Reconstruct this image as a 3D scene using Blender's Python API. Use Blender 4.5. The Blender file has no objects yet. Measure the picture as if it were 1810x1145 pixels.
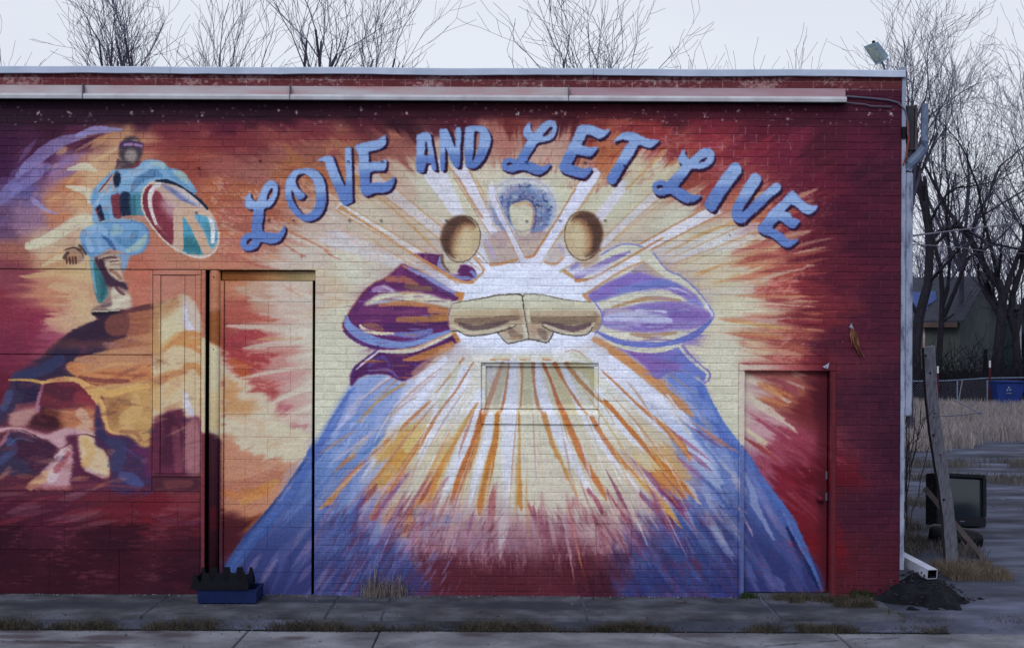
import bpy, bmesh, math, random
import numpy as np
from mathutils import Vector, Matrix, Euler
R = math.radians
S = bpy.context.scene
COL = S.collection
# ---------------------------------------------------------------- camera, sky, sun, exposure
cd = bpy.data.cameras.new('camera'); cam = bpy.data.objects.new('camera', cd); COL.objects.link(cam)
D, EYE, F, PXM = 13.0, 2.2, 2600.0, 200.0
cam.location = (0, -D, EYE)
cam.rotation_euler = (Matrix.Rotation(R(90), 3, 'X') @ Matrix.Rotation(0.0045, 3, 'Z')).to_euler()
cd.sensor_width = 36; cd.lens = F / 1810 * 36; cd.shift_y = 40.5 / 1810
cd.clip_start = .1; cd.clip_end = 600
S.camera = cam
S.render.resolution_x, S.render.resolution_y = 1024, 647
w = bpy.data.worlds.new('World'); S.world = w; w.use_nodes = True
nt = w.node_tree; nt.nodes.clear()
sky = nt.nodes.new('ShaderNodeTexSky'); sky.sky_type = 'NISHITA'; sky.sun_disc = False
sky.sun_elevation = R(38); sky.sun_rotation = R(200); sky.air_density = 1; sky.dust_density = 3
mixn = nt.nodes.new('ShaderNodeMixRGB'); mixn.inputs[0].default_value = .88
mixn.inputs[2].default_value = (7.75, 8.35, 9.35, 1)          # high thin overcast, the same all round
bg = nt.nodes.new('ShaderNodeBackground'); bg.inputs[1].default_value = .1
wo = nt.nodes.new('ShaderNodeOutputWorld')
tc = nt.nodes.new('ShaderNodeTexCoord'); cm = nt.nodes.new('ShaderNodeMapping'); cm.inputs['Scale'].default_value = (1, 1, 2.6)
cn = nt.nodes.new('ShaderNodeTexNoise'); cn.inputs['Scale'].default_value = 1.5; cn.inputs['Detail'].default_value = 4
cr = nt.nodes.new('ShaderNodeValToRGB'); cr.color_ramp.elements[0].position = .3; cr.color_ramp.elements[1].position = .7
cr.color_ramp.elements[0].color = (.72, .76, .89, 1); cr.color_ramp.elements[1].color = (.86, .90, .97, 1)
vm = nt.nodes.new('ShaderNodeVectorMath'); vm.operation = 'SCALE'; vm.inputs['Scale'].default_value = 10.0
nt.links.new(tc.outputs['Generated'], cm.inputs[0]); nt.links.new(cm.outputs[0], cn.inputs['Vector']); nt.links.new(cn.outputs['Fac'], cr.inputs[0]); nt.links.new(cr.outputs[0], vm.inputs[0]); nt.links.new(vm.outputs[0], mixn.inputs[2])
nt.links.new(sky.outputs[0], mixn.inputs[1]); nt.links.new(mixn.outputs[0], bg.inputs[0]); nt.links.new(bg.outputs[0], wo.inputs[0])
sd = bpy.data.lights.new('sun', 'SUN'); sun = bpy.data.objects.new('sun', sd); COL.objects.link(sun)
sd.energy = 1.5; sd.angle = R(26); sd.color = (.95, .98, 1)
sun.rotation_euler = (R(52), 0, R(-18))
S.view_settings.view_transform = 'Standard'; S.view_settings.look = 'None'
S.view_settings.exposure = 0.0; S.view_settings.gamma = 1
S.render.engine = 'CYCLES'
# ---------------------------------------------------------------- mural paint (numbers only, no image file)
import numpy as np
TH = 0.0045                    # the photograph leans by a quarter of a degree
CX0, CY0, CW, CH = -330, 112, 1950, 956
rng = np.random.default_rng(7)
CAN = np.zeros((CH, CW, 3), np.float32)
GX, GY = np.meshgrid(np.arange(CW, dtype=np.float32), np.arange(CH, dtype=np.float32))
PXX, PYY = GX + CX0, GY + CY0

def hx(c):
    if isinstance(c, str):
        c = c.lstrip('#'); return np.array([int(c[i:i+2], 16) for i in (0, 2, 4)], np.float32) / 255
    return np.array(c, np.float32)
ORG = [0, 0, 1.0]
def O(x=0, y=0, s=1.0): ORG[:] = [x, y, s]
def T(pts):
    p = np.array(pts, np.float32).reshape(-1, 2)
    x = p[:, 0] / ORG[2] + ORG[0]; y = p[:, 1] / ORG[2] + ORG[1]
    return np.stack([x + TH * (y - 572.5) - CX0, y - TH * (x - 905) - CY0], 1)

def vnoise(x, y, seed=0):
    xi = np.floor(x).astype(np.int64); yi = np.floor(y).astype(np.int64)
    fx = x - xi; fy = y - yi; fx = fx * fx * (3 - 2 * fx); fy = fy * fy * (3 - 2 * fy)
    def h(a, b):
        n = (a * 374761393 + b * 668265263 + seed * 982451653) & 0x7fffffff
        n = ((n ^ (n >> 13)) * 1274126177) & 0x7fffffff
        return ((n ^ (n >> 16)) & 0xffff) / 65535.0
    return ((h(xi, yi) * (1 - fx) + h(xi + 1, yi) * fx) * (1 - fy)
            + (h(xi, yi + 1) * (1 - fx) + h(xi + 1, yi + 1) * fx) * fy).astype(np.float32)
def fbm(x, y, seed=0, o=3):
    a = 0; w = 0
    for i in range(o):
        a = a + vnoise(x * 2 ** i, y * 2 ** i, seed + i) / 1.6 ** i; w += 1 / 1.6 ** i
    return a / w
def blur(a, r):
    if r < .5: return a
    k = int(r * 2) + 1; g = np.exp(-np.arange(-k, k + 1) ** 2 / (2 * r * r)); g /= g.sum()
    p = np.pad(a, k, mode='edge'); out = sum(g[i] * p[i:i + a.shape[0], :] for i in range(2 * k + 1))
    return sum(g[i] * out[:, i:i + a.shape[1]] for i in range(2 * k + 1)).astype(np.float32)
def spline(p, closed, n=6):
    N = len(p)
    if N < 3: return p
    out = []
    R = range(N) if closed else range(N - 1)
    for i in R:
        if closed: a, b, c, d = p[(i - 1) % N], p[i], p[(i + 1) % N], p[(i + 2) % N]
        else: a, b, c, d = p[max(i - 1, 0)], p[i], p[i + 1], p[min(i + 2, N - 1)]
        for t in np.arange(n) / n:
            out.append(.5 * ((2 * b) + (c - a) * t + (2 * a - 5 * b + 4 * c - d) * t * t + (3 * b - a - 3 * c + d) * t ** 3))
    if not closed: out.append(p[-1])
    return np.array(out, np.float32)
GRAIN = fbm(GX / 2.2, GY / 2.2, 3, 2)
CEN = (930 - CX0, 545 - CY0)
ANG = np.arctan2(GY - CEN[1], GX - CEN[0]); RAD = np.hypot(GX - CEN[0], GY - CEN[1])
RADIAL = fbm(ANG * 60, RAD / 90, 11, 3)
HORIZ = fbm(GX / 34, GY / 3.0, 21, 3)
DIAG = fbm((GX + GY) / 40, (GX - GY) / 4.5, 31, 3)
DIAG2 = fbm((GX - GY) / 40, (GX + GY) / 4.5, 41, 3)
TEXS = dict(r=RADIAL, h=HORIZ, d=DIAG, e=DIAG2, g=GRAIN)

def mask_poly(P, x0, y0, x1, y1):
    h, w = y1 - y0, x1 - x0
    m = np.zeros((h, w), np.float32); SS = 2
    Q = np.roll(P, -1, 0)
    for sub in range(SS):
        ys = np.arange(h) + y0 + (sub + .5) / SS
        for r in range(h):
            y = ys[r]
            c = ((P[:, 1] <= y) & (Q[:, 1] > y)) | ((Q[:, 1] <= y) & (P[:, 1] > y))
            if not c.any(): continue
            a, b = P[c], Q[c]
            xs = np.sort(a[:, 0] + (y - a[:, 1]) / (b[:, 1] - a[:, 1]) * (b[:, 0] - a[:, 0])) - x0
            for k in range(0, len(xs) - 1, 2):
                s, e = max(xs[k], 0), min(xs[k + 1], w)
                if e <= s: continue
                i0, i1 = int(s), int(e)
                if i0 == i1: m[r, i0] += (e - s) / SS
                else:
                    m[r, i0] += (i0 + 1 - s) / SS; m[r, i0 + 1:i1] += 1 / SS
                    if i1 < w: m[r, i1] += (e - i1) / SS
    return np.clip(m, 0, 1)
def comp(x0, y0, x1, y1, a, col):
    CAN[y0:y1, x0:x1] += (col - CAN[y0:y1, x0:x1]) * a[..., None]
def box(P, pad):
    x0 = int(max(0, P[:, 0].min() - pad)); x1 = int(min(CW, P[:, 0].max() + pad + 1))
    y0 = int(max(0, P[:, 1].min() - pad)); y1 = int(min(CH, P[:, 1].max() + pad + 1))
    return x0, y0, x1, y1
def rag(a, x0, y0, x1, y1, tex, amt):
    if tex and amt > 0:
        n = TEXS[tex][y0:y1, x0:x1]
        a = np.clip(a * (1 + amt) - amt * np.clip((n - .3) / .4, 0, 1), 0, 1)
    return a
def poly(pts, col, soft=0.6, op=1.0, smooth=True, holes=(), tex=None, amt=0.0, grad=None, off=(0, 0)):
    P = T(pts) + np.array(off, np.float32)
    if smooth: P = spline(P, True)
    x0, y0, x1, y1 = box(P, soft * 3 + 2)
    if x1 <= x0 or y1 <= y0: return
    m = mask_poly(P, x0, y0, x1, y1)
    for h in holes:
        H = T(h) + np.array(off, np.float32)
        m = np.clip(m - mask_poly(spline(H, True), x0, y0, x1, y1), 0, 1)
    m = rag(blur(m, soft), x0, y0, x1, y1, tex, amt) * op
    if grad:                                     # grad: (dx, dy) direction, list of colours
        d, cols = grad
        t = GX[y0:y1, x0:x1] * d[0] + GY[y0:y1, x0:x1] * d[1]
        pt = P @ np.array(d, np.float32); t = np.clip((t - pt.min()) / (pt.max() - pt.min()), 0, 1)
        t = np.clip(t + (HORIZ[y0:y1, x0:x1] - .5) * .12, 0, 1)
        st = np.linspace(0, 1, len(cols)); cs = np.array([hx(c) for c in cols])
        C = np.stack([np.interp(t, st, cs[:, i]) for i in range(3)], -1)
    else: C = hx(col)
    comp(x0, y0, x1, y1, m, C)
def stroke(pts, w, col, soft=1.2, op=1.0, tex=None, amt=0.0, smooth=True):
    """w: width in photo pixels, one number or one per point (interpolated)."""
    P = T(pts); w = np.atleast_1d(np.array(w, np.float32))
    W = np.interp(np.linspace(0, 1, len(P)), np.linspace(0, 1, len(w)), w)
    if smooth and len(P) > 2:
        P3 = spline(np.column_stack([P, W]), False, 5); P, W = P3[:, :2], P3[:, 2]
    x0, y0, x1, y1 = box(P, W.max() / 2 + soft * 2 + 2)
    if x1 <= x0 or y1 <= y0: return
    gx, gy = GX[y0:y1, x0:x1], GY[y0:y1, x0:x1]
    best = np.full(gx.shape, -1e9, np.float32)
    for i in range(len(P) - 1):
        a, b = P[i], P[i + 1]; d = b - a; L = float(d @ d) + 1e-6
        bx0 = int(max(x0, min(a[0], b[0]) - W.max() - 3)) - x0; bx1 = int(min(x1, max(a[0], b[0]) + W.max() + 4)) - x0
        by0 = int(max(y0, min(a[1], b[1]) - W.max() - 3)) - y0; by1 = int(min(y1, max(a[1], b[1]) + W.max() + 4)) - y0
        if bx1 <= bx0 or by1 <= by0: continue
        X, Y = gx[by0:by1, bx0:bx1], gy[by0:by1, bx0:bx1]
        t = np.clip(((X - a[0]) * d[0] + (Y - a[1]) * d[1]) / L, 0, 1)
        v = (W[i] + (W[i + 1] - W[i]) * t) / 2 - np.hypot(X - a[0] - t * d[0], Y - a[1] - t * d[1])
        best[by0:by1, bx0:bx1] = np.maximum(best[by0:by1, bx0:bx1], v)
    m = np.clip(best / soft + .5, 0, 1); m = m * m * (3 - 2 * m)
    comp(x0, y0, x1, y1, rag(m, x0, y0, x1, y1, tex, amt) * op, hx(col))
def blob(x, y, rx, ry, col, op=.8, rot=0, hard=.0, tex=None, amt=0.0):
    c = T([(x, y)])[0]; rx /= ORG[2]; ry /= ORG[2]; R = max(rx, ry) * 1.6
    x0, y0, x1, y1 = box(np.array([c - R, c + R]), 1)
    if x1 <= x0 or y1 <= y0: return
    X, Y = GX[y0:y1, x0:x1] - c[0], GY[y0:y1, x0:x1] - c[1]
    r = np.radians(rot); u = (X * np.cos(r) + Y * np.sin(r)) / rx; v = (-X * np.sin(r) + Y * np.cos(r)) / ry
    d = np.sqrt(u * u + v * v)
    m = np.clip((1.35 - d) / (1.35 - (.25 + .7 * hard)), 0, 1); m = m * m * (3 - 2 * m)
    comp(x0, y0, x1, y1, rag(m, x0, y0, x1, y1, tex, amt) * op, hx(col))

# ---- ground colours, blended between hand-placed samples
FIELD = """0 195 3a1b2b;200 195 3b1926;450 198 3a1521;700 203 481722;1000 195 5a1a23;1200 203 5c1a23;1400 200 561a28;1560 205 501729;1250 225 7c2230
0 232 4a1c38;100 225 4a1a30;250 225 4e1a30;400 215 661e30;500 216 681c2e;650 210 641e2c;560 232 7c2c38;420 238 802c38;300 240 7c2a36;800 212 5e1d2c;900 222 80322f;1050 222 8e3634;1150 235 9c3434;1250 255 9c2e3c;1200 270 a43c38;1330 270 8c2838;1350 235 6a1c2c;1450 260 5c1a2a;1550 300 50182c
-200 300 3c1a38;0 300 4a1c40;60 270 541f40;60 300 60305c;150 238 5c2440;0 260 48183a;40 345 605088;110 305 84608c;130 330 b46c48;165 312 caa074;200 255 ba8460;260 262 b07058;300 262 9c4c40;350 280 9c4438;400 300 9a5048;450 305 9a5a50;500 262 96524a;560 252 985848;600 262 9c6048;700 245 98564c;380 350 a85a3c;430 400 a85c4c;400 440 b46c54;330 460 b07058;460 350 a4583c;520 300 a4603c;600 320 ac6040;640 330 b07a50
-200 420 4c2848;0 400 6a4668;60 380 8a6480;100 375 b87050;85 430 c0a080;150 400 cdbfa0;30 450 9c5c4c;100 460 b88860;20 480 8a3c48;150 475 c6a478;150 350 c89868
-200 600 5c1c30;0 540 8c2c3c;60 560 902c44;100 520 b87858;140 560 c49a74;100 600 98405a;20 620 802840;0 680 6e1c30;50 590 8c2c44;160 580 ccac8c;120 575 c09070
230 560 b0604c;300 500 b47060;250 482 b4604c;350 520 b46a50;230 480 b46650
400 500 b47050;440 520 b89078;520 520 cbb4a4;540 600 d0c4b0;540 700 cfc4b0;410 560 a85044;420 600 9c3c40;410 640 a03c3c;430 650 b4583c;480 650 b87870;470 700 b4605c;500 700 c08880;500 740 ccb8a4
600 400 c0a898;560 445 c8b8a8;650 380 c4b8a0;620 470 cdc8b0;700 330 bca08c;740 335 c8c0a8;800 330 ccc8ac;780 280 bc9884;850 310 ccbfa6;900 320 cec8ac;880 250 a8685c;950 262 b89080;1000 335 ccc8aa;1080 260 b0603c;1100 300 c8b898;1150 310 ccc0a0;1100 345 c8c4a8;1200 380 c8c4ac;1190 300 b07850;1180 270 9c3c34;1230 310 9c4438;1270 320 9c3c3c;1310 350 a85848;1330 390 b06848;1280 430 ccc8ac;1300 500 c8b898;1300 560 cfc8a8;1340 470 be7c5c;1380 500 a84840;1420 500 8c2c34;1450 560 7c242c;1410 600 a04c40;1345 600 c4a484;1310 620 ccbfa8;1375 640 a45450;1440 640 7c2430;1380 400 902c38;1440 420 6c1e2c;1480 480 661a2c;1480 600 5c1a2c;1480 700 501a2c;1560 560 54182c;1560 700 48162a;1560 900 4c1428;1600 800 481428;1600 500 54182c;1600 1000 541624;1520 1000 5a1824;1480 1035 5c1824;1500 900 501628;1440 330 701c30;1540 430 54162a;1500 380 5c182c;1400 260 80243a;1500 260 641a30
580 700 ccc8b0;600 640 ccc8b0;600 560 cdc6ac;580 520 c8b090;1290 700 cfc8b0;1275 745 cdc6ac;1280 640 cfc8ae
620 750 7088c8;600 850 7c98d8;560 950 6a70b8;620 950 6878c8;700 700 b8bce0;700 800 b89868;750 800 c8a070;800 850 ccc0b0;900 750 d4ccba;900 850 cfc4b0;950 900 c8b0a0;850 940 a87880;950 960 8c5860;1000 900 c8b8a8;1050 850 c8b8a0;1080 930 a06870;1150 800 c8b08c;1180 880 a06070;1230 800 8890c8;1250 900 5868b8;1200 960 5060b0;1150 1000 5058a0;1100 1030 4c2c50;1000 1000 6c2834;900 1030 6a2430;800 1020 6a2430;740 1000 70303c;700 980 5858a0;650 1000 5058a8;600 1020 5050a0;650 1045 5858a8;700 900 b07060;660 920 8890c8;750 940 a87078;1280 1000 4050a0;1280 920 5060b0;1000 960 80404c;900 990 702c3a;800 980 70303e;930 545 d2d6ee;860 500 d2d6ee;1000 510 d2d6ee;930 640 d8d8e8;700 560 70306a;1180 560 8068b4;1000 760 d0c8b8;1050 700 d4d4e0;800 700 d4d4e0;860 800 d0c8bc
450 860 b06c4c;420 790 b87c60;500 800 cbb8a0;430 910 8c4428;410 950 5c1c24;460 960 5a58a0;520 900 5c68b8;520 1000 4c4c98;430 1020 4a5cb4;480 850 b88858
-200 900 501a2c;0 900 5a1c30;100 900 5c1c30;200 900 701c26;270 905 7a1c26;330 890 803038;350 920 6c1c28;0 950 40121e;200 950 40121e;340 950 4c1420;0 1000 481420;200 1000 4c1622;340 1010 441420;100 1040 481420;-200 1040 401220
1330 700 c0a4a0;1350 750 b88890;1390 700 a05440;1420 720 7c2428;1400 780 98384a;1450 700 601420;1450 850 700c18;1400 850 8c1828;1350 830 a04858;1430 950 7c0e18;1450 1000 6c1018;1340 900 6870b8;1340 980 4048a0;1380 1020 3c3c98;1330 1035 4040a0;1400 900 801420;1335 850 5868b8"""
def base():
    S = [l.split() for l in FIELD.replace('\n', ';').split(';')]
    xy = T([(float(a), float(b)) for a, b, c in S]); cl = np.array([hx(c) for a, b, c in S])
    st = 3
    gx, gy = GX[::st, ::st], GY[::st, ::st]
    wx = (fbm(gx / 60, gy / 60, 51) - .5) * 46; wy = (fbm(gx / 60, gy / 60, 61) - .5) * 46
    num = np.zeros(gx.shape + (3,), np.float32); den = np.zeros(gx.shape, np.float32)
    for (x, y), c in zip(xy, cl):
        d2 = (gx + wx - x) ** 2 + ((gy + wy - y) * 1.15) ** 2
        w = 1 / (d2 + 260) ** 2.1
        num += w[..., None] * c; den += w
    low = num / den[..., None]
    yi = np.clip(GY / st, 0, low.shape[0] - 1.001); xi = np.clip(GX / st, 0, low.shape[1] - 1.001)
    y0, x0 = yi.astype(int), xi.astype(int); fy, fx = (yi - y0)[..., None], (xi - x0)[..., None]
    CAN[:] = (low[y0, x0] * (1 - fx) + low[y0, x0 + 1] * fx) * (1 - fy) + (low[y0 + 1, x0] * (1 - fx) + low[y0 + 1, x0 + 1] * fx) * fy
base()

def sample(X, Y):
    X = np.clip(X, 0, CW - 1.01); Y = np.clip(Y, 0, CH - 1.01)
    xi = X.astype(int); yi = Y.astype(int); fx = (X - xi)[..., None]; fy = (Y - yi)[..., None]
    return (CAN[yi, xi] * (1 - fx) + CAN[yi, xi + 1] * fx) * (1 - fy) + (CAN[yi + 1, xi] * (1 - fx) + CAN[yi + 1, xi + 1] * fx) * fy
def smear(amp, freq, seed, W=1.0, fine=1.0, horiz=False):
    """bristle streaks: every pixel takes its paint from a little further along the brush direction"""
    if horiz:
        n = fbm(GX / 60, GY / freq, seed, 2) - .5; dx, dy = np.ones_like(GX), .12 * np.ones_like(GX)
    else:
        n = fbm(ANG * freq, RAD / 70, seed, 2) * .65 + vnoise(ANG * freq * 4, RAD / 45, seed + 5) * .35 - .5
        dx, dy = np.cos(ANG), np.sin(ANG)
    d = n * 2 * amp * W
    CAN[:] = sample(GX + dx * d, GY + dy * d)
CREAM, WHITE, LAV, ORG1, GOLD = '#ccc7ac', '#d6daf2', '#c8c4e4', '#b86c38', '#c09048'
# ---- loose brush texture round the sun: short dabs that follow the rays
def dabs(n, x0, x1, y0, y1, cols, L=(20, 70), w=(2, 7), op=(.15, .5), direction=None, keep=None):
    O()
    for _ in range(n):
        x, y = rng.uniform(x0, x1), rng.uniform(y0, y1)
        if keep and not keep(x, y): continue
        a = np.arctan2(y - 545, x - 930) if direction is None else np.radians(direction + rng.normal(0, 9))
        l = rng.uniform(*L); ww = rng.uniform(*w)
        dx, dy = np.cos(a) * l / 2, np.sin(a) * l / 2
        stroke([(x - dx, y - dy), (x, y + rng.normal(0, 1)), (x + dx, y + dy)], [1, ww * 1.3, 1],
               cols[rng.integers(len(cols))], soft=4.0, op=rng.uniform(*op), tex='g', amt=.5)
# upper left sky of the mural
dabs(40, 0, 190, 265, 420, ['#7c70b0', '#8c80c0', '#6c5c9c', '#9a8cc4'], direction=-42, op=(.1, .35), w=(6, 16), keep=lambda x, y: y < 395 - x * .85)
dabs(45, 90, 230, 235, 470, ['#c8a070', '#cdbfa0', '#b87048', '#d0a060'], direction=-30, w=(3, 10))
dabs(60, 230, 700, 230, 330, ['#9c4c40', '#a8604c', '#98404c', '#b07058', '#8c3c3c'], direction=0, L=(15, 50), w=(4, 12))
dabs(70, 330, 520, 320, 475, ['#b0603c', '#b4705c', '#a85048', '#a45c60', '#bc7850'], direction=15, w=(4, 12))
dabs(70, 500, 700, 340, 560, ['#cdc4b4', '#c4b0a4', '#b89080', '#d0ccc4', '#c8a08c'], w=(3, 10))
dabs(50, 960, 1330, 220, 330, ['#9c3430', '#8c2c3c', '#a4483c', '#a84c44', '#7c2030'], direction=-22, w=(3, 10))
dabs(120, 1290, 1440, 330, 660, ['#a84c40', '#c08060', '#8c2c38', '#b46048', '#c8a884', '#98343c'], w=(2, 8), L=(25, 80), op=(.25, .65))
dabs(55, 1400, 1590, 200, 660, ['#6c1e2e', '#541a30', '#742434', '#4c162a'], w=(6, 18), op=(.15, .35))
dabs(60, 1480, 1590, 660, 1040, ['#5c1c2c', '#4a182c', '#641c2c'], direction=90, w=(6, 18), op=(.2, .4))
O(0, 350, 4.018)
stroke([(200, 340), (340, 290), (520, 180), (650, 130)], [14, 20, 20, 12], '#cdc4a4', 3, .9, 'g', .5)
stroke([(300, 480), (420, 420), (600, 400)], [4, 10, 8], '#ccb890', 3, .7, 'g', .5)
stroke([(240, 20), (320, 80), (400, 110)], [10, 7, 3], '#8c80b8', 2, .8)
stroke([(200, 560), (480, 520), (640, 560)], [6, 20, 12], '#c8a06c', 4, .6, 'h', .5)
stroke([(400, 620), (560, 700), (600, 900)], [10, 28, 18], '#cba878', 5, .6, 'h', .6)
O(0, 80, 4.018)
stroke([(480, 880), (600, 860), (680, 890)], [4, 14, 4], '#d0c8a8', 2, .85, 'g', .5)
stroke([(470, 1000), (620, 1040), (640, 1100)], [4, 16, 12], '#d0c8ac', 3, .8, 'g', .4)
stroke([(540, 640), (680, 600), (860, 600)], [6, 14, 4], '#8a84c0', 3, .75, 'd', .5)
stroke([(120, 920), (260, 800), (420, 690), (600, 640)], [8, 22, 20, 8], '#8480bc', 4, .6, 'd', .7)
stroke([(0, 1090), (160, 960), (330, 860)], [20, 28, 14], '#706aa8', 5, .55, 'd', .6)
O(1200, 350, 4.018)
for p, w, c in [([(0, 200), (150, 140)], 2, '#b88048'), ([(0, 320), (180, 240), (380, 190)], 3, '#c08c50'), ([(0, 490), (200, 400), (300, 360)], 3, '#c09860'),
                ([(130, 555), (260, 490), (420, 440)], 6, '#bc8850'), ([(290, 600), (420, 560), (640, 470)], 4, '#c4945c'), ([(200, 300), (420, 280), (620, 290)], 8, '#c8c0a8'),
                ([(350, 400), (560, 340), (760, 300)], 7, '#b06058'), ([(480, 620), (640, 560), (860, 500)], 5, '#c4a890'), ([(400, 690), (640, 700), (860, 690)], 7, '#b87050'),
                ([(440, 760), (640, 745), (900, 770)], 5, '#c8a48c'), ([(380, 870), (560, 900), (780, 930)], 8, '#c08c50'), ([(500, 860), (650, 870), (840, 850)], 6, '#b48880'),
                ([(520, 960), (640, 980), (760, 1000)], 8, '#b46840'), ([(300, 460), (480, 520), (620, 480)], 8, '#ccbca0')]:
    stroke(p, [w * .5, w, w * .3], c, 2, .75, 'r', .6)
# right door glow
O(1200, 620, 4.018)
for p, w, c in [([(460, 190), (600, 240), (720, 320), (800, 370)], 12, '#c8b8a0'), ([(460, 280), (600, 390), (720, 470), (790, 550)], 18, '#ccbca4'), ([(460, 540), (540, 600), (640, 710)], 10, '#cfc79a'),
                ([(600, 240), (700, 290), (820, 330)], 14, '#b87040'), ([(600, 340), (700, 370), (800, 400)], 10, '#b46c44'), ([(660, 190), (740, 250), (840, 320)], 10, '#94404c'),
                ([(500, 640), (600, 700), (680, 760)], 8, '#9c3c30'), ([(720, 200), (800, 230), (860, 260)], 5, '#b48c84'), ([(560, 480), (680, 560), (760, 640)], 16, '#94344c'), ([(470, 420), (600, 480), (780, 620)], 4, '#b88088')]:
    stroke(p, [w * .5, w, w * .2], c, 3, .75, 'e', .5)
dabs(90, 1330, 1460, 780, 900, ['#8c2034', '#a04858', '#9c3c4c', '#7c1824'], direction=35, w=(3, 8), keep=lambda x, y: x > 1320 + (y - 800) * .7)

# ---- infill panel between the post and the wall (left)
O(400, 350, 4.018)
for p, w, c in [([(100, 690), (240, 730), (420, 740), (560, 760)], 10, '#c8ac9c'), ([(140, 820), (260, 840), (420, 880)], 12, '#c4a096'), ([(0, 900), (200, 905), (420, 920), (600, 900)], 9, '#cbb8a4'),
                ([(200, 990), (380, 1000), (560, 990)], 5, '#c09060'), ([(140, 1075), (300, 1040), (520, 1000)], 10, '#c8b0a0'), ([(360, 600), (480, 650), (560, 700)], 5, '#c49478'),
                ([(0, 1000), (130, 980), (260, 960)], 18, '#a83c40'), ([(0, 830), (150, 840), (280, 860)], 14, '#ac5444'), ([(0, 1090), (120, 1110), (280, 1140)], 16, '#a04048')]:
    stroke(p, [w * .4, w, w * .8], c, 3, .8, 'r', .5)
O(400, 620, 4.018)
poly([(-40, 20), (60, 90), (130, 190), (220, 260), (290, 360), (400, 470), (540, 580), (610, 640), (600, 700), (520, 780), (430, 790), (300, 760), (120, 690), (0, 640), (-40, 620)], '#cbbd9e', 3, .9)
poly([(-30, 200), (40, 200), (110, 300), (190, 440), (60, 450), (-30, 440)], '#b87c48', 5, .8)
poly([(150, 200), (300, 130), (560, 120), (600, 300), (560, 420), (440, 460), (300, 380), (220, 280)], '#b8807c', 7, .55)
poly([(170, 210), (300, 200), (380, 280), (300, 360), (240, 330)], '#a84844', 5, .85)
poly([(320, 400), (400, 380), (430, 465), (380, 450)], '#a4505c', 3, .8)
poly([(460, 510), (540, 500), (560, 560), (520, 565)], '#ac6870', 3, .8)
poly([(-10, -10), (220, -10), (350, 50), (330, 100), (130, 175), (20, 120), (-20, 60)], '#a83c3c', 5, .85, tex='r', amt=.3)
stroke([(40, 80), (160, 150)], [14, 20], '#b4582c', 5, .7)
stroke([(130, 185), (300, 150), (560, 110)], [3, 6, 8], '#cbb8a4', 2, .8)
stroke([(270, 390), (420, 320), (600, 250)], [4, 8, 10], '#d0c2ae', 2, .85)
stroke([(400, 480), (500, 430), (610, 390)], [4, 7, 8], '#d0c2ae', 2, .85)
stroke([(40, 470), (260, 560), (330, 680)], 14, '#c49c78', 6, .45)
poly([(-40, 640), (60, 650), (200, 700), (310, 760), (480, 790), (500, 850), (420, 960), (330, 1080), (250, 1145), (-40, 1145)], '#b8795c', 3, .8, tex='h', amt=.25)
stroke([(-20, 1000), (150, 960), (330, 900)], 26, '#a4604c', 8, .6, 'h', .4)
stroke([(120, 1060), (240, 1000), (330, 930)], [10, 20, 4], '#c08844', 6, .6, 'd', .5)
O(400, 860, 4.018)
stroke([(0, 40), (120, 60), (260, 50)], 14, '#b86c34', 6, .6, 'h', .5)
poly([(-40, 210), (100, 190), (180, 240), (140, 300), (60, 400), (0, 480), (-40, 520)], '#561a22', 6, .9)

O()
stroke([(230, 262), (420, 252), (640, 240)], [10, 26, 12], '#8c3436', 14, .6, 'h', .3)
poly([(-340, 160), (1600, 165), (1600, 224), (1300, 214), (1000, 208), (700, 211), (400, 214), (200, 219), (-340, 226)], '#3a1b2b', 5, .93, smooth=False, tex='h', amt=.3, grad=((1, 0), ['#3a1b2b', '#3a1b2b', '#3b1926', '#3a1521', '#4c1824', '#5a1a24', '#5a1a28', '#50182a']))  # top band colour: dark wine paint with the trough's shade mixed in
RIGHTW = np.clip((RAD - 60) / 200, 0, 1) * np.clip((PYY - 205) / 40, 0, 1)
FARLEFT = np.clip((430 - PXX) / 60, 0, 1)
smear(30, 26, 201, RIGHTW * (1 - FARLEFT))
smear(26, 5, 205, FARLEFT * (PYY > 478), horiz=True)
# ---- big blue robe and the rays below the hands
O()
poly([(612, 688), (640, 668), (680, 665), (705, 680), (700, 720), (660, 790), (640, 860), (640, 940), (700, 970), (760, 1050), (600, 1050), (395, 1050), (393, 1010), (440, 950), (500, 878), (553, 795)], '#5c74c4', 3, .92, grad=((0, 1), ['#7c94d8', '#6884cc', '#587cc8', '#5068b4', '#444c98', '#3c3c80']))
stroke([(625, 690), (590, 745), (553, 802)], [12, 22, 26], '#4c68bc', 3, .85, 'd', .2)
stroke([(553, 802), (500, 885), (440, 955), (402, 1008)], [22, 26, 26, 20], '#4462b8', 3, .85, 'd', .2)
stroke([(540, 812), (490, 880), (430, 950)], [4, 6, 3], '#2c4490', 2.5, .7, 'd', .3)
poly([(1175, 665), (1200, 655), (1228, 658), (1242, 680), (1275, 745), (1310, 790), (1340, 840), (1390, 900), (1420, 960), (1456, 1045), (1300, 1050), (1110, 1052), (1140, 1000), (1200, 960), (1240, 900), (1250, 860), (1230, 780), (1200, 720)], '#5068b8', 3, .94, grad=((0, 1), ['#5870c8', '#5874c4', '#6078c0', '#4c60b0', '#3c4490', '#383884']))
stroke([(1235, 680), (1262, 735), (1300, 800)], [14, 18, 22], '#4460bc', 3, .85, 'e', .2)
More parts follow.
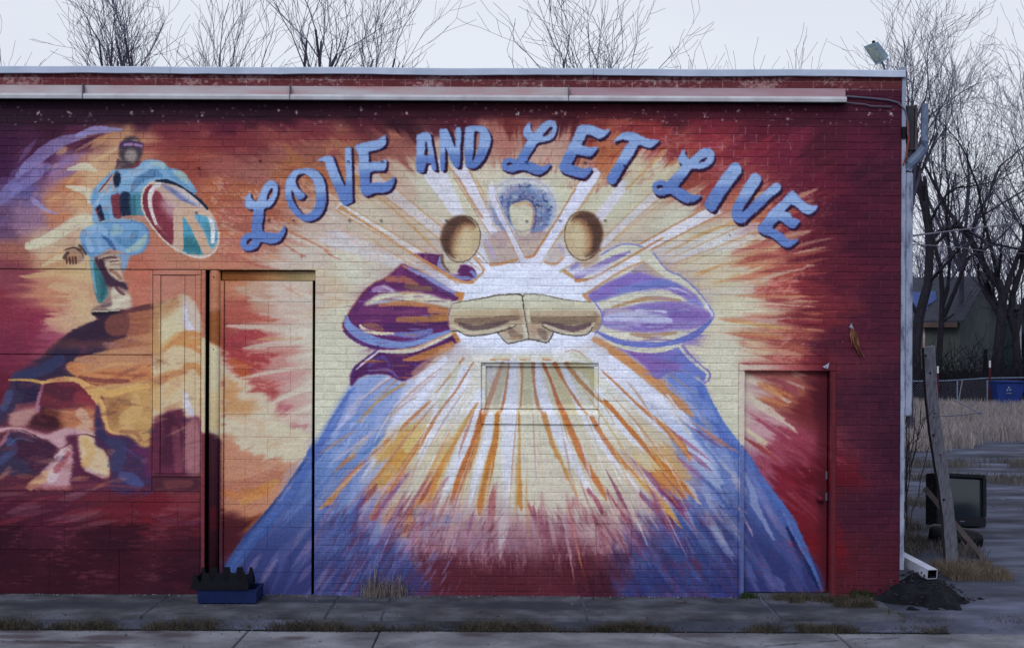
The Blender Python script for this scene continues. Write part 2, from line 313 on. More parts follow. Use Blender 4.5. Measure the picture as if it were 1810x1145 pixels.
stroke([(1318, 800), (1350, 860), (1400, 930), (1445, 1030)], [10, 18, 22, 12], '#4464c0', 3, .9, 'e', .2); stroke([(1395, 935), (1420, 985), (1450, 1038)], [7, 13, 8], '#1c2060', 3, .85)
stroke([(1385, 905), (1412, 960), (1440, 1010), (1455, 1045)], [4, 5, 5, 4], '#5878d0', 2, .9)
def dry(n, x0, x1, y0, y1, cols, direction, keep, w=(6, 18), L=(40, 120), op=(.12, .42)):
    for _ in range(n):
        x, y = rng.uniform(x0, x1), rng.uniform(y0, y1)
        if not keep(x, y): continue
        a = np.radians(direction(x, y) + rng.normal(0, 5)); l = rng.uniform(*L); ww = rng.uniform(*w)
        dx, dy = np.cos(a) * l / 2, np.sin(a) * l / 2
        stroke([(x - dx, y - dy), (x + rng.normal(0, 2), y), (x + dx, y + dy)], [1, ww, 1], cols[rng.integers(len(cols))], 6, rng.uniform(*op), 'g', .6)
lk = lambda x, y: (x - 400) > (1010 - y) * .66 and x < 760 - (1050 - y) * .2
dry(90, 400, 720, 820, 1050, ['#6c80cc', '#7c90d8', '#5860b0', '#8c70a0', '#5c4c94', '#4c5cb4', '#a08090'], lambda x, y: 122, lk)
dry(60, 560, 720, 700, 900, ['#88a0e0', '#94acec', '#a8b4e4', '#7088d0', '#b0b8e8'], lambda x, y: 122, lambda x, y: (x - 560) > (800 - y) * .62 and x < 760 - (y - 690) * .4)
dry(45, 560, 760, 900, 1045, ['#4c58b0', '#6474c8', '#5c2c48', '#682838', '#7080d0'], lambda x, y: 118, lambda x, y: True)
dry(110, 1080, 1300, 880, 1050, ['#4460b8', '#5068c4', '#5c3058', '#4c2c50', '#6070c8', '#404c9c'], lambda x, y: 55, lambda x, y: x > 1080 + (1050 - y) * .35)
dry(80, 1200, 1305, 700, 960, ['#5c78cc', '#7088d4', '#90a4e0', '#b89c88', '#4c64b8', '#a8b0dc'], lambda x, y: 56, lambda x, y: x < 1250 + (y - 690) * .5)
dry(60, 1315, 1440, 830, 1045, ['#4454ac', '#5c70c4', '#7068a8', '#583c80', '#8c8cc8', '#3c3c94'], lambda x, y: 60, lambda x, y: x < 1300 + (y - 760) * .5)
stroke([(1318, 840), (1345, 910), (1365, 950)], [10, 12, 4], '#9098cc', 3.5, .7, 'e', .5); stroke([(1316, 905), (1335, 950)], [7, 3], '#b08c9c', 3, .7)
# cream body of light under the hands
poly([(820, 625), (1040, 625), (1100, 690), (1180, 790), (1210, 860), (1180, 910), (1080, 930), (980, 930), (880, 930), (780, 930), (700, 920), (680, 850), (740, 760)], '#cfc8b0', 16, .6)
O(800, 620, 4.018)
def cst(pts, w, col, soft=2.2, op=.9, amt=.25): stroke(pts, w, col, soft, op, 'g', amt)
# glow
for p, w_, c in [([(60, 300), (-160, 560), (-330, 800)], 34, '#d2b878'), ([(0, 600), (-120, 820), (-240, 1020)], 26, '#c88c48'), ([(1300, 640), (1480, 800), (1600, 900)], 34, '#d0a860'), ([(1080, 640), (1220, 830), (1340, 1000)], 26, '#cda878')]:
    stroke(p, [6, w_, 6], c, 14, .5, 'r', .3)
# white shafts
for p, w in [([(-90, 60), (-220, 250), (-420, 560), (-640, 900)], [26, 34, 40, 20]), ([(60, 160), (-60, 400), (-180, 640), (-300, 900)], [34, 40, 34, 14]), ([(190, 300), (100, 560), (0, 860), (-90, 1080)], [14, 26, 24, 14]),
             ([(260, 450), (230, 700), (160, 900), (120, 1080)], [12, 16, 20, 14]), ([(400, 100), (400, 500), (385, 900), (370, 1200)], [26, 28, 28, 22]), ([(590, 100), (640, 350), (740, 560), (900, 850), (1000, 1000)], [14, 20, 26, 22, 12]),
             ([(800, 150), (900, 400), (1050, 640), (1250, 900), (1400, 1080)], [14, 8, 20, 16, 6]), ([(900, 20), (1100, 420), (1300, 640), (1500, 800)], [10, 12, 20, 8]),
             ([(1000, 30), (1250, 250), (1480, 460), (1700, 680), (1900, 900)], [26, 40, 44, 46, 22]), ([(1130, 60), (1400, 260), (1600, 430), (1760, 600)], [20, 30, 30, 14])]:
    stroke(p, w[:-1] + [w[-1] * .6, 2], '#d2d4ec', 7, .8, 'r', .35)
cst([(1400, 400), (1700, 700), (1900, 950)], [20, 34, 20], '#a8b8e4', 6, .6)
# warm washes
O(400, 620, 4.018)
poly([(1150, 600), (1280, 520), (1360, 560), (1340, 640), (1260, 720), (1180, 780), (1040, 770)], '#c89444', 7, .85, tex='g', amt=.3)
stroke([(1330, 520), (1300, 660), (1180, 760)], [12, 20, 10], '#cdb468', 6, .7, 'g', .3)
cst([(1250, 740), (1120, 880), (1030, 980), (980, 1060)], [26, 24, 16, 8], '#c08838', 5, .8)
cst([(880, 900), (800, 980), (700, 1100)], [6, 8, 10], '#c07c40', 2.5, .85)
cst([(960, 800), (880, 880), (830, 950)], [8, 8, 6], '#c88c44', 3, .8)
cst([(900, 740), (820, 800), (770, 850)], [8, 8, 4], '#b8703c', 3, .75)
cst([(1000, 600), (930, 680), (860, 750)], [8, 9, 8], '#c0a890', 4, .6)
cst([(1110, 575), (1050, 660), (960, 740)], [3, 8, 6], '#5078c0', 2.5, .8)
cst([(1440, 360), (1320, 470), (1180, 600), (1040, 720)], [4, 6, 6, 4], '#b87040', 2, .9)
cst([(1750, 80), (1620, 290), (1500, 440), (1400, 600), (1330, 700)], [3, 4, 4, 6, 6], '#b47048', 1.8, .9); cst([(1680, 50), (1600, 160), (1480, 300)], [5, 4, 2], '#b8784c', 2, .8); stroke([(1640, 110), (1580, 250), (1500, 400)], 10, '#c8c6a8', 3, .8)
cst([(1330, 700), (1260, 820), (1200, 920), (1060, 1145)], [7, 10, 12, 14], '#b86838', 3, .85)
cst([(1260, 230), (1100, 330), (1000, 440), (960, 500)], [5, 7, 6, 4], '#b08858', 3, .8); cst([(1350, 320), (1230, 400), (1120, 500)], [3, 4, 3], '#b48c5c', 2, .7)
cst([(940, 330), (880, 420), (800, 540)], [8, 12, 8], '#b8b0d8', 5, .6)
cst([(1780, 370), (1700, 500), (1620, 640), (1550, 780), (1460, 960), (1390, 1145)], [4, 8, 9, 12, 15, 16], '#c07c3c', 2.6, .92)
cst([(1700, 480), (1600, 640), (1500, 800)], [6, 7, 4], '#c8b468', 4, .6)
cst([(1550, 560), (1450, 760), (1330, 960), (1250, 1100)], [10, 12, 12, 8], '#ccc4a0', 5, .6)
cst([(1808, 430), (1790, 560), (1730, 760), (1650, 940), (1600, 1100)], [8, 11, 15, 15, 12], '#b46848', 3, .9)
cst([(1560, 900), (1480, 1020), (1420, 1145)], [8, 12, 14], '#984c68', 5, .6); cst([(1260, 900), (1160, 1020), (1080, 1145)], [10, 14, 12], '#9c5060', 5, .6)
cst([(1060, 960), (990, 1040), (900, 1145)], [8, 10, 6], '#7c3458', 4, .7)
O(800, 620, 4.018)
cst([(215, 450), (150, 650), (60, 850), (0, 1040)], [11, 12, 10, 9], '#b86834', 1.8, .95)
cst([(315, 450), (295, 650), (250, 850), (200, 1090)], [8, 11, 17, 17], '#b8702f', 1.8, .95)
cst([(468, 450), (472, 650), (465, 850), (468, 980), (468, 1110)], [4, 4, 9, 11, 13], '#bc7c34', 1.6, .95)
cst([(645, 450), (680, 560), (720, 700), (800, 850), (860, 980), (900, 1080)], [10, 8, 7, 9, 7, 3], '#bc7c40', 2, .9); cst([(720, 700), (820, 860), (880, 1000)], [3, 8, 4], '#c09c50', 2.5, .6)
cst([(790, 450), (870, 640), (950, 810), (1040, 950), (1090, 1050)], [11, 11, 11, 9, 4], '#bc6c38', 1.8, .95)
cst([(975, 455), (1060, 600), (1140, 710), (1230, 820), (1330, 920)], [8, 9, 9, 9, 4], '#bc7040', 2, .9)
cst([(1050, 355), (1100, 380), (1200, 490), (1350, 660), (1480, 800), (1600, 910), (1720, 1050)], [4, 8, 8, 9, 11, 12, 5], '#b8692f', 1.8, .95)
cst([(1070, 150), (1180, 250), (1310, 380), (1480, 520), (1600, 640), (1680, 760)], [3, 4, 5, 9, 15, 8], '#bc7038', 2, .92)
cst([(1120, 0), (1260, 90), (1400, 180), (1520, 290), (1640, 400), (1700, 460)], [10, 13, 14, 14, 12, 5], '#bc7c48', 3, .88)
cst([(800, 5), (860, -8), (900, 10), (960, 60)], 2.5, '#b87c50', 1.5, .85); cst([(270, 62), (330, 56), (400, 64)], 3, '#bc7848', 1.4, .9); cst([(480, 60), (545, 60)], 3, '#bc8058', 1.4, .85); cst([(640, 55), (690, 58)], [5, 4], '#bc6c40', 1.4, .9)
for x0_, x1_ in ((300, 400), (475, 550), (630, 700)): stroke([(x0_, 40), (x1_, 40)], 8, '#cbc4a4', 2, .8)
cst([(850, 20), (920, 50), (980, 80)], 9, '#c8c6a8', 3, .8)
# the shafts seen through the window opening
cst([(395, 90), (380, 230), (350, 400), (325, 440)], [4, 4, 5, 6], '#b87850', 1.4, .9); cst([(355, 90), (300, 230), (250, 370), (235, 430)], [8, 10, 9, 9], '#b48068', 2.5, .75)
stroke([(370, 110), (340, 250), (300, 400)], 11, '#bfb8a4', 2.5, .9); stroke([(260, 110), (270, 200)], 9, '#c0bcd0', 3, .7)
cst([(490, 90), (490, 240), (480, 400)], [6, 4, 3], '#b87c54', 1.4, .85); stroke([(530, 90), (530, 400)], 16, '#c4be9e', 2, .85); cst([(570, 90), (575, 220), (600, 370), (625, 430)], [7, 5, 6, 8], '#b07858', 1.6, .85)
cst([(645, 95), (700, 220), (750, 370), (780, 430)], [7, 5, 8, 11], '#b46840', 1.4, .9); stroke([(700, 110), (790, 300), (840, 420)], [10, 18, 18], '#c8bc98', 2, .85); cst([(725, 90), (800, 230), (880, 350), (940, 430)], [9, 4, 4, 3], '#b87040', 1.4, .88)
cst([(810, 90), (900, 210), (980, 290), (1040, 350)], [9, 8, 6, 4], '#b07c4c', 1.8, .85); stroke([(860, 100), (960, 140), (1000, 260)], [14, 18, 6], '#c8bc8c', 3, .85)
stroke([(1015, 100), (1018, 300)], 4, '#cbc498', 1.5, .8)
# orange and wine washes, lower right
cst([(1440, 700), (1560, 740), (1620, 860)], [16, 24, 20], '#c08c4c', 7, .7, .4); cst([(1430, 860), (1560, 960), (1640, 1030)], [18, 24, 12], '#c0702c', 6, .8, .4)
cst([(1290, 780), (1380, 880), (1500, 1000), (1600, 1100)], [6, 14, 18, 12], '#84406c', 4.5, .75, .4); cst([(1180, 690), (1290, 820), (1400, 940)], [4, 8, 8], '#b08ca0', 4, .6)
cst([(1330, 840), (1420, 960), (1540, 1080)], [2, 3, 2], '#d0c8d4', 1.6, .8); cst([(1600, 900), (1680, 960), (1760, 1100)], [4, 6, 4], '#cbb0a0', 2, .7)
cst([(1280, 700), (1330, 800), (1380, 830)], 10, '#c8a860', 5, .5); cst([(1560, 640), (1620, 740), (1640, 800)], [6, 10, 8], '#7080b8', 5, .6)
# wine-coloured foot of the wall rising between the shafts
O(800, 860, 4.018)
W1 = ['#8c4450', '#9c5c68', '#a4707c']
cst([(300, 0), (280, 120), (260, 300)], [10, 16, 10], '#9c4044', 5, .7); cst([(540, 120), (600, 220), (680, 340), (740, 420)], [6, 16, 14, 6], '#8c3444', 4, .8); cst([(940, -20), (1000, 60), (1060, 180)], [5, 9, 6], '#9c4058', 3, .8)
cst([(1110, 60), (1180, 160), (1260, 240)], [4, 8, 10], '#94404c', 3, .8); cst([(860, 120), (960, 200), (1040, 260)], [16, 14, 6], '#a85860', 6, .6); cst([(1340, 60), (1480, 180), (1540, 260)], [10, 18, 14], '#7c2c44', 6, .7)
cst([(1480, 40), (1580, 100), (1700, 180)], [8, 10, 6], '#7c3468', 4, .7); cst([(20, 60), (0, 160), (-40, 260)], [8, 12, 8], '#a06c8c', 5, .6)
cst([(0, 260), (260, 300), (560, 300), (900, 300)], [30, 40, 40, 30], '#8c5864', 10, .45, .4)
cst([(-200, 340), (0, 360), (260, 400), (500, 420)], [30, 34, 34, 20], '#785068', 10, .5, .4)
cst([(340, 0), (345, 200), (345, 420)], [24, 18, 10], '#c4b8b4', 5, .6); cst([(620, 180), (700, 300), (720, 400)], [10, 9, 4], '#c0a898', 4, .55)
cst([(1330, -40), (1430, 60), (1540, 180), (1620, 290)], [5, 10, 9, 3], '#c89040', 2.4, .9); cst([(1160, 90), (1220, 170), (1290, 240)], [5, 7, 4], '#cbb498', 3, .7)
cst([(-190, 60), (-290, 200), (-340, 350)], [14, 16, 8], '#c07c34', 3.5, .9, .3); cst([(-130, -20), (-200, 100)], [14, 16], '#c4803c', 3, .8)
cst([(10, 220), (0, 320)], [8, 4], '#c09868', 3, .6)
poly([(-160, 480), (100, 520), (400, 520), (700, 430), (980, 430), (1160, 520), (1130, 620), (1000, 700), (880, 800), (-260, 800), (-130, 700), (-120, 560)], '#5e1c28', 14, .75)
poly([(900, 740), (980, 660), (1180, 540), (1110, 630), (1160, 800), (860, 800)], '#4a141e', 6, .8)
O(1200, 860, 4.018)
O()
# ---- rays above the arms, in white with orange edges
O()
def ray(a, b, w0, w1, col=WHITE, edge='#b88450', op=.85, ew=2.2, eop=.75):
    stroke([a, b], [w0, w1], col, 3, op, 'r', .25, smooth=False)
    d = np.array(b, float) - a; d /= np.hypot(*d); n = np.array([-d[1], d[0]])
    for s in (-1, 1):
        if edge: stroke([tuple(np.array(a) + n * s * w0 / 2), tuple(np.array(b) + n * s * w1 / 2)], [ew, ew * 1.3], edge, 1.6, eop, 'r', .6, smooth=False)
ray((905, 470), (812, 300), 9, 30, '#d0cce4')
ray((925, 462), (868, 330), 8, 13, '#d4d0e4')
ray((950, 462), (1040, 320), 12, 26, '#d0d0e8')
ray((868, 480), (790, 395), 12, 10)
ray((845, 440), (765, 300), 4, 42, '#d2d0e6', None)
ray((850, 470), (640, 300), 14, 26, '#cdc8d8', '#b88450', .55)
ray((820, 495), (600, 365), 14, 16, '#d4cfd4')
ray((800, 500), (590, 420), 12, 34, '#ccc8dc', None, .5)
ray((985, 480), (1100, 330), 12, 20, '#cdc8e0', None, .8)
ray((1020, 470), (1180, 330), 10, 26, '#ccc8dc', '#bc9468', .6)
ray((1030, 495), (1260, 372), 14, 22, '#d4d0e2', '#b07848', .85, 2.6, .9)
ray((1060, 470), (1300, 420), 8, 40, '#cccadc', None, .4)
ray((1190, 460), (1330, 400), 10, 20, '#ccccd8', '#c09460', .5)
ray((1230, 520), (1330, 510), 10, 16, '#cfc8c0', None, .5)
stroke([(790, 291), (809, 314), (830, 350), (852, 384)], 4, '#b87c48', 1.5, .8, 'g', .4)
stroke([(840, 315), (856, 345), (872, 400)], 2.5, '#b88c60', 1.5, .8, 'g', .4)
stroke([(671, 350), (723, 395), (778, 450)], [3, 4, 3], '#bc8c54', 1.6, .8, 'g', .4)
stroke([(641, 412), (709, 457), (760, 488)], [2, 3, 3], '#bc8c5c', 1.6, .8, 'g', .4)
stroke([(599, 365), (639, 390), (743, 457), (812, 503)], [9, 4, 3.5, 3.5], '#b87c44', 1.6, .85, 'g', .4)
stroke([(450, 398), (500, 430), (540, 455)], [5, 4, 3], '#b0604c', 2, .8, 'g', .5)
stroke([(505, 405), (560, 432), (597, 457)], [5, 4, 3], '#b06040', 2, .8, 'g', .5)
stroke([(1110, 330), (1150, 290), (1170, 270)], [3, 6, 10], '#c08848', 3, .7, 'g', .4)
stroke([(1155, 330), (1200, 292), (1210, 280)], [8, 14, 10], '#c8c0a0', 4, .8, 'g', .4)
stroke([(1081, 425), (1158, 357), (1200, 325)], [2, 4, 3], '#bc9060', 2, .8, 'g', .4)
stroke([(1181, 445), (1250, 410), (1330, 380)], [3, 4, 4], '#bc8c54', 2, .8, 'g', .4)
# white light between the heads
poly([(800, 520), (815, 495), (850, 480), (900, 468), (960, 466), (1000, 478), (1040, 500), (1045, 530), (1060, 560), (1050, 590), (1040, 605), (1000, 618), (930, 622), (850, 618), (800, 600), (790, 560)], WHITE, 7, 1)
for a in np.linspace(-3.05, -.1, 13):
    x, y = 930 + 120 * np.cos(a), 545 + 75 * np.sin(a); stroke([(x, y), (930 + 150 * np.cos(a), 545 + 100 * np.sin(a))], [10, 3], WHITE, 4, .7)

INW = np.clip((RAD - 110) / 160, 0, 1) * np.clip((PYY - 205) / 40, 0, 1) * (1 - FARLEFT)
PANEL = (PXX > 388) & (PXX < 556) & (PYY > 478) & (PYY > 600)
INW = INW * np.where(PANEL, .25, 1); ROBE = np.clip(1 - np.abs((PXX - 930) * 0 + np.where(PXX < 930, (PXX - 395) - (1012 - PYY) * .675, (1458 - PXX) - (1050 - PYY) * .58)) / 40, 0, 1) * (PYY > 680)
INW = INW * (1 - .85 * ROBE)
smear(20, 34, 211, INW); smear(6, 90, 215, INW)
O()
poly([(558, 560), (606, 600), (624, 655), (608, 692), (582, 740), (556, 786), (556, 700)], '#ccc8ae', 4, .95, smooth=False)
poly([(1262, 600), (1306, 600), (1306, 775), (1282, 742), (1256, 690), (1262, 660)], '#ccc6ae', 4, .95, smooth=False)
for i in range(120):
    a = rng.uniform(.30, 2.84); r0 = rng.uniform(150, 330); L_ = rng.uniform(70, 230); bend = (a - np.pi / 2) * -.10
    if np.sin(a) * (r0 + L_) > 430 or abs(np.cos(a) * (r0 + L_)) > 330: continue
    c = ['#c07c38', '#b8682f', '#c89c50', '#cdb070', '#d6d8ee', '#dcdcf0', '#cfc8ae', '#c4b0b8', '#b0705c'][rng.integers(9)]
    pp = [(930 + np.cos(a + bend * t) * (r0 + L_ * t), 560 + np.sin(a + bend * t) * (r0 + L_ * t)) for t in (0, .5, 1)]
    stroke(pp, [.8, rng.uniform(2, 6), .8], c, 2.0, rng.uniform(.3, .75), 'r', .5)
for i in range(46):
    a = rng.uniform(.55, 2.6); r0 = rng.uniform(300, 370); L_ = rng.uniform(50, 130); w_ = rng.uniform(3, 9)
    pp = [(930 + np.cos(a) * (r0 + L_ * t), 560 + np.sin(a) * (r0 + L_ * t)) for t in (0, .5, 1)]
    stroke(pp, [1, w_, 1], ['#8c3c50', '#9c5070', '#7c3050', '#c8a0a8', '#c07838', '#6c4488', '#a86858'][rng.integers(7)], 3, rng.uniform(.3, .7), 'r', .6)
poly([(700, 930), (760, 900), (900, 905), (1000, 900), (1080, 915), (1130, 950), (1060, 975), (930, 985), (800, 985), (720, 975)], '#9c7484', 18, .42, tex='r', amt=.3)
for x, c, o_ in ((740, '#b4748c', .3), (800, '#c09ca8', .35), (890, '#cbb8bc', .5), (960, '#8c3c50', .4), (1010, '#a0506c', .35), (1110, '#8c4058', .4), (1180, '#74407c', .35), (690, '#7c3c5c', .4), (650, '#803c54', .3)):
    a = (x - 930) * .36; stroke([(x - a * .3, 870), (x, 930), (x + a * .5, 990)], [4, 16, 3], c, 8, o_, 'r', .3)
stroke([(618, 690), (584, 750), (553, 803), (500, 886), (442, 954), (400, 1010)], [5, 9, 10, 10, 9, 6], '#4a68c0', 2, .9)
stroke([(1242, 680), (1275, 745), (1310, 792), (1342, 842), (1390, 902), (1420, 960), (1455, 1045)], [4, 7, 8, 8, 8, 7, 4], '#4c6cc4', 1.8, .9)
# ---- rocks under the left figure
O(0, 350, 4.018)
poly([(-60, 1560), (0, 1490), (50, 1370), (100, 1265), (210, 1190), (300, 1120), (350, 1060), (420, 1000), (560, 960), (640, 920), (690, 850), (700, 820), (880, 790), (1080, 750), (1200, 715), (1300, 680), (1380, 740), (1430, 850), (1470, 960), (1470, 1500), (-60, 1500)],
     '#a8643f', 1, 1, smooth=False, grad=((.8, -.4), ['#382840', '#44263c', '#8c4a40', '#b47850', '#c49a70']))
stroke([(700, 830), (820, 850), (760, 960), (560, 1020), (460, 1090)], [16, 40, 60, 50, 40], '#3c2238', 8, .95, 'h', .3)
stroke([(880, 800), (1080, 765), (1290, 700)], [10, 10, 5], '#5c2c34', 3, .85)
stroke([(820, 900), (1000, 880), (1080, 860)], 40, '#94503c', 8, .7, 'h', .4)
stroke([(780, 1060), (920, 1050), (1060, 1080)], [18, 34, 34], '#b8845c', 7, .8, 'h', .4)
stroke([(740, 1040), (860, 1060), (900, 1090)], [10, 12, 4], '#9c7c98', 4, .8)
O(0, 620, 4.018)
poly([(-60, 1000), (-60, 460), (10, 400), (60, 290), (110, 180), (300, 60), (420, -10), (1080, -20), (1080, 1000)], '#6c3440', 6, .4)
poly([(380, -60), (640, -30), (1080, -60), (1080, 260), (760, 300), (560, 200), (420, 140), (520, 60)], '#a8623c', 12, .75, tex='h', amt=.2)
poly([(100, 180), (340, 20), (430, -20), (760, -20), (600, 90), (450, 130), (560, 200), (300, 210), (160, 215)], '#3a2844', 5, .95)
stroke([(110, 190), (300, 130), (420, 60)], 20, '#38406c', 6, .6, 'h', .4)
stroke([(560, 80), (780, 60), (1060, 40)], [20, 34, 40], '#b47c58', 6, .9, 'h', .3)
stroke([(500, 110), (620, 160), (780, 180), (1060, 140)], [18, 30, 26, 30], '#c07848', 5, .9, 'h', .3)
stroke([(560, 190), (720, 210), (900, 215)], 8, '#84403c', 3, .8)
poly([(-60, 420), (40, 360), (100, 210), (280, 230), (290, 260), (250, 400), (80, 440), (40, 500), (-60, 560)], '#40304e', 4, .95)
stroke([(150, 240), (230, 300), (200, 360)], 24, '#352040', 8, .8)
stroke([(20, 400), (60, 300)], 14, '#4c5080', 6, .7)
poly([(310, 225), (400, 210), (520, 220), (590, 260), (650, 330), (685, 370), (680, 410), (560, 435), (430, 420), (330, 400), (280, 395), (290, 300)], '#7a2836', 3, 1)
stroke([(330, 250), (430, 300), (500, 300)], 26, '#5c2434', 9, .8)
stroke([(560, 330), (650, 380)], 24, '#983440', 8, .7)
poly([(80, 440), (200, 400), (280, 400), (250, 450), (200, 520), (90, 540), (60, 500)], '#b08078', 4, .9, tex='h', amt=.3)
stroke([(120, 400), (240, 380)], 12, '#a04848', 5, .6)
poly([(200, 525), (280, 430), (330, 410), (460, 440), (470, 520), (440, 545), (330, 560)], '#4c1c24', 4, .95)
stroke([(330, 430), (420, 460), (440, 520)], 12, '#7c3828', 5, .8)
poly([(440, 420), (680, 410), (690, 560), (600, 590), (480, 560), (430, 500)], '#b46e48', 5, .95)
stroke([(570, 440), (620, 520), (560, 560)], 18, '#c8a088', 5, .7)
poly([(-60, 560), (0, 545), (140, 545), (220, 560), (330, 590), (460, 545), (560, 560), (680, 580), (670, 650), (520, 620), (430, 690), (330, 640), (240, 610), (130, 575), (-60, 580)], '#b88890', 2, 1)
poly([(40, 575), (140, 580), (240, 620), (380, 690), (330, 800), (250, 870), (60, 880), (-60, 860), (-60, 700), (10, 640)], '#40304c', 3, 1)
stroke([(140, 700), (300, 720), (260, 800)], [30, 44, 30], '#4c2038', 10, .9)
stroke([(0, 780), (90, 700), (60, 640)], 14, '#48548c', 7, .6, 'h', .4)
stroke([(-60, 700), (20, 640), (50, 570)], 7, '#a06470', 3, .8)
stroke([(0, 900), (60, 830)], 8, '#9c6050', 4, .5)
poly([(430, 690), (500, 660), (515, 760), (510, 960), (400, 980), (200, 970), (260, 900), (330, 820)], '#b4868c', 4, .95, tex='d', amt=.35)
stroke([(210, 960), (300, 900), (350, 860)], [14, 16, 10], '#c09060', 5, .8)
stroke([(360, 900), (420, 800), (440, 720)], [18, 16, 8], '#ccb0b8', 5, .8)
stroke([(400, 840), (480, 730)], [14, 8], '#9c4850', 5, .8)
poly([(460, 610), (550, 595), (570, 680), (590, 800), (700, 890), (790, 910), (900, 980), (520, 980), (525, 800), (520, 670), (470, 650)], '#642440', 3, 1)
poly([(560, 600), (660, 590), (670, 660), (720, 690), (770, 760), (785, 820), (770, 890), (740, 900), (640, 850), (580, 800), (560, 700)], '#ccac84', 2.5, 1)
stroke([(600, 640), (640, 720), (600, 800)], 16, '#c49454', 5, .6)
stroke([(620, 840), (720, 880)], 10, '#c8a8a0', 4, .7)
stroke([(60, 205), (200, 205), (300, 225)], [3, 5, 6], '#c09048', 2, .9)
stroke([(300, 235), (270, 330), (260, 420)], [5, 6, 8], '#a06478', 3, .85)
poly([(740, 330), (860, 300), (1080, 270), (1080, 690), (1000, 680), (930, 620), (860, 590), (780, 560), (740, 470), (735, 400)], '#b88a50', 3, 1)
poly([(750, 340), (900, 310), (910, 370), (860, 420), (850, 520), (780, 530), (745, 450)], '#96603c', 8, .85)
stroke([(960, 320), (960, 420), (880, 500), (960, 600)], [10, 22, 20, 10], '#c89c60', 6, .7, 'h', .4)
stroke([(860, 570), (960, 580), (990, 630)], 8, '#9c6444', 4, .8)
stroke([(290, 225), (420, 200), (540, 205), (620, 260), (680, 330), (720, 400), (745, 500), (780, 570), (880, 595)], [5, 9, 9, 13, 14, 11, 7, 6, 4], '#d09c58', 3, .95, 'g', .2)
stroke([(640, 260), (760, 300), (900, 270), (1070, 240)], [12, 14, 12, 9], '#cf9c54', 3, .95)
stroke([(700, 260), (900, 240), (1070, 215)], 8, '#d0a868', 3, .6)
poly([(685, 375), (705, 400), (715, 480), (740, 570), (780, 600), (880, 600), (940, 630), (1000, 690), (1080, 710), (1080, 1000), (800, 1000), (785, 880), (790, 800), (750, 710), (680, 670), (668, 560), (675, 450)], '#4c2c52', 2.5, 1)
stroke([(690, 420), (700, 540), (720, 600)], [4, 10, 16], '#3c3058', 4, .8)
stroke([(760, 640), (840, 680), (820, 800)], [10, 26, 30], '#40406c', 8, .7, 'h', .4)
stroke([(860, 880), (930, 910), (1000, 950)], [14, 22, 10], '#4c508c', 7, .8, 'h', .3)
stroke([(960, 700), (1050, 740), (1070, 860)], [10, 20, 24], '#6c2454', 8, .7)
for pts, w_, c, o_ in (([(0, 1000 - 20), (200, 960), (420, 975), (700, 950), (1060, 980)], 12, '#8c3c40', .5), ([(30, 700), (120, 620), (230, 640)], 4, '#5868a0', .6), ([(560, 840), (640, 900), (760, 930)], 5, '#4c1c34', .7),
    ([(540, 600), (600, 590), (680, 620), (740, 700), (780, 790), (775, 880)], 3, '#5c2438', .8), ([(430, 690), (500, 640), (480, 600)], 3, '#5c2438', .8), ([(310, 225), (420, 200), (560, 220), (690, 380)], 2.5, '#c89058', .8),
    ([(150, 560), (260, 610), (400, 700)], 2.5, '#341c34', .8), ([(0, 560), (60, 545), (180, 550)], 2.5, '#d0a8a0', .8), ([(700, 120), (860, 90), (1060, 110)], 9, '#cc9058', .6), ([(640, 150), (820, 160), (1060, 180)], 8, '#9c5038', .55),
    ([(830, 660), (930, 720), (1040, 800)], 6, '#5c4078', .5), ([(380, 760), (440, 700), (500, 700)], 6, '#d4b8b8', .7), ([(300, 900), (380, 800)], 8, '#c8a890', .6), ([(800, 420), (920, 380), (1060, 400)], 8, '#a46c3c', .5), ([(900, 520), (1000, 480), (1070, 500)], 7, '#d0a860', .5)):
    stroke(pts, [1, w_, w_ * .6, 1], c, max(1.6, w_ * .4), o_, 'h', .4)
# boarded panel
poly([(1080, -40), (1420, -40), (1420, 880), (1080, 880)], '#ccb48a', 1, .9, smooth=False)
stroke([(1090, -10), (1200, -60), (1400, -60)], 14, '#c08040', 5, .7)
stroke([(1090, 230), (1200, 170), (1300, 150)], [18, 16, 10], '#bc8048', 5, .8)
stroke([(1310, 110), (1390, 110), (1415, 150)], 12, '#bc7c44', 4, .85)
stroke([(1100, 240), (1110, 400)], 12, '#c49454', 6, .7)
stroke([(1180, 300), (1260, 200)], 18, '#c49460', 8, .5)
stroke([(1310, 300), (1340, 420), (1380, 480)], [8, 14, 6], '#ccc4dc', 4, .8)
poly([(1080, 510), (1130, 460), (1190, 425), (1260, 412), (1300, 420), (1320, 480), (1420, 490), (1420, 880), (1080, 880)], '#6c2840', 2.5, 1)
poly([(1315, 510), (1420, 515), (1420, 870), (1310, 870)], '#a0686c', 5, .85, tex='h', amt=.3)
stroke([(1190, 480), (1230, 620), (1180, 760)], [20, 34, 30], '#501c30', 9, .7)
stroke([(1240, 560), (1260, 840)], 14, '#884050', 6, .6)
poly([(1080, 885), (1420, 885), (1420, 1000), (1080, 1000)], '#582430', 2, 1, smooth=False)
stroke([(1180, 940), (1340, 940)], 14, '#803c3c', 6, .6)
O(0, 350, 4.018)
poly([(1085, 760), (1140, 745), (1150, 1145), (1085, 1145)], '#b48858', 3, .8)
poly([(1145, 750), (1230, 720), (1300, 690), (1300, 930), (1230, 970), (1145, 1060)], '#cfc096', 3, .95)
poly([(1145, 745), (1290, 695), (1270, 760), (1150, 850)], '#a0643c', 6, .75)
poly([(1300, 690), (1370, 740), (1420, 850), (1420, 940), (1300, 940)], '#c4b0a4', 4, .9)
stroke([(1305, 740), (1320, 860), (1345, 930)], [3, 9, 14], '#cdc8e0', 3, .85)
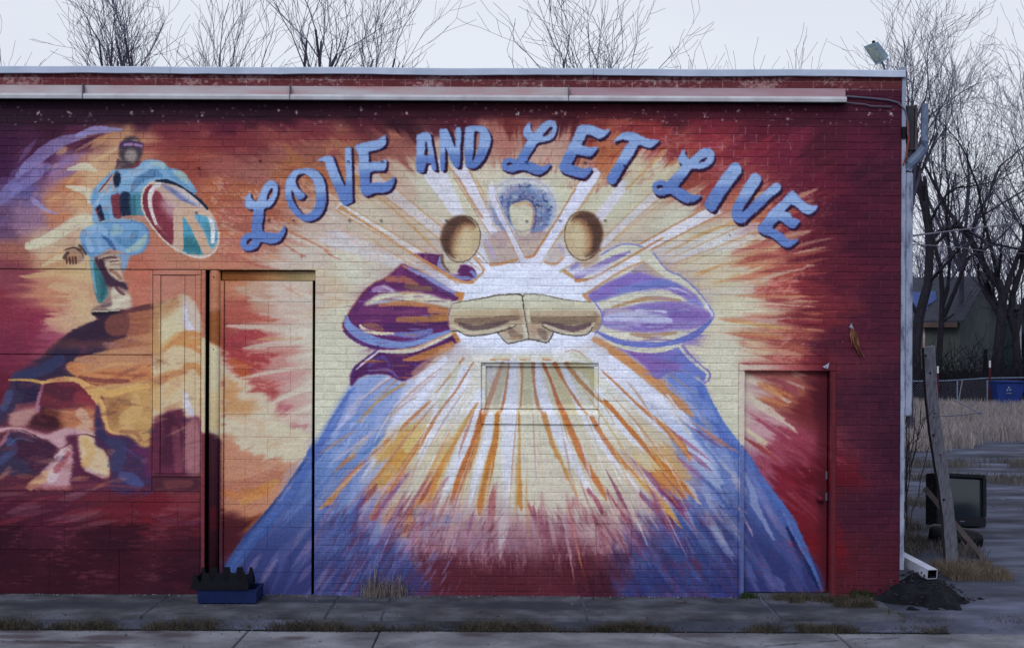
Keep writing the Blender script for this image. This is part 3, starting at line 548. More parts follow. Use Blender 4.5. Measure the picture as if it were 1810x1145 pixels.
stroke([(1160, 1080), (1240, 1000), (1330, 960), (1410, 970)], [5, 12, 13, 8], '#bc7c48', 3.5, .9)
stroke([(1150, 1040), (1260, 960)], [9, 6], '#c89c60', 4, .7)
stroke([(1300, 1050), (1360, 1055), (1420, 1090)], [3, 9, 8], '#c07c48', 3, .85)
O()
poly([(266, 484), (352, 484), (352, 528), (326, 519), (300, 528), (266, 540)], '#b0705c', 2, .7, smooth=False, tex='h', amt=.2)
# left border of the wall below the panels
dabs(50, 0, 350, 868, 928, ['#7c2430', '#6c1c28', '#8c3038', '#5c1c34', '#84505c'], direction=-12, w=(3, 12), L=(30, 90))
dabs(40, 0, 350, 930, 1045, ['#401420', '#4c1824', '#541c28'], direction=0, w=(5, 16), L=(30, 90), op=(.2, .4))

dabs(90, 0, 350, 620, 860, ['#5c2430', '#b07048', '#7c3038', '#c49a6c', '#3c2844', '#8c4438'], direction=-10, w=(3, 9), L=(14, 50), op=(.12, .35))
smear(2.5, 2.2, 221, FARLEFT * (PYY > 478), horiz=True)
# ---- left figure
O(100, 380, 5.725)
poly([(345, 430), (400, 490), (460, 600), (515, 740), (505, 830), (430, 897), (385, 790), (355, 620), (340, 520)], '#37747c', 1.2, 1)
stroke([(350, 450), (365, 620), (395, 780)], [6, 5, 2], '#6ca4c4', 2, .7)
stroke([(430, 620), (470, 720), (450, 840)], [4, 10, 5], '#285c60', 3, .6)
poly([(590, 395), (740, 400), (720, 470), (690, 560), (650, 545), (640, 440)], '#7098c4', 1.5, .95)
O(120, 230, 4.979)
poly([(430, 250), (470, 270), (570, 300), (610, 330), (500, 345), (415, 350), (425, 300)], '#5c464c', 1, 1)
poly([(560, 310), (600, 280), (650, 278), (600, 335), (540, 338)], '#80343c', 1, 1)
poly([(410, 350), (500, 343), (600, 332), (640, 290), (700, 262), (780, 265), (850, 290), (890, 335), (970, 350), (1050, 420), (1108, 500), (1118, 560), (900, 560), (700, 560), (660, 640), (665, 750), (560, 765), (330, 800), (235, 825), (210, 760), (215, 680), (197, 640), (208, 560), (250, 490), (310, 430), (375, 370)], '#6a9ecb', 1, 1)
stroke([(560, 540), (620, 440), (740, 380), (820, 400)], [5, 14, 16, 6], '#3f6c9c', 4, .75)
stroke([(480, 420), (600, 370), (720, 310)], [8, 14, 10], '#8cb4d8', 5, .7)
stroke([(740, 290), (820, 300), (850, 330)], 9, '#a0b8b0', 4, .7)
stroke([(930, 380), (1000, 400), (1040, 450)], [8, 14, 8], '#9cb0a4', 4, .75)
stroke([(870, 340), (1000, 480), (1100, 540)], 9, '#4c86b8', 4, .6)
stroke([(240, 520), (230, 600), (215, 640)], 7, '#4f88c0', 3, .7)
stroke([(400, 520), (300, 570), (250, 640)], 5, '#86b4dc', 3, .8)
stroke([(270, 540), (330, 470), (385, 400)], [3, 4, 5], '#843c40', 1.5, .9)
stroke([(285, 545), (350, 470), (400, 400)], [3, 5, 5], '#c09c84', 1.5, .8)
stroke([(335, 550), (360, 470)], 4, '#b49080', 1.5, .8); stroke([(405, 525), (385, 440)], 4, '#b49080', 1.5, .8)
blob(428, 430, 30, 66, '#222c48', 1, 4, hard=.8)
poly([(375, 585), (395, 570), (457, 566), (472, 762), (405, 768), (385, 680)], '#7e3642', .8, 1)
poly([(460, 565), (550, 563), (562, 750), (478, 757)], '#222e4c', 1, 1)
poly([(552, 565), (655, 570), (660, 745), (562, 748)], '#3c7e92', 2, .9)
stroke([(580, 580), (580, 740)], 6, '#2c6068', 3, .6)
poly([(236, 690), (285, 650), (330, 790), (285, 806)], '#232a48', 1, 1, smooth=False)
stroke([(240, 690), (285, 800)], 3, '#843844', 1, .9)
stroke([(330, 700), (350, 780)], 6, '#4888b0', 3, .7)
stroke([(470, 765), (560, 760), (640, 770), (690, 800)], [3, 6, 8, 5], '#b07868', 1.5, .9)
poly([(220, 835), (350, 800), (500, 785), (640, 810), (690, 860), (706, 930), (690, 1020), (640, 1080), (540, 1100), (440, 1060), (380, 1045), (300, 1090), (220, 1120), (150, 1070), (110, 990), (105, 910), (150, 865)], '#6093c6', 1.2, 1)
stroke([(300, 930), (360, 980), (410, 1050)], [3, 8, 5], '#345c94', 3, .85)
stroke([(430, 960), (530, 1000), (600, 900)], [8, 16, 10], '#3f78a4', 5, .7)
stroke([(520, 1060), (620, 1010), (680, 930)], [8, 14, 6], '#9cb4a8', 4, .8)
stroke([(420, 850), (450, 880), (400, 900)], 12, '#90b0b4', 5, .7)
stroke([(180, 880), (260, 860), (320, 890)], 12, '#8cb4e0', 5, .7)
stroke([(170, 960), (200, 1050)], 9, '#8cb4e0', 4, .7); stroke([(260, 960), (290, 1040)], 8, '#80a8d8', 4, .6)
stroke([(130, 1000), (170, 1080), (230, 1110)], 6, '#4478b0', 3, .7)
stroke([(640, 1075), (700, 1000), (706, 900), (670, 840), (560, 795)], 3, '#4478b0', 1.2, .7)
# head with glasses
blob(548, 180, 92, 112, '#4a3c44', 1, 8, hard=.92)
blob(552, 222, 62, 62, '#8a7c76', 1, 0, hard=.25)
blob(560, 235, 34, 40, '#94807c', .8)
blob(585, 92, 40, 22, '#8a7a70', .8)
stroke([(462, 145), (480, 118), (560, 108), (648, 128)], [5, 7, 7, 6], '#54345c', 1.5, 1); stroke([(478, 150), (560, 132), (640, 160)], 3, '#54345c', 1, 1)
stroke([(500, 128), (560, 122)], 5, '#8e6c94', 1.5, 1); stroke([(590, 128), (640, 138)], 5, '#8e6c94', 1.5, 1)
# round disc with a peace sign
DISC = [(760, 445), (860, 440), (960, 470), (1060, 530), (1160, 610), (1240, 700), (1300, 800), (1325, 900), (1320, 1000), (1270, 1080), (1180, 1118), (1090, 1110), (980, 1060), (880, 1000), (790, 910), (700, 790), (655, 690), (648, 590), (680, 500)]
poly(DISC, '#c4a090', 1, 1)
poly([(680, 500), (740, 480), (720, 560), (715, 680), (760, 790), (800, 860), (880, 940), (925, 1000), (880, 1000), (790, 910), (700, 790), (655, 690), (648, 590)], '#863440', 1.2, 1)
poly([(745, 545), (800, 545), (840, 600), (880, 660), (945, 730), (930, 980), (860, 930), (790, 830), (745, 740), (735, 640)], '#8c3644', 1.5, 1)
poly([(830, 600), (950, 680), (945, 800), (880, 740), (830, 680)], '#b08890', 5, .85)
poly([(820, 480), (900, 500), (1060, 590), (1150, 668), (1040, 650), (920, 560)], '#5c68a4', 2, .9)
poly([(920, 490), (1040, 540), (1160, 640), (1200, 690), (1100, 640), (1000, 570)], '#ccc0c4', 2.5, .9)
poly([(1015, 750), (1060, 770), (1120, 870), (1190, 1085), (1100, 1085), (1000, 1062)], '#3c92b4', 1.2, 1)
poly([(1010, 930), (1140, 950), (1185, 1080), (1005, 1060)], '#2c7078', 4, .75)
poly([(1115, 750), (1240, 760), (1300, 830), (1316, 960), (1262, 1045), (1200, 900)], '#4898bc', 1.2, 1)
poly([(1200, 820), (1260, 860), (1290, 960), (1262, 1000)], '#287078', 4, .7)
stroke([(1225, 720), (1270, 840), (1270, 980)], [4, 8, 7], '#d4d0d8', 1.5, 1)
stroke([(965, 720), (972, 1035)], 17, '#c4a088', 1.2, 1); stroke([(1040, 720), (1120, 860), (1215, 1060)], 15, '#c49c80', 1.2, 1); stroke([(1000, 650), (1100, 690), (1240, 740)], 11, '#c8a48c', 1.5, 1)
stroke([(800, 470), (730, 540), (720, 660), (770, 820)], [8, 8, 6, 5], '#d4c8c8', 1.5, 1)
stroke(DISC[10:] + DISC[:1], 3.2, '#d0c0b0', 1, .95); stroke(DISC[7:12], 3.2, '#d0c0b4', 1, .95)
stroke([(760, 447), (860, 448), (960, 480), (1060, 540), (1160, 620), (1225, 690)], [2, 7, 4, 3, 5, 4], '#1f2a48', 1.2, 1)
# fist, boot
O(100, 380, 5.725)
blob(168, 415, 88, 74, '#9c7860', 1, -8, hard=.9)
blob(150, 440, 66, 46, '#a06844', .8)
stroke([(85, 350), (160, 328), (240, 350)], 3, '#4c3430', 1.2, .9); stroke([(72, 430), (90, 400), (110, 380)], 6, '#4c3430', 2, .8)
for x in (95, 125, 158, 190): stroke([(x, 425), (x + 4, 485)], 3, '#50302c', 1.2, .9)
stroke([(200, 340), (250, 380), (270, 430)], 3, '#5c4038', 1.5, .8); stroke([(225, 310), (250, 330), (290, 390)], 5, '#5c4040', 2, .9); stroke([(240, 470), (275, 430)], 3, '#8c7098', 2, .6)
poly([(380, 430), (460, 395), (560, 360), (600, 430), (645, 440), (652, 540), (680, 670), (708, 690), (720, 770), (745, 850), (752, 930), (640, 955), (500, 972), (360, 975), (358, 950), (400, 920), (470, 880), (520, 810), (510, 710), (450, 580), (400, 500)], '#8a6c64', 1, 1)
poly([(378, 435), (470, 460), (500, 540), (560, 630), (690, 690), (715, 760), (640, 730), (510, 715), (450, 590)], '#4c2c40', 1.5, 1)
poly([(490, 475), (560, 445), (640, 440), (645, 540), (672, 668), (590, 640), (520, 570)], '#bca48c', 1.2, 1)
stroke([(540, 470), (620, 460)], 3, '#6c4848', 1.2, .8); stroke([(545, 500), (635, 495)], 3, '#8c6c60', 1.2, .8); stroke([(540, 560), (600, 590), (640, 640)], 6, '#905c48', 2, .8); stroke([(430, 440), (500, 410), (570, 390)], 5, '#a88c78', 2, .8); stroke([(410, 460), (520, 425), (600, 430)], 3, '#4c3038', 1.2, .8)
poly([(575, 730), (640, 780), (730, 800), (750, 870), (750, 935), (600, 955), (500, 960), (560, 900), (545, 800)], '#cbbfa2', 2, 1)
stroke([(590, 730), (640, 780), (680, 800)], [4, 6, 3], '#6c4048', 1.5, .9); stroke([(450, 920), (540, 900)], 5, '#6c5058', 2.5, .7)
poly([(350, 985), (430, 968), (620, 962), (570, 1000), (470, 1015), (370, 1018)], '#30202c', 1, 1)
stroke([(365, 970), (500, 968), (630, 960)], 2, '#c8bca0', 1, .9)

# ---- woman with the big round hair
O(760, 310, 5.656)
blob(925, 310, 322, 282, '#c6c6cc', .75, 0, hard=.93)
blob(935, 330, 262, 222, '#8496c4', .92, 0, hard=.85, tex='g', amt=.2); blob(840, 170, 120, 60, '#b4b0c4', .7); blob(760, 300, 70, 60, '#4c5c98', .6)
poly([(600, 330), (640, 460), (720, 550), (760, 560), (740, 480), (660, 360), (600, 290)], '#7484bc', 2, .95, tex='g', amt=.4)
poly([(720, 260), (760, 180), (860, 130), (960, 120), (1080, 180), (1180, 280), (1210, 380), (1190, 480), (1120, 550), (1010, 560), (1030, 440), (1030, 340), (970, 250), (860, 280), (800, 310), (800, 430), (760, 400), (720, 320)], '#6c80b4', 4, .92, tex='g', amt=.3)
for i in range(260):
    a, r = rng.uniform(-2.9, .9), rng.uniform(.55, .98)
    x, y = 930 + 285 * r * np.cos(a), 330 + 235 * r * np.sin(a)
    if 790 < x < 1035 and 270 < y < 560: continue
    stroke([(x, y), (x + rng.normal(0, 18), y + rng.normal(0, 18)), (x + rng.normal(0, 26), y + rng.normal(0, 26))], rng.uniform(1.5, 4),
           ['#3c4878', '#5470b0', '#7c98d0', '#98acb8', '#9884ac', '#44507c', '#b0b0a8'][rng.integers(7)], 1.5, rng.uniform(.3, .75))
stroke([(720, 270), (800, 280), (900, 250), (980, 230)], [8, 12, 12, 6], '#4c5c98', 3, .8, 'g', .3); stroke([(740, 200), (840, 140), (880, 150)], [6, 10, 4], '#a08cac', 4, .7)
stroke([(775, 530), (745, 420), (770, 300), (840, 215), (930, 185), (1020, 215), (1085, 300), (1105, 410), (1075, 520), (1030, 550)], [13, 18, 20, 20, 18, 20, 22, 24, 20, 10], '#6a78a4', 5, .8, 'g', .3)
for i in range(150):
    a = rng.uniform(-3.6, .7); k_ = rng.uniform(.62, 1.0); x, y = 928 + 205 * k_ * np.cos(a), 385 + 205 * k_ * np.sin(a)
    stroke([(x, y), (x + rng.normal(0, 14), y + rng.normal(0, 14)), (x + rng.normal(0, 20), y + rng.normal(0, 20))], rng.uniform(1.2, 3.2), ['#38406c', '#54689c', '#8c9cc0', '#a4a8b4', '#8c7ca4', '#484c78'][rng.integers(6)], 1.4, rng.uniform(.4, .85))
stroke([(790, 440), (785, 340), (840, 265), (930, 235), (1000, 250), (1050, 330), (1055, 440), (1030, 530)], 4, '#484c74', 3, .6, 'g', .3)
poly([(800, 310), (860, 280), (930, 262), (980, 255), (1030, 330), (1033, 440), (1005, 530), (930, 562), (855, 540), (805, 440)], '#c8c2a8', 1, 1)
stroke([(840, 300), (930, 270), (990, 290)], 7, '#c09870', 3, .7); stroke([(990, 280), (1028, 340), (1028, 440), (1005, 520)], 3, '#b4745c', 1.5, .8); stroke([(850, 540), (920, 560), (1000, 535)], 2.5, '#a08470', 1.5, .7)
stroke([(640, 640), (760, 590), (850, 620), (930, 650), (1020, 615), (1130, 600)], [14, 22, 16, 14, 16, 18], '#a4809c', 6, .55, 'g', .3)
stroke([(700, 610), (800, 570), (850, 580)], 3, '#8c6478', 2, .6); stroke([(1010, 575), (1090, 570), (1160, 590)], 3, '#8c6478', 2, .6)
poly([(855, 555), (920, 575), (1000, 545), (985, 600), (930, 615), (880, 600)], '#c4b49c', 1.5, .95); stroke([(860, 570), (890, 605), (950, 615), (995, 570)], 2.5, '#b09080', 1.5, .7)
blob(975, 455, 14, 6, '#8c8c7c', .6); blob(900, 400, 60, 20, '#d0ccb8', .5)
ring = [(600, 420), (590, 300), (640, 150), (780, 50), (940, 35), (1100, 70), (1200, 160), (1255, 290), (1230, 440), (1150, 540)]
stroke(ring, 2.5, '#a8a0d0', 1.6, .7, 'g', .5); stroke([(1150, 120), (1230, 240), (1240, 380)], 3, '#a89ccc', 2, .5)
poly([(630, 600), (720, 570), (830, 620), (900, 640), (960, 620), (1060, 570), (1170, 580), (1110, 680), (1050, 800), (960, 810), (900, 720), (880, 860), (700, 890), (610, 890), (560, 780), (520, 680), (560, 640)], '#b4988c', 3, .85, tex='g', amt=.3)
stroke([(640, 600), (720, 640), (700, 700)], 12, '#ac8c94', 5, .6); stroke([(560, 640), (610, 740), (650, 830)], [5, 7, 5], '#b09cc8', 2.5, .8); stroke([(600, 890), (700, 880), (860, 840)], [5, 5, 4], '#b87844', 2, .8)
stroke([(900, 800), (960, 815), (1040, 800)], [3, 5, 4], '#b87040', 2, .85); stroke([(1050, 790), (1110, 690), (1200, 560)], [4, 4, 3], '#b06c40', 1.8, .85); stroke([(900, 790), (1000, 700)], 10, '#c0a890', 4, .4)
ray2 = [(740, 470), (870, 720), (940, 880)]
stroke([(610, 150), (700, 380), (800, 560), (880, 760), (940, 890)], [12, 13, 12, 11, 14], '#cfcce2', 2, .92); stroke([(650, 200), (740, 400), (850, 620), (930, 780)], 2, '#b08860', 1.3, .8, 'g', .4); stroke([(590, 300), (700, 500), (800, 660), (890, 860)], 2, '#b08060', 1.3, .7, 'g', .4)
stroke([(1045, 880), (1160, 700), (1320, 450), (1500, 160), (1640, -20)], [12, 17, 20, 22, 20], '#d0d0ea', 2, .92); stroke([(1040, 790), (1130, 650), (1290, 400), (1450, 130)], [4, 4, 3, 3], '#b07848', 1.3, .85, 'g', .3); stroke([(1200, 740), (1340, 520), (1560, 250), (1700, 30)], [3, 3, 3, 3], '#bc9870', 1.6, .7, 'g', .4)
poly([(1140, 850), (1220, 740), (1290, 680), (1340, 760), (1330, 820), (1250, 900), (1180, 890)], '#b8a094', 2.5, .7); stroke([(1140, 860), (1200, 880), (1260, 880), (1330, 820)], 4, '#bc8050', 2, .8); stroke([(1290, 690), (1320, 760)], [5, 3], '#a898d0', 2, .8)
stroke([(440, 820), (530, 940), (470, 1020), (400, 1070)], 4, '#c08454', 2, .85); stroke([(1330, 950), (1420, 1010), (1490, 1060)], [7, 6, 4], '#bc8450', 2.5, .85); stroke([(1300, 960), (1400, 900), (1450, 870)], [5, 5, 3], '#b8a880', 2, .8)

# ---- left purple sleeve
O(590, 420, 4.2417)
poly([(600, 125), (700, 118), (810, 135), (800, 200), (860, 255), (940, 270), (970, 200), (1050, 230), (1060, 280), (1010, 330), (900, 300), (820, 260), (700, 190)], '#6a2c62', 1.2, 1)
stroke([(800, 150), (790, 210), (850, 270), (960, 300), (1050, 290)], [7, 7, 5, 6, 8], '#7c88c8', 2.5, .85)
stroke([(610, 130), (740, 205), (860, 280), (960, 330), (1040, 330)], [3, 4, 4, 5, 6], '#c07c44', 1.5, .9)
poly([(510, 195), (440, 250), (380, 300), (300, 335), (220, 400), (160, 480), (110, 560), (65, 640), (75, 700), (130, 750), (210, 795), (300, 820), (400, 840), (500, 845), (640, 810), (760, 760), (890, 710), (865, 600), (880, 490), (930, 470), (960, 420), (880, 390), (760, 320), (640, 250), (560, 210)], '#6c2e66', 1, 1, tex='h', amt=.06)
stroke([(520, 210), (640, 270), (760, 340), (900, 410), (950, 430)], [5, 6, 6, 7, 9], '#bc8060', 2.5, .7)
stroke([(560, 230), (680, 290), (780, 360), (900, 420)], [4, 9, 14, 9], '#7e88cc', 3.5, .85)
stroke([(640, 290), (760, 370), (900, 440)], [6, 8, 8], '#5c2c64', 3, .8)
stroke([(400, 310), (520, 310), (620, 350)], [10, 12, 6], '#a4604c', 4, .85, 'h', .4); stroke([(540, 360), (640, 375), (720, 380)], 9, '#84604c', 4, .75)
stroke([(300, 390), (380, 370), (450, 400)], [9, 10, 4], '#a880b4', 3, .8); stroke([(365, 362), (440, 400), (330, 402)], 2, '#d0c8d0', 1.2, .8)
stroke([(500, 240), (480, 280)], 10, '#843a70', 5, .6)
poly([(225, 505), (320, 435), (420, 412), (620, 408), (740, 432), (820, 462), (880, 470), (870, 530), (760, 505), (600, 485), (450, 480), (330, 495)], '#cec8ae', 2, 1)
stroke([(340, 505), (480, 490), (640, 500), (840, 540)], [5, 9, 9, 8], '#bc7c44', 3, .85, 'h', .3)
stroke([(220, 540), (400, 550), (600, 550), (700, 545)], 14, '#7a3668', 4, .8)
stroke([(740, 540), (800, 590), (840, 560)], [18, 20, 12], '#b47448', 5, .85, 'h', .3)
stroke([(480, 610), (640, 612), (850, 605)], [9, 12, 12], '#a8703c', 4, .85, 'h', .4)
stroke([(400, 660), (600, 665), (860, 650)], 13, '#5c2a60', 3, .9)
stroke([(90, 590), (110, 660), (200, 730), (330, 780), (500, 800), (680, 760), (880, 695)], [6, 14, 17, 15, 12, 12, 5], '#6c8ad0', 3, .92, 'h', .2)
stroke([(450, 720), (600, 725), (720, 700)], [6, 12, 10], '#6280c8', 4, .7)
stroke([(420, 760), (560, 770), (700, 730)], [3, 6, 3], '#5a2c68', 3, .6)
stroke([(230, 650), (300, 665), (360, 690)], [6, 13, 8], '#905c50', 3, .85)
stroke([(195, 655), (230, 690), (330, 715), (440, 715)], [4, 7, 6, 4], '#d0c4a8', 1.8, 1)
stroke([(510, 195), (380, 300), (300, 335), (220, 400), (160, 480), (110, 560), (62, 640), (72, 700)], 2, '#a87050', 1.2, .8)
stroke([(75, 700), (130, 750), (210, 795), (330, 830), (450, 845)], [4, 5, 5, 4], '#5c2c74', 1.5, .85)
poly([(350, 850), (500, 865), (640, 840), (800, 780), (900, 715), (935, 770), (870, 830), (760, 900), (680, 980), (560, 1060), (500, 1075), (400, 1030), (300, 1022), (200, 1045), (130, 1112), (118, 1040), (150, 975), (240, 900)], '#5c2860', 1.5, 1, tex='h', amt=.06)
stroke([(520, 915), (640, 895), (760, 850), (880, 800)], [4, 13, 15, 11], '#b8743f', 4, .9, 'h', .3)
stroke([(600, 1010), (700, 940), (860, 830)], [10, 14, 14], '#bc9070', 6, .6)
stroke([(260, 960), (360, 890), (420, 960)], [5, 6, 3], '#54489c', 3, .6); stroke([(260, 995), (400, 985), (480, 1050)], [3, 5, 3], '#6c5cb0', 2.5, .7)
stroke([(345, 848), (480, 852), (620, 830), (760, 772), (890, 712)], [4, 8, 9, 7, 6], '#cfc4b0', 1.6, 1); stroke([(480, 838), (640, 812), (780, 752), (880, 705)], 2.5, '#b87c50', 1.4, .8)
stroke([(165, 985), (250, 915), (335, 850)], [2, 4, 3], '#cbc4dc', 1.2, .95); stroke([(130, 1060), (150, 975), (240, 900), (330, 830)], 2.5, '#5c2c78', 1.2, .9)
stroke([(920, 425), (960, 425), (940, 470)], 8, '#c07c3c', 2, .9); stroke([(900, 720), (930, 770)], 8, '#bc7c40', 2.5, .85)

# ---- right lavender sleeve
O(1020, 420, 4.241)
poly([(180, 125), (260, 80), (340, 48), (420, 50), (490, 68), (560, 110), (620, 180), (680, 245), (760, 280), (840, 340), (920, 420), (980, 500), (1022, 560), (1022, 600), (960, 670), (880, 730), (780, 780), (640, 810), (500, 815), (360, 800), (220, 760), (130, 715), (180, 640), (185, 570), (150, 490), (100, 470), (50, 430), (140, 370), (300, 270), (200, 250), (60, 300), (0, 290), (80, 230)], '#cdc8b4', 1.2, 1)
stroke([(0, 290), (120, 230), (260, 160), (390, 105)], [12, 11, 10, 4], '#8068b4', 4, .85, 'g', .5); stroke([(0, 260), (150, 240), (230, 220)], 12, '#c4bce4', 4, .7)
stroke([(-10, 320), (120, 300), (300, 200), (500, 80), (640, 0)], [6, 5, 4, 4, 3], '#b07044', 1.8, .85)
stroke([(60, 360), (300, 240), (440, 160)], 14, '#d2d0e4', 4, .8)
stroke([(60, 425), (200, 330), (360, 235), (500, 175)], [5, 4, 4, 3], '#bc8454', 2, .8)
poly([(75, 435), (200, 350), (330, 290), (430, 250), (560, 280), (700, 320), (800, 370), (900, 440), (945, 520), (860, 500), (780, 440), (680, 395), (560, 388), (420, 400), (300, 430), (140, 478)], '#7a60b6', 2.2, 1, tex='h', amt=.1)
stroke([(300, 400), (480, 360), (640, 340), (760, 360)], [8, 14, 14, 6], '#6470c0', 4.5, .85, 'h', .3)
stroke([(420, 250), (500, 225), (560, 265), (640, 290)], [8, 16, 12, 5], '#98808c', 5, .75); stroke([(500, 190), (560, 240), (620, 280)], [4, 8, 4], '#b09878', 4, .7)
stroke([(720, 400), (820, 430), (900, 490)], [5, 8, 6], '#8468b0', 3, .85); stroke([(840, 480), (900, 480), (930, 520)], 9, '#7c88cc', 4, .7); stroke([(620, 385), (740, 380), (860, 430)], 3, '#c8c4e4', 2, .7)
stroke([(110, 470), (260, 445), (360, 410), (500, 385)], 2.5, '#6c78c4', 1.5, .85)
stroke([(260, 520), (400, 480), (520, 455), (660, 455), (770, 468)], [4, 6, 8, 7, 4], '#a87c50', 3, .85, 'h', .3)
poly([(195, 545), (340, 525), (480, 492), (640, 480), (780, 478), (880, 510), (960, 535), (1015, 590), (950, 655), (850, 690), (740, 695), (620, 705), (480, 712), (360, 700), (260, 685), (190, 655), (188, 600)], '#8066b0', 2, 1, tex='h', amt=.08)
stroke([(220, 560), (340, 545), (420, 575), (360, 600)], 9, '#b8a4b0', 4, .7)
stroke([(215, 600), (400, 590), (560, 600), (700, 620)], [12, 18, 18, 8], '#b6b8e0', 4.5, .85, 'h', .4); stroke([(440, 545), (560, 540), (660, 555)], 5, '#c8c4e8', 2.5, .8); stroke([(220, 650), (360, 660), (480, 640)], 10, '#a090c8', 4.5, .7)
stroke([(700, 580), (840, 575), (980, 575)], [10, 14, 9], '#7454a4', 4, .7); stroke([(640, 660), (800, 650), (920, 640)], 9, '#8c74b8', 4, .7); stroke([(480, 650), (560, 680), (700, 660)], 6, '#74549c', 3, .6)
stroke([(200, 705), (320, 740), (440, 765), (560, 760), (720, 740)], [4, 7, 7, 5, 3], '#cfc4b4', 2, .95); stroke([(400, 720), (520, 735), (620, 725), (740, 710)], [5, 9, 9, 4], '#a07858', 3, .85, 'h', .3)
stroke([(150, 705), (240, 750), (360, 790), (500, 800), (660, 795), (800, 760), (900, 710), (1010, 610)], [4, 8, 10, 11, 10, 11, 11, 4], '#5560ba', 2.2, .95, 'h', .15); stroke([(440, 780), (560, 765), (700, 765)], 3, '#8c60a8', 2, .7)
OUT = [(180, 125), (260, 80), (340, 48), (420, 50), (490, 68)]
stroke(OUT, 2.4, '#6c70c4', 1.2, .95); stroke([(570, 115), (620, 180), (680, 245), (760, 280), (840, 340), (920, 420), (980, 500), (1022, 565), (1020, 605)], 2.2, '#6468bc', 1.2, .95)
stroke([(125, 480), (165, 530), (185, 590), (175, 650), (135, 715)], 3, '#6c64c0', 1.2, .95)
stroke([(960, 480), (985, 530), (1010, 575)], 4, '#c8c0e8', 2, .7)
poly([(260, 805), (400, 845), (560, 852), (770, 815), (850, 900), (930, 980), (985, 1015), (975, 1060), (940, 1085), (900, 1040), (800, 1000), (700, 1005), (600, 1060), (500, 960), (400, 880)], '#7656ae', 2, 1, grad=((1, .1), ['#7c58ac', '#8058a8', '#6468bc', '#5a6cc4']))
stroke([(560, 960), (640, 940), (740, 970)], 14, '#7c5098', 5, .7); stroke([(200, 770), (330, 815), (480, 840), (640, 835), (780, 800)], [3, 6, 9, 9, 5], '#cdc8b0', 1.6, 1)
stroke([(790, 800), (850, 880), (930, 955), (992, 1010), (985, 1062), (950, 1088)], 2.4, '#6c50a8', 1.1, .95); stroke([(765, 815), (840, 905), (930, 980), (975, 1020), (965, 1060)], 4, '#cdc8b0', 1.5, .9)
stroke([(50, 430), (90, 470)], 6, '#bc7c44', 2, .85)
stroke([(130, 760), (240, 820), (380, 920), (520, 1040), (650, 1145)], [10, 12, 15, 15, 14], '#c0804c', 4, .85, 'g', .3)

# fine folds in both sleeves
def folds(n, cx, cy, rx, ry, cols):
    O()
    for _ in range(n):
        u, v = rng.uniform(-.85, .85), rng.uniform(-.8, .8)
        if u * u + v * v > .72: continue
        x, y = cx + u * rx, cy + v * ry; l = rng.uniform(14, 44); b = -v * .10 * l
        stroke([(x - l / 2, y + b * .0), (x, y - b), (x + l / 2, y + b * .2)], [.7, rng.uniform(1.4, 4), .7], cols[rng.integers(len(cols))], 1.8, rng.uniform(.25, .6), 'g', .4)
folds(70, 700, 560, 98, 78, ['#8c3c70', '#54245c', '#b0703c', '#7c88cc', '#6c2c68', '#a8607c', '#48205c'])
folds(70, 1160, 565, 98, 70, ['#9c88c8', '#6c54a8', '#c4c4e4', '#8c70b8', '#6470c0', '#b09ca8', '#5c4c9c'])
folds(26, 690, 650, 60, 28, ['#4c2058', '#7c3464', '#b06c40', '#6454a4'])
folds(26, 1190, 648, 55, 30, ['#6450a8', '#8c60ac', '#5a6cc8', '#a080b8'])
# ---- joined hands
O(780, 500, 6.033)
HL = [(110, 215), (300, 180), (480, 150), (620, 125), (780, 117), (850, 128), (870, 250), (900, 430), (935, 598), (830, 615), (720, 645), (680, 620), (600, 530), (480, 545), (340, 558), (250, 550), (180, 512), (112, 512), (75, 440), (75, 330)]
HR = [(870, 128), (930, 115), (1080, 125), (1250, 160), (1400, 185), (1610, 205), (1662, 270), (1702, 350), (1690, 450), (1640, 520), (1600, 520), (1510, 555), (1400, 558), (1290, 540), (1190, 530), (1130, 630), (1040, 615), (935, 598), (905, 430)]
for H in (HL, HR): poly(H, '#c8c2a8', 1, 1, grad=((0, 1), ['#cfccb6', '#c6c0a4', '#b8a484', '#a8907a', '#c4b8a4']))
stroke([(170, 330), (420, 330), (820, 320)], [10, 16, 14], '#b89c78', 5, .6, 'h', .3); stroke([(160, 400), (450, 395), (830, 365)], [10, 12, 10], '#7c6050', 4.5, .85, 'h', .2)
stroke([(190, 435), (350, 480), (540, 450), (700, 410)], [6, 12, 10, 5], '#644c4c', 4, .85); stroke([(110, 450), (220, 500), (340, 520), (560, 500), (760, 450)], [4, 6, 5, 5, 4], '#c8bca0', 2.2, .9)
stroke([(720, 470), (760, 540), (840, 570)], [6, 14, 9], '#846858', 4, .85); stroke([(730, 590), (820, 585)], 4, '#b48c60', 2, .8); stroke([(840, 330), (880, 460), (905, 560)], [3, 6, 8], '#c8c4b0', 3, .9); stroke([(760, 300), (830, 330), (850, 400)], 8, '#a88468', 4, .6)
stroke([(960, 340), (1200, 340), (1620, 330)], [12, 16, 14], '#a89074', 5, .7, 'h', .3); stroke([(980, 390), (1300, 400), (1620, 385)], [12, 14, 12], '#7c6452', 4.5, .85, 'h', .2)
stroke([(1080, 420), (1250, 460), (1400, 485), (1580, 440)], [4, 9, 12, 7], '#644850', 3.5, .85); stroke([(1100, 445), (1280, 510), (1420, 535), (1560, 500), (1620, 430)], [3, 5, 5, 6, 4], '#c4b69c', 2, .9)
stroke([(1040, 500), (1080, 540), (1100, 580)], [8, 15, 9], '#80685c', 4, .85); stroke([(980, 450), (980, 560)], 9, '#a8846c', 4, .6); stroke([(920, 250), (930, 400)], [5, 5], '#cfc4a4', 2.5, .8); stroke([(1640, 330), (1670, 400), (1640, 480)], [8, 12, 8], '#94785c', 4, .7)
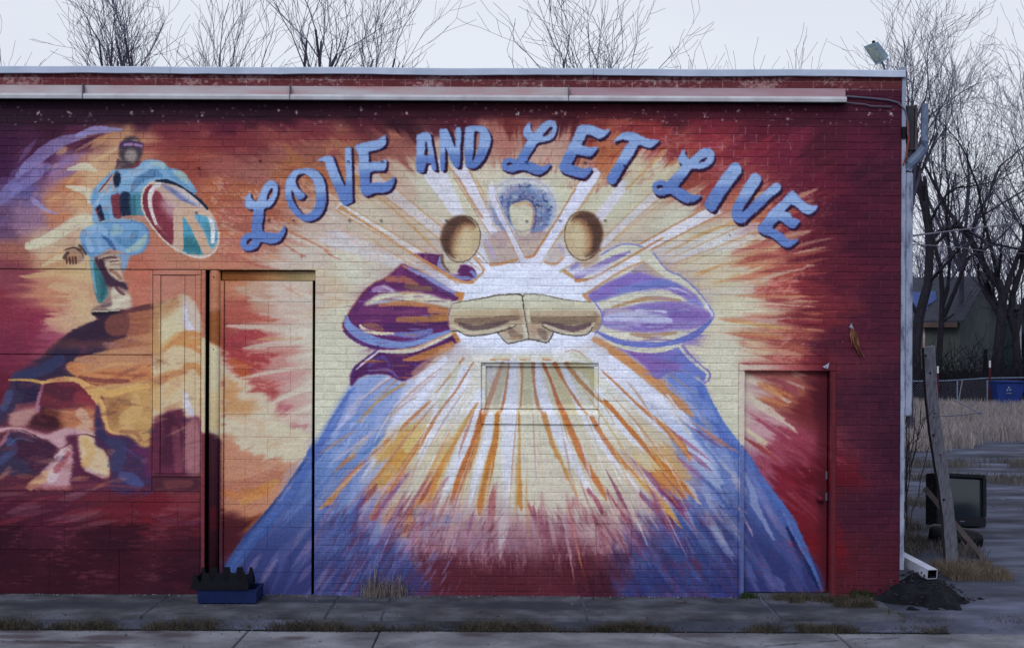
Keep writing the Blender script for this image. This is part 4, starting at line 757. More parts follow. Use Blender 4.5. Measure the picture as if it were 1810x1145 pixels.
LINE = '#4a3f38'
stroke([(120, 215), (300, 182), (480, 152), (620, 126), (780, 118), (838, 125), (858, 150), (880, 290), (905, 440), (935, 598)], [1.2, 1.6, 2.4, 2.6, 2.4, 3, 2.6, 2, 1.6, 1.8], '#54402f', 1, .95)
stroke([(1600, 205), (1400, 187), (1250, 162), (1080, 126), (930, 116), (885, 122), (862, 150)], [1, 1.6, 2, 1.6, 2, 2.6], '#605848', 1, .85)
stroke([(112, 512), (180, 512), (250, 550), (340, 560), (480, 546), (600, 522), (760, 465), (790, 445)], [2, 2, 2, 2.2, 2.2, 1.8, 1.2], LINE, 1, .95)
stroke([(600, 530), (640, 580), (690, 632), (720, 642), (830, 618), (935, 598), (1040, 616), (1120, 632), (1160, 590), (1190, 530)], 2, LINE, 1, .95)
stroke([(1065, 450), (1130, 490), (1190, 515), (1300, 545), (1420, 558), (1510, 555), (1570, 530), (1610, 470)], [1.4, 2, 2.2, 2.2, 2.2, 2, 1.6], LINE, 1, .95)
stroke([(75, 450), (68, 380), (85, 300), (110, 220)], [2, 2.4, 2, 1], '#8c5468', 1.4, .8)
# ---- two bowed heads
O(760, 310, 5.656)
poly([(120, 800), (170, 840), (270, 868), (330, 870), (290, 960), (210, 985), (150, 930), (110, 860)], '#c0b298', 2, 1); stroke([(115, 800), (125, 880), (190, 960)], [6, 6, 3], '#6c5044', 2.5, .85)
poly([(320, 890), (430, 950), (465, 990), (430, 1020), (300, 985), (270, 970), (290, 930)], '#682c64', 1.2, 1); stroke([(410, 960), (450, 1000)], 6, '#7888cc', 2, .85)
def head(x, y, rx, ry, rot, sgn):
    blob(x, y, rx * .86, ry * .86, '#c0a67c', 1, rot, hard=.97); blob(x - sgn * rx * .22, y, rx * .5, ry * .66, '#cbb88e', .8, rot)
    r = np.radians(rot)
    def e(a, k=1.0):
        u, v = rx * k * np.cos(a), ry * k * np.sin(a)
        return (x + u * np.cos(r) - v * np.sin(r), y + u * np.sin(r) + v * np.cos(r))
    A = np.linspace(.55 * np.pi, 1.72 * np.pi, 12) if sgn < 0 else np.linspace(-.72 * np.pi, .45 * np.pi, 12)
    stroke([e(a, .58) for a in A], [2, 12, 26, 34, 32, 24, 12, 3], '#b08c66', 16, .65)
    stroke([e(a, .72) for a in A], [2, 12, 24, 30, 29, 20, 11, 3], '#84583e', 11, .8)
    stroke([e(a, .84) for a in A], [2, 9, 17, 20, 19, 14, 8, 3], '#5c3a30', 8, .85)
    stroke([e(a, .97) for a in np.linspace(0, 2 * np.pi, 24)], 2.0, '#5c4838', 1.2, .85)
head(315, 635, 188, 240, 14, -1)
poly([(1440, 850), (1540, 850), (1620, 800), (1690, 760), (1690, 830), (1640, 890), (1560, 925), (1500, 900)], '#b49888', 2.5, 1); stroke([(1530, 850), (1620, 810), (1690, 740)], [3, 5, 5], '#7c5048', 2.5, .85)
poly([(1390, 920), (1440, 880), (1485, 870), (1490, 910), (1420, 945)], '#8074b8', 1.5, .9)
head(1520, 603, 182, 250, -4, 1)
stroke([(1560, 530), (1570, 640), (1560, 720)], [5, 8, 5], '#b0805c', 4, .5)

def scumble(x0, x1, y0, y1, col, thr, op, seed, sx=7, sy=3.2, ang=0.0):
    """dry paint dragged over the rough brick: broken flecks, not a film"""
    c, s_ = np.cos(ang), np.sin(ang); u, v = GX * c + GY * s_, -GX * s_ + GY * c
    n = fbm(u / sx, v / sy, seed, 3) * .6 + fbm(GX / 40, GY / 26, seed + 9, 2) * .4
    w = np.clip(np.minimum(PXX - x0, x1 - PXX) / 60, 0, 1) * np.clip(np.minimum(PYY - y0, y1 - PYY) / 30, 0, 1)
    m = np.clip((n - thr) * 9, 0, 1) * w * op
    CAN[:] += (hx(col) - CAN) * m[..., None]
scumble(556, 930, 880, 1090, '#6a2438', .53, .42, 301, 22, 3.4, -1.0)
scumble(930, 1300, 880, 1090, '#6a2438', .53, .42, 303, 22, 3.4, 1.0)
scumble(556, 860, 850, 1060, '#7488cc', .56, .4, 305, 26, 3.4, -1.05)
scumble(1080, 1305, 850, 1070, '#5468bc', .55, .4, 309, 26, 3.4, 1.0)
scumble(700, 1150, 890, 1020, '#b48c9c', .57, .35, 313, 20, 4, 1.5)
scumble(640, 1230, 760, 930, '#c8a0a4', .58, .3, 317, 20, 4, 1.4)
scumble(560, 760, 700, 900, '#b4c0e8', .57, .4, 321, 26, 3.4, -1.0)
scumble(1180, 1310, 700, 900, '#a8b4e4', .57, .4, 325, 26, 3.4, 1.0)
scumble(330, 800, 300, 480, '#c8a090', .56, .5, 329, ang=.5)
scumble(1280, 1480, 300, 660, '#c08078', .58, .5, 333, ang=-.3)
scumble(960, 1340, 215, 330, '#a86068', .55, .5, 337)
scumble(-330, 360, 500, 1060, '#8c4450', .60, .35, 341, 14, 2.4)
scumble(390, 560, 490, 900, '#c89484', .57, .4, 345, 12, 3)
scumble(0, 300, 230, 470, '#b07c74', .58, .4, 349, 10, 3, -.5)
scumble(1310, 1480, 650, 1050, '#8c2838', .58, .4, 353, 12, 3, .6)
# the blue letters
L = {}
SC = []
def letter(o, pts, holes=(), sh=(5, 4), mid=.5, smooth=True):
    O(*o); SC.append((tuple(o), pts, holes, sh, mid))
l1 = (420, 300, 7.633); l2 = (550, 230, 7.633); l3 = (725, 210, 10.406); l4 = (880, 205, 9.161); l5 = (970, 205, 8.18); l6 = (1145, 255, 8.806); l7 = (1240, 280, 6.733)
letter(l1, [(160, 318), (120, 370), (95, 430), (110, 500), (150, 530), (215, 545), (205, 640), (190, 740), (195, 830), (170, 855), (110, 865), (60, 910), (35, 980), (50, 1050), (110, 1090), (190, 1085), (260, 1050), (295, 990), (320, 970), (400, 990), (480, 995), (560, 965), (610, 900), (642, 830), (635, 755), (600, 810), (550, 855), (500, 860), (420, 850), (345, 830), (325, 760), (345, 640), (355, 530), (430, 500), (490, 430), (530, 330), (540, 240), (520, 180), (460, 145), (400, 160), (350, 220), (310, 310), (275, 400), (255, 430), (220, 420), (185, 380), (172, 325)],
       [[(455, 250), (475, 270), (465, 340), (430, 390), (390, 415), (395, 350), (420, 290)], [(190, 925), (150, 935), (110, 975), (120, 1010), (160, 1015), (185, 970)]], (4, 3.5), .42)
letter(l1, [(870, -10), (960, -15), (1070, 20), (1140, 100), (1175, 200), (1190, 330), (1185, 450), (1150, 560), (1090, 640), (1000, 690), (920, 695), (840, 660), (760, 590), (690, 490), (650, 370), (640, 270), (660, 150), (710, 60), (780, 5)],
       [[(880, 50), (950, 80), (1010, 140), (1050, 240), (1060, 360), (1050, 480), (1000, 570), (930, 610), (870, 590), (800, 510), (750, 420), (720, 330), (730, 270), (760, 330), (800, 390), (850, 405), (905, 360), (890, 320), (830, 270), (790, 200), (780, 130), (820, 70)]], (5, 3), .52)
letter(l2, [(88, 410), (160, 370), (240, 350), (290, 370), (320, 450), (370, 580), (420, 700), (448, 758), (464, 740), (470, 600), (462, 430), (458, 280), (480, 240), (530, 240), (540, 300), (545, 500), (550, 700), (552, 900), (550, 970), (500, 1000), (440, 1015), (400, 960), (350, 860), (300, 740), (240, 600), (200, 490), (170, 425)], (), (5, 1.5), .62)
letter(l2, [(595, 235), (630, 200), (740, 165), (880, 135), (940, 110), (990, 72), (1007, 110), (1000, 190), (960, 235), (880, 265), (800, 285), (770, 300), (775, 380), (778, 438), (860, 428), (940, 430), (995, 395), (1017, 440), (1005, 500), (975, 548), (880, 552), (800, 568), (788, 640), (793, 718), (880, 712), (980, 712), (1060, 680), (1122, 632), (1112, 720), (1060, 810), (980, 845), (860, 850), (780, 880), (730, 890), (680, 850), (660, 760), (655, 560), (645, 400), (635, 320), (605, 270)], (), (4.5, 4), .55)
letter(l3, [(120, 330), (150, 290), (220, 260), (290, 255), (360, 275), (380, 330), (400, 470), (430, 620), (455, 780), (480, 940), (440, 955), (405, 920), (385, 830), (350, 820), (290, 830), (265, 900), (240, 980), (190, 995), (125, 970), (110, 850), (115, 600)], [[(280, 420), (300, 420), (320, 520), (350, 665), (255, 665), (270, 540)]], (5.5, 3), .55)
letter(l3, [(545, 210), (610, 190), (670, 195), (710, 260), (760, 380), (815, 520), (835, 470), (835, 300), (840, 180), (880, 165), (925, 180), (935, 300), (920, 500), (915, 700), (900, 870), (850, 895), (800, 870), (750, 760), (690, 620), (640, 520), (640, 700), (630, 920), (590, 960), (560, 920), (550, 700), (550, 450)], (), (5.5, 4), .6)
letter(l3, [(1015, 170), (1080, 140), (1200, 130), (1320, 140), (1400, 180), (1460, 280), (1480, 400), (1450, 520), (1400, 650), (1330, 780), (1230, 880), (1130, 915), (1040, 885), (1010, 800), (1000, 600), (1000, 400), (1010, 250)], [[(1175, 250), (1230, 232), (1278, 260), (1275, 400), (1250, 560), (1210, 680), (1165, 768), (1138, 740), (1160, 600), (1163, 400)]], (4.5, 4), .6)
letter(l4, [(510, 105), (450, 170), (415, 240), (420, 320), (450, 365), (480, 400), (440, 470), (390, 560), (340, 650), (290, 715), (230, 690), (150, 690), (90, 730), (65, 800), (80, 860), (150, 900), (250, 910), (330, 885), (380, 875), (460, 885), (560, 930), (650, 950), (740, 920), (800, 870), (852, 783), (800, 790), (740, 820), (660, 810), (580, 770), (500, 745), (468, 735), (500, 650), (560, 560), (620, 460), (680, 430), (780, 410), (870, 375), (930, 290), (955, 190), (940, 120), (890, 80), (820, 75), (740, 110), (680, 170), (620, 240), (590, 275), (560, 260), (530, 210), (518, 140)],
       [[(860, 170), (885, 190), (860, 270), (800, 320), (718, 332), (740, 290), (800, 220)], [(150, 760), (210, 755), (235, 780), (190, 810), (140, 805)]], (2.5, 4.5), .5)
letter(l5, [(415, 160), (480, 130), (560, 130), (640, 150), (720, 180), (800, 205), (872, 198), (850, 250), (800, 300), (740, 325), (690, 320), (620, 285), (545, 270), (510, 340), (468, 422), (530, 440), (600, 460), (703, 450), (670, 520), (620, 570), (570, 590), (480, 570), (395, 558), (370, 620), (322, 703), (400, 730), (500, 770), (622, 750), (590, 820), (540, 880), (480, 900), (350, 870), (230, 830), (170, 790), (155, 720), (190, 640), (250, 520), (310, 400), (360, 290), (400, 200)], (), (3, 5.5), .52)
letter(l5, [(938, 382), (990, 310), (1060, 250), (1150, 235), (1250, 250), (1350, 300), (1460, 340), (1588, 355), (1540, 410), (1470, 460), (1400, 450), (1300, 420), (1260, 480), (1200, 590), (1130, 690), (1060, 800), (990, 920), (930, 990), (860, 960), (840, 900), (880, 830), (960, 700), (1040, 560), (1100, 450), (1162, 368), (1100, 345), (1020, 350)], (), (4, 5), .6)
letter(l6, [(577, 88), (510, 150), (475, 230), (495, 290), (535, 315), (480, 400), (400, 480), (330, 560), (290, 590), (240, 570), (160, 570), (90, 610), (75, 680), (110, 760), (180, 795), (260, 790), (340, 765), (400, 800), (500, 870), (580, 905), (680, 905), (760, 870), (837, 793), (740, 800), (650, 770), (560, 710), (490, 675), (458, 662), (540, 560), (620, 460), (690, 380), (800, 385), (900, 360), (980, 310), (1030, 230), (1035, 150), (990, 85), (910, 60), (830, 85), (760, 140), (690, 195), (650, 235), (610, 210), (582, 150)],
       [[(915, 210), (925, 230), (880, 270), (790, 290), (820, 250), (870, 215)], [(180, 630), (225, 640), (235, 670), (190, 710), (140, 690), (140, 650)]], (2.5, 6), .5)
letter(l7, [(400, 48), (440, 65), (470, 110), (465, 170), (400, 260), (330, 350), (270, 440), (200, 550), (145, 630), (90, 615), (45, 580), (45, 520), (90, 440), (150, 350), (220, 240), (290, 150), (350, 75)], (), (4, 5.5), .5)
letter(l7, [(600, 190), (650, 180), (690, 205), (710, 250), (690, 300), (620, 400), (550, 510), (490, 600), (485, 640), (540, 600), (620, 510), (720, 420), (800, 350), (870, 300), (920, 300), (945, 340), (920, 390), (820, 470), (730, 560), (640, 640), (560, 710), (500, 765), (440, 770), (385, 735), (360, 670), (370, 590), (430, 470), (490, 350), (550, 260)], (), (3.5, 6.5), .5)
letter(l7, [(1080, 383), (1120, 420), (1190, 490), (1260, 545), (1320, 560), (1382, 570), (1340, 630), (1270, 665), (1200, 640), (1130, 580), (1070, 548), (1020, 590), (988, 632), (1040, 650), (1090, 710), (1168, 742), (1140, 790), (1100, 830), (1040, 820), (980, 770), (920, 738), (880, 770), (838, 825), (900, 860), (960, 900), (1010, 955), (1060, 970), (1148, 968), (1110, 1010), (1040, 1055), (980, 1050), (900, 990), (820, 930), (740, 905), (680, 870), (675, 820), (740, 740), (800, 650), (880, 570), (960, 500), (1020, 430)], (), (3, 5.5), .5)
for o, pts, holes, sh, mid in SC:
    O(*o)
    for k in (.35, .7, 1): poly(pts, '#3a1a34', .7, .97, holes=[h for h in holes], off=(sh[0] * k, sh[1] * k))
for o, pts, holes, sh, mid in SC:
    O(*o)
    poly(pts, '#5470c0', .9, 1, holes=holes)
    n = 12; m = int(round(mid * n))
    cols = ['#7496d2'] * 1 + ['#80a2de'] * max(m - 2, 1) + ['#88aae2', '#6286cc'] + ['#5072c0'] * (n - m - 1) + ['#4c6cb8']
    P = np.array(pts, float); c = P.mean(0)
    poly(pts, '#7c9ed8', .9, .93, holes=holes, grad=((.05, 1), cols))
# ---- dark wine and bare strips under the light box, coping bricks
O()
for _ in range(220):
    x = rng.uniform(-320, 1590); y = rng.uniform(183, 222)
    blob(x, y, rng.uniform(1, 3), rng.uniform(1, 2.6), '#a08c90', rng.uniform(.2, .7))
for x, y in [(67, 199), (122, 198), (158, 203), (230, 201), (267, 195), (524, 197), (637, 193), (718, 199), (914, 201), (981, 199), (997, 200), (1303, 196), (1244, 203), (1391, 209), (1536, 199), (1573, 199), (355, 201), (492, 195)]:
    for _ in range(4): blob(x + rng.normal(0, 1.6), y + rng.normal(0, 1.8), rng.uniform(1, 2.4), rng.uniform(.8, 2.8), ['#b4aeb0', '#a09a9a', '#8c8484'][rng.integers(3)], rng.uniform(.4, .9), rng.uniform(0, 180), hard=.3)
poly([(364, 476), (390, 476), (390, 560), (364, 556)], '#a0644a', 4, 1, smooth=False)
poly([(364, 552), (390, 548), (390, 618), (364, 602)], '#8c4c22', 3, 1, smooth=False)
poly([(364, 603), (390, 614), (390, 780), (364, 764)], '#b4a584', 2, 1, smooth=False)
stroke([(378, 700), (378, 750)], 20, '#b89868', 8, .6)
poly([(364, 764), (378, 766), (390, 778), (390, 1060), (364, 1060)], '#4c1c28', 3, 1, smooth=False); stroke([(376, 900), (376, 930)], 14, '#701c28', 8, .7)
stroke([(359, 480), (359, 600)], 7, '#a8604c', 1, .8); stroke([(359, 600), (359, 760)], 7, '#c8b890', 2, .9); stroke([(359, 770), (359, 1040)], 7, '#7c3038', 2, .9)
poly([(388, 478), (555, 478), (555, 496), (388, 496)], '#8a4c22', 1, 1, smooth=False, grad=((1, 0), ['#8c4c1c', '#8c4c24', '#a06c40', '#8c744c', '#a08860']))
poly([(1306, 645), (1478, 645), (1478, 653), (1306, 653)], '#b0706c', 1, .8, smooth=False, grad=((1, 0), ['#ccbfa8', '#c8b4a4', '#a85858', '#8c3034', '#702030']))
stroke([(1311, 650), (1311, 790)], 7, '#c8b4a8', 1.5, .9, 'g', .5); stroke([(1311, 790), (1311, 1050)], 8, '#5a64a8', 2, .9, 'g', .5); stroke([(1473, 650), (1473, 1050)], 9, '#6c2228', 1.5, .95)
poly([(1448, 655), (1468, 655), (1468, 1050), (1456, 1040), (1448, 900)], '#5c101c', 6, .7)
poly([(-340, 100), (1600, 100), (1600, 158), (-340, 158)], '#6e2c30', 2, 1, smooth=False)
# ---- mortar lines: worn pale in the reds, thin and dull in the creams
LUM = CAN.mean(-1); RED = (CAN[..., 0] - CAN[..., 2]) 
inf = ((PXX < 557) & (PYY > 478)) | ((PXX > 1305) & (PXX < 1478) & (PYY > 641)) | ((PXX > 850) & (PXX < 1058) & (PYY > 641) & (PYY < 749)) | ((PXX > 1055) & (PXX < 1117) & (PYY > 924) & (PYY < 979))
ch = 13.5; ky = (PYY - 222.4) / ch; kr = np.round(ky); dl = np.abs(ky - kr) * ch
kk = np.floor(ky); jx = (PXX - 1234.8) / 40.1 + np.where(kk % 2 == 0, 0, .5); dj = np.abs(jx - np.round(jx)) * 40.1
nz = fbm(GX / 18, kr * 7.3, 71, 3); nj = vnoise(np.round(jx) * 3.1, kk * 5.7, 81)
wear = np.clip((PXX - 950) / 250, 0, 1) * np.clip((1500 - PXX) / 200, 0.15, 1) * np.clip((470 - PYY) / 120, .15, 1)
aj = np.clip(1.1 - dj, 0, 1) * (nj > .35) * (.25 + .6 * wear + .25 * (LUM > .55))
al = np.clip(1.0 - dl, 0, 1) * np.clip((nz - .45) * 3, 0, 1) * (.18 + .5 * wear)
m = np.where(inf, 0, np.clip(aj + al, 0, .85))
m *= np.where((PYY > 183) & (PYY < 222), .35, 1)
pale = CAN * .45 + np.array([.78, .72, .70], np.float32) * .55
CAN += (pale - CAN) * m[..., None]
# speckled bare spots
sp = fbm(GX / 2.5, GY / 2.5, 91, 2) * .6 + fbm(GX / 30, GY / 14, 95, 2) * .4
spot = np.clip((sp - .70) * 9, 0, 1) * np.clip((PXX - 900) / 400, .06, 1) * np.clip((1480 - PXX) / 100, .15, 1) * (PYY < 640) * (PXX < 1560)
CAN += (np.array([.75, .66, .66], np.float32) - CAN) * (spot * .4)[..., None]
# flaking paint on the two courses between coping and light box
top = (PYY < 158)
fl = fbm(GX / 5, GY / 3.5, 101, 3) * .55 + fbm(GX / 60, GY / 20, 105, 2) * .45
f = np.clip((fl - .50) * 7, 0, 1) * .55 + np.clip(1.2 - dj, 0, 1) * (nj > .3) * .5 + np.clip(1.4 - dl, 0, 1) * .35
CAN[top] += ((np.array([.62, .58, .58], np.float32) - CAN) * np.clip(f, 0, .8)[..., None])[top]
# tiny chips along the joints
chip = (vnoise(GX / 1.7, GY / 1.7, 401) > .955) * np.clip(1.6 - dl, 0, 1) * (vnoise(GX / 25, GY / 12, 403) > .5)
CAN += (np.array([.66, .64, .66], np.float32) - CAN) * (chip * .6)[..., None]
# rough edges: brick grain pushes every edge about by a pixel
jx_, jy_ = (vnoise(GX / 2.6, GY / 2.6, 411) - .5) * 1.7, (vnoise(GX / 2.6, GY / 2.6, 413) - .5) * 1.5
CAN[:] = sample(GX + jx_, GY + jy_)
# brush grain everywhere
CAN *= (1 + (GRAIN[..., None] - .5) * .15 + (HORIZ[..., None] - .5) * .13 + (vnoise(GX / 1.3, GY / 1.3, 421)[..., None] - .5) * .10)
bt = vnoise(np.round(jx + .5 * 0) + .0 * GX, kk * 3.3, 111)
CAN *= np.where(inf, 1, 1 + (vnoise(np.floor(jx) * 2.7, kk * 3.3, 113) - .5) * .07)[..., None]
CAN = np.clip(CAN, 0, 1)

# the two robes are mixed deeper towards the hem
hem = np.clip((CAN[..., 2] - CAN[..., 0]) * 3, 0, 1) * np.clip((PYY - 730) / 220, 0, 1)
CAN *= 1 - .17 * hem[..., None]
# the paint is a little duller than it looks beside its neighbours: settle the whole palette
LU = CAN.mean(-1) * 255
gain = np.interp(LU, [20, 42, 60, 82, 108, 122, 150, 190, 226], [.70, .73, .80, .85, .94, .98, .97, .93, .95])
ds = np.interp(LU, [100, 170, 200], [0, .13, .16])[..., None]
CAN = CAN * gain[..., None]; gm = CAN.mean(-1, keepdims=True); ds = ds + .16 * np.clip((CAN[..., 2:3] - CAN[..., 0:1]) * 2.2, 0, 1) + .06
CAN = np.clip(CAN + (gm * np.array([.985, 1.0, 1.02], np.float32) - CAN) * ds, .01, 1)
lum = CAN.mean(-1, keepdims=True)
CAN = np.clip(CAN + (1 - lum) ** 2 * np.array([-.012, .010, .030], np.float32), 0, 1)  # thin blue haze painted over the dark colours
# ---------------------------------------------------------------- helpers
random.seed(11)
def srgb(c):
    if isinstance(c, str):
        c = c.lstrip('#'); c = [int(c[i:i + 2], 16) / 255 for i in (0, 2, 4)]
    return tuple(((x + .055) / 1.055) ** 2.4 if x > .04045 else x / 12.92 for x in c)
def mat(name, col, rough=.8, col2=None, scale=8.0, bump=.15, bscale=None, metal=0.0, col3=None, stretch=(1, 1, 1), spec=.12):
    m = bpy.data.materials.new(name); m.use_nodes = True; t = m.node_tree; N, K = t.nodes, t.links
    b = N['Principled BSDF']; b.inputs['Roughness'].default_value = rough; b.inputs['Metallic'].default_value = metal
    b.inputs['Specular IOR Level'].default_value = spec
    geo = N.new('ShaderNodeNewGeometry'); mp = N.new('ShaderNodeMapping'); mp.inputs['Scale'].default_value = stretch
    K.new(geo.outputs['Position'], mp.inputs[0])
    n = N.new('ShaderNodeTexNoise'); n.inputs['Scale'].default_value = scale; n.inputs['Detail'].default_value = 7; n.inputs['Roughness'].default_value = .62
    K.new(mp.outputs[0], n.inputs['Vector'])
    r = N.new('ShaderNodeValToRGB'); e = r.color_ramp.elements
    c1 = srgb(col); c2 = srgb(col2) if col2 else tuple(x * .72 for x in c1)
    e[0].position = .32; e[0].color = (*c2, 1); e[1].position = .66; e[1].color = (*c1, 1)
    if col3: x = e.new(.5); x.color = (*srgb(col3), 1)
    K.new(n.outputs['Fac'], r.inputs[0]); K.new(r.outputs[0], b.inputs['Base Color'])
    if bump:
        n2 = N.new('ShaderNodeTexNoise'); n2.inputs['Scale'].default_value = bscale or scale * 7; n2.inputs['Detail'].default_value = 5
        K.new(mp.outputs[0], n2.inputs['Vector'])
        bp = N.new('ShaderNodeBump'); bp.inputs['Strength'].default_value = bump; bp.inputs['Distance'].default_value = .01
        K.new(n2.outputs['Fac'], bp.inputs['Height']); K.new(bp.outputs[0], b.inputs['Normal'])
    return m
class MB:
    def __init__(s): s.v, s.f = [], []
    def add(s, vs, fs):
        o = len(s.v); s.v += [tuple(v) for v in vs]; s.f += [tuple(i + o for i in f) for f in fs]; return s
    def box(s, x0, x1, y0, y1, z0, z1, M=None, ch=0.0):
        if ch:
            bm = bmesh.new(); bmesh.ops.create_cube(bm, size=1)
            for v in bm.verts: v.co = Vector(((x0 + x1) / 2 + v.co.x * (x1 - x0), (y0 + y1) / 2 + v.co.y * (y1 - y0), (z0 + z1) / 2 + v.co.z * (z1 - z0)))
            bmesh.ops.bevel(bm, geom=bm.edges[:], offset=ch, segments=2, affect='EDGES')
            bm.verts.index_update(); vs = [v.co.copy() for v in bm.verts]; fs = [[v.index for v in f.verts] for f in bm.faces]; bm.free()
        else:
            vs = [Vector((x, y, z)) for z in (z0, z1) for y in (y0, y1) for x in (x0, x1)]
            fs = [(0, 2, 3, 1), (4, 5, 7, 6), (0, 1, 5, 4), (2, 6, 7, 3), (0, 4, 6, 2), (1, 3, 7, 5)]
        if M: vs = [M @ v for v in vs]
        return s.add(vs, fs)
    def prism(s, pts, y0, y1, M=None):                       # outline in x,z pushed along y
        n = len(pts); vs = [Vector((x, y0, z)) for x, z in pts] + [Vector((x, y1, z)) for x, z in pts]
        fs = [tuple(range(n)), tuple(range(2 * n - 1, n - 1, -1))] + [(i, i + n, (i + 1) % n + n, (i + 1) % n) for i in range(n)]
        if M: vs = [M @ v for v in vs]
        return s.add(vs, fs)
    def tube(s, pts, r, n=8, cap=True):
        pts = [Vector(p) for p in pts]; rs = r if isinstance(r, (list, tuple)) else [r] * len(pts); vs, fs = [], []
        up = Vector((0, 0, 1))
        for i, p in enumerate(pts):
            d = (pts[min(i + 1, len(pts) - 1)] - pts[max(i - 1, 0)]).normalized()
            a = d.cross(up if abs(d.z) < .95 else Vector((0, 1, 0))).normalized(); b = d.cross(a)
            for k in range(n):
                t = 2 * math.pi * k / n; vs.append(p + (a * math.cos(t) + b * math.sin(t)) * rs[i])
        for i in range(len(pts) - 1):
            for k in range(n): fs.append((i * n + k, i * n + (k + 1) % n, (i + 1) * n + (k + 1) % n, (i + 1) * n + k))
        if cap: fs += [tuple(range(n - 1, -1, -1)), tuple((len(pts) - 1) * n + k for k in range(n))]
        return s.add(vs, fs)
    def build(s, name, m, parent=None, smooth=False):
        me = bpy.data.meshes.new(name); me.from_pydata(s.v, [], s.f); me.update()
        bm = bmesh.new(); bm.from_mesh(me); bmesh.ops.recalc_face_normals(bm, faces=bm.faces); bm.to_mesh(me); bm.free()
        return link(name, me, m, parent, smooth)
def link(name, me, m, parent=None, smooth=False):
    me.materials.clear(); me.materials.append(m)
    me.polygons.foreach_set('use_smooth', [bool(smooth)] * len(me.polygons))
    o = bpy.data.objects.new(name, me); COL.objects.link(o); o.parent = parent; return o
def npmesh(name, V, Q, m, parent=None):
    """numpy verts and quads (or tris) -> one mesh"""
    me = bpy.data.meshes.new(name); k = Q.shape[1]
    me.vertices.add(len(V)); me.vertices.foreach_set('co', V.astype(np.float32).ravel())
    me.loops.add(Q.size); me.loops.foreach_set('vertex_index', Q.astype(np.int32).ravel())
    me.polygons.add(len(Q)); me.polygons.foreach_set('loop_start', np.arange(0, Q.size, k, dtype=np.int32))
    me.update(calc_edges=True); me.validate()
    return link(name, me, m, parent)
def tag(o, label=None, cat=None, group=None, kind=None):
    if label: o['label'] = label
    if cat: o['category'] = cat
    if group: o['group'] = group
    if kind: o['kind'] = kind
    return o
def empty(name, loc, rz=0):
    o = bpy.data.objects.new(name, None); COL.objects.link(o); o.location = loc; o.rotation_euler = (0, 0, rz); o.empty_display_size = .1; return o
def thing(name, loc, label, cat, group=None, rz=0): return tag(empty(name, loc, rz), label, cat, group)
def WX(px): return (px - 905) / PXM                     # metres along the wall
def WZ(v): return (1053 - v) / PXM                      # metres above the pavement
def at(px, py, Y):                                       # a pixel of the photograph -> point at depth Y
    dx, dy = px - 905, py - 572.5; x = dx + TH * dy; y = dy - TH * dx; d = D + Y
    return Vector((x * d / F, Y, EYE + (40.5 - y) * d / F))
def on_ground(px, py, z=0.0):
    dx, dy = px - 905, py - 572.5; y = dy - TH * dx - 40.5; d = F * (EYE - z) / y
    return Vector(((dx + TH * dy) * d / F, d - D, z))

# ---------------------------------------------------------------- materials
img = bpy.data.images.new('mural', CW, CH, alpha=False)
px = np.ones((CH, CW, 4), np.float32); px[..., :3] = CAN[::-1]
img.pixels.foreach_set(px.ravel()); img.update(); img.pack()
def mural(name, rough=.62, bump=.25, bs=55.0, tint=(1, 1, 1), st=(1, 1, 1)):
    m = bpy.data.materials.new(name); m.use_nodes = True; t = m.node_tree; N, K = t.nodes, t.links
    b = N['Principled BSDF']; b.inputs['Roughness'].default_value = rough + .15; b.inputs['Specular IOR Level'].default_value = .12
    g = N.new('ShaderNodeNewGeometry'); sp = N.new('ShaderNodeSeparateXYZ'); K.new(g.outputs['Position'], sp.inputs[0])
    def ma(i, a, c):
        n = N.new('ShaderNodeMath'); n.operation = 'MULTIPLY_ADD'; K.new(sp.outputs[i], n.inputs[0]); n.inputs[1].default_value = a; n.inputs[2].default_value = c; return n
    u = ma(0, PXM / CW, (905 - CX0) / CW); v = ma(2, PXM / CH, 1 - (1053 - CY0) / CH)
    cb = N.new('ShaderNodeCombineXYZ'); K.new(u.outputs[0], cb.inputs[0]); K.new(v.outputs[0], cb.inputs[1])
    im = N.new('ShaderNodeTexImage'); im.image = img; im.extension = 'EXTEND'; K.new(cb.outputs[0], im.inputs[0])
    mx = N.new('ShaderNodeMixRGB'); mx.blend_type = 'MULTIPLY'; mx.inputs[0].default_value = 1; mx.inputs[2].default_value = (*tint, 1)
    K.new(im.outputs[0], mx.inputs[1]); K.new(mx.outputs[0], b.inputs['Base Color'])
    n1 = N.new('ShaderNodeTexNoise'); n1.inputs['Scale'].default_value = bs; n1.inputs['Detail'].default_value = 6; m1 = N.new('ShaderNodeMapping'); m1.inputs['Scale'].default_value = st; K.new(g.outputs['Position'], m1.inputs[0]); K.new(m1.outputs[0], n1.inputs['Vector'])
    bp = N.new('ShaderNodeBump'); bp.inputs['Strength'].default_value = bump; bp.inputs['Distance'].default_value = .006
    K.new(n1.outputs['Fac'], bp.inputs['Height']); K.new(bp.outputs[0], b.inputs['Normal'])
    return m
TINT = (1.27, 1.29, 1.27)
M_MURAL = mural('painted_brick', tint=TINT)
M_PLY = mural('painted_board', .55, .12, 25, tint=TINT)
M_BLOCK = mural('painted_block', .75, .45, 90, tint=TINT)
M_GAP = None
M_BASE = mural('painted_render', .8, .9, 60, tint=TINT, st=(1, 1, 5))
M_METALP = mural('painted_steel', .45, .08, 20, tint=TINT)
M_DARK = mat('dark_void', '#0c0c10', .9, bump=0)
M_COPING = mat('weathered_metal', '#b2bcd2', .55, '#9aa6bc', 3, .08, metal=.0)
M_TROUGH = mat('faded_pink_enamel', '#aaa6ae', .6, '#a07478', 1.1, .1, col3='#a4989e', stretch=(1, 1, 5))
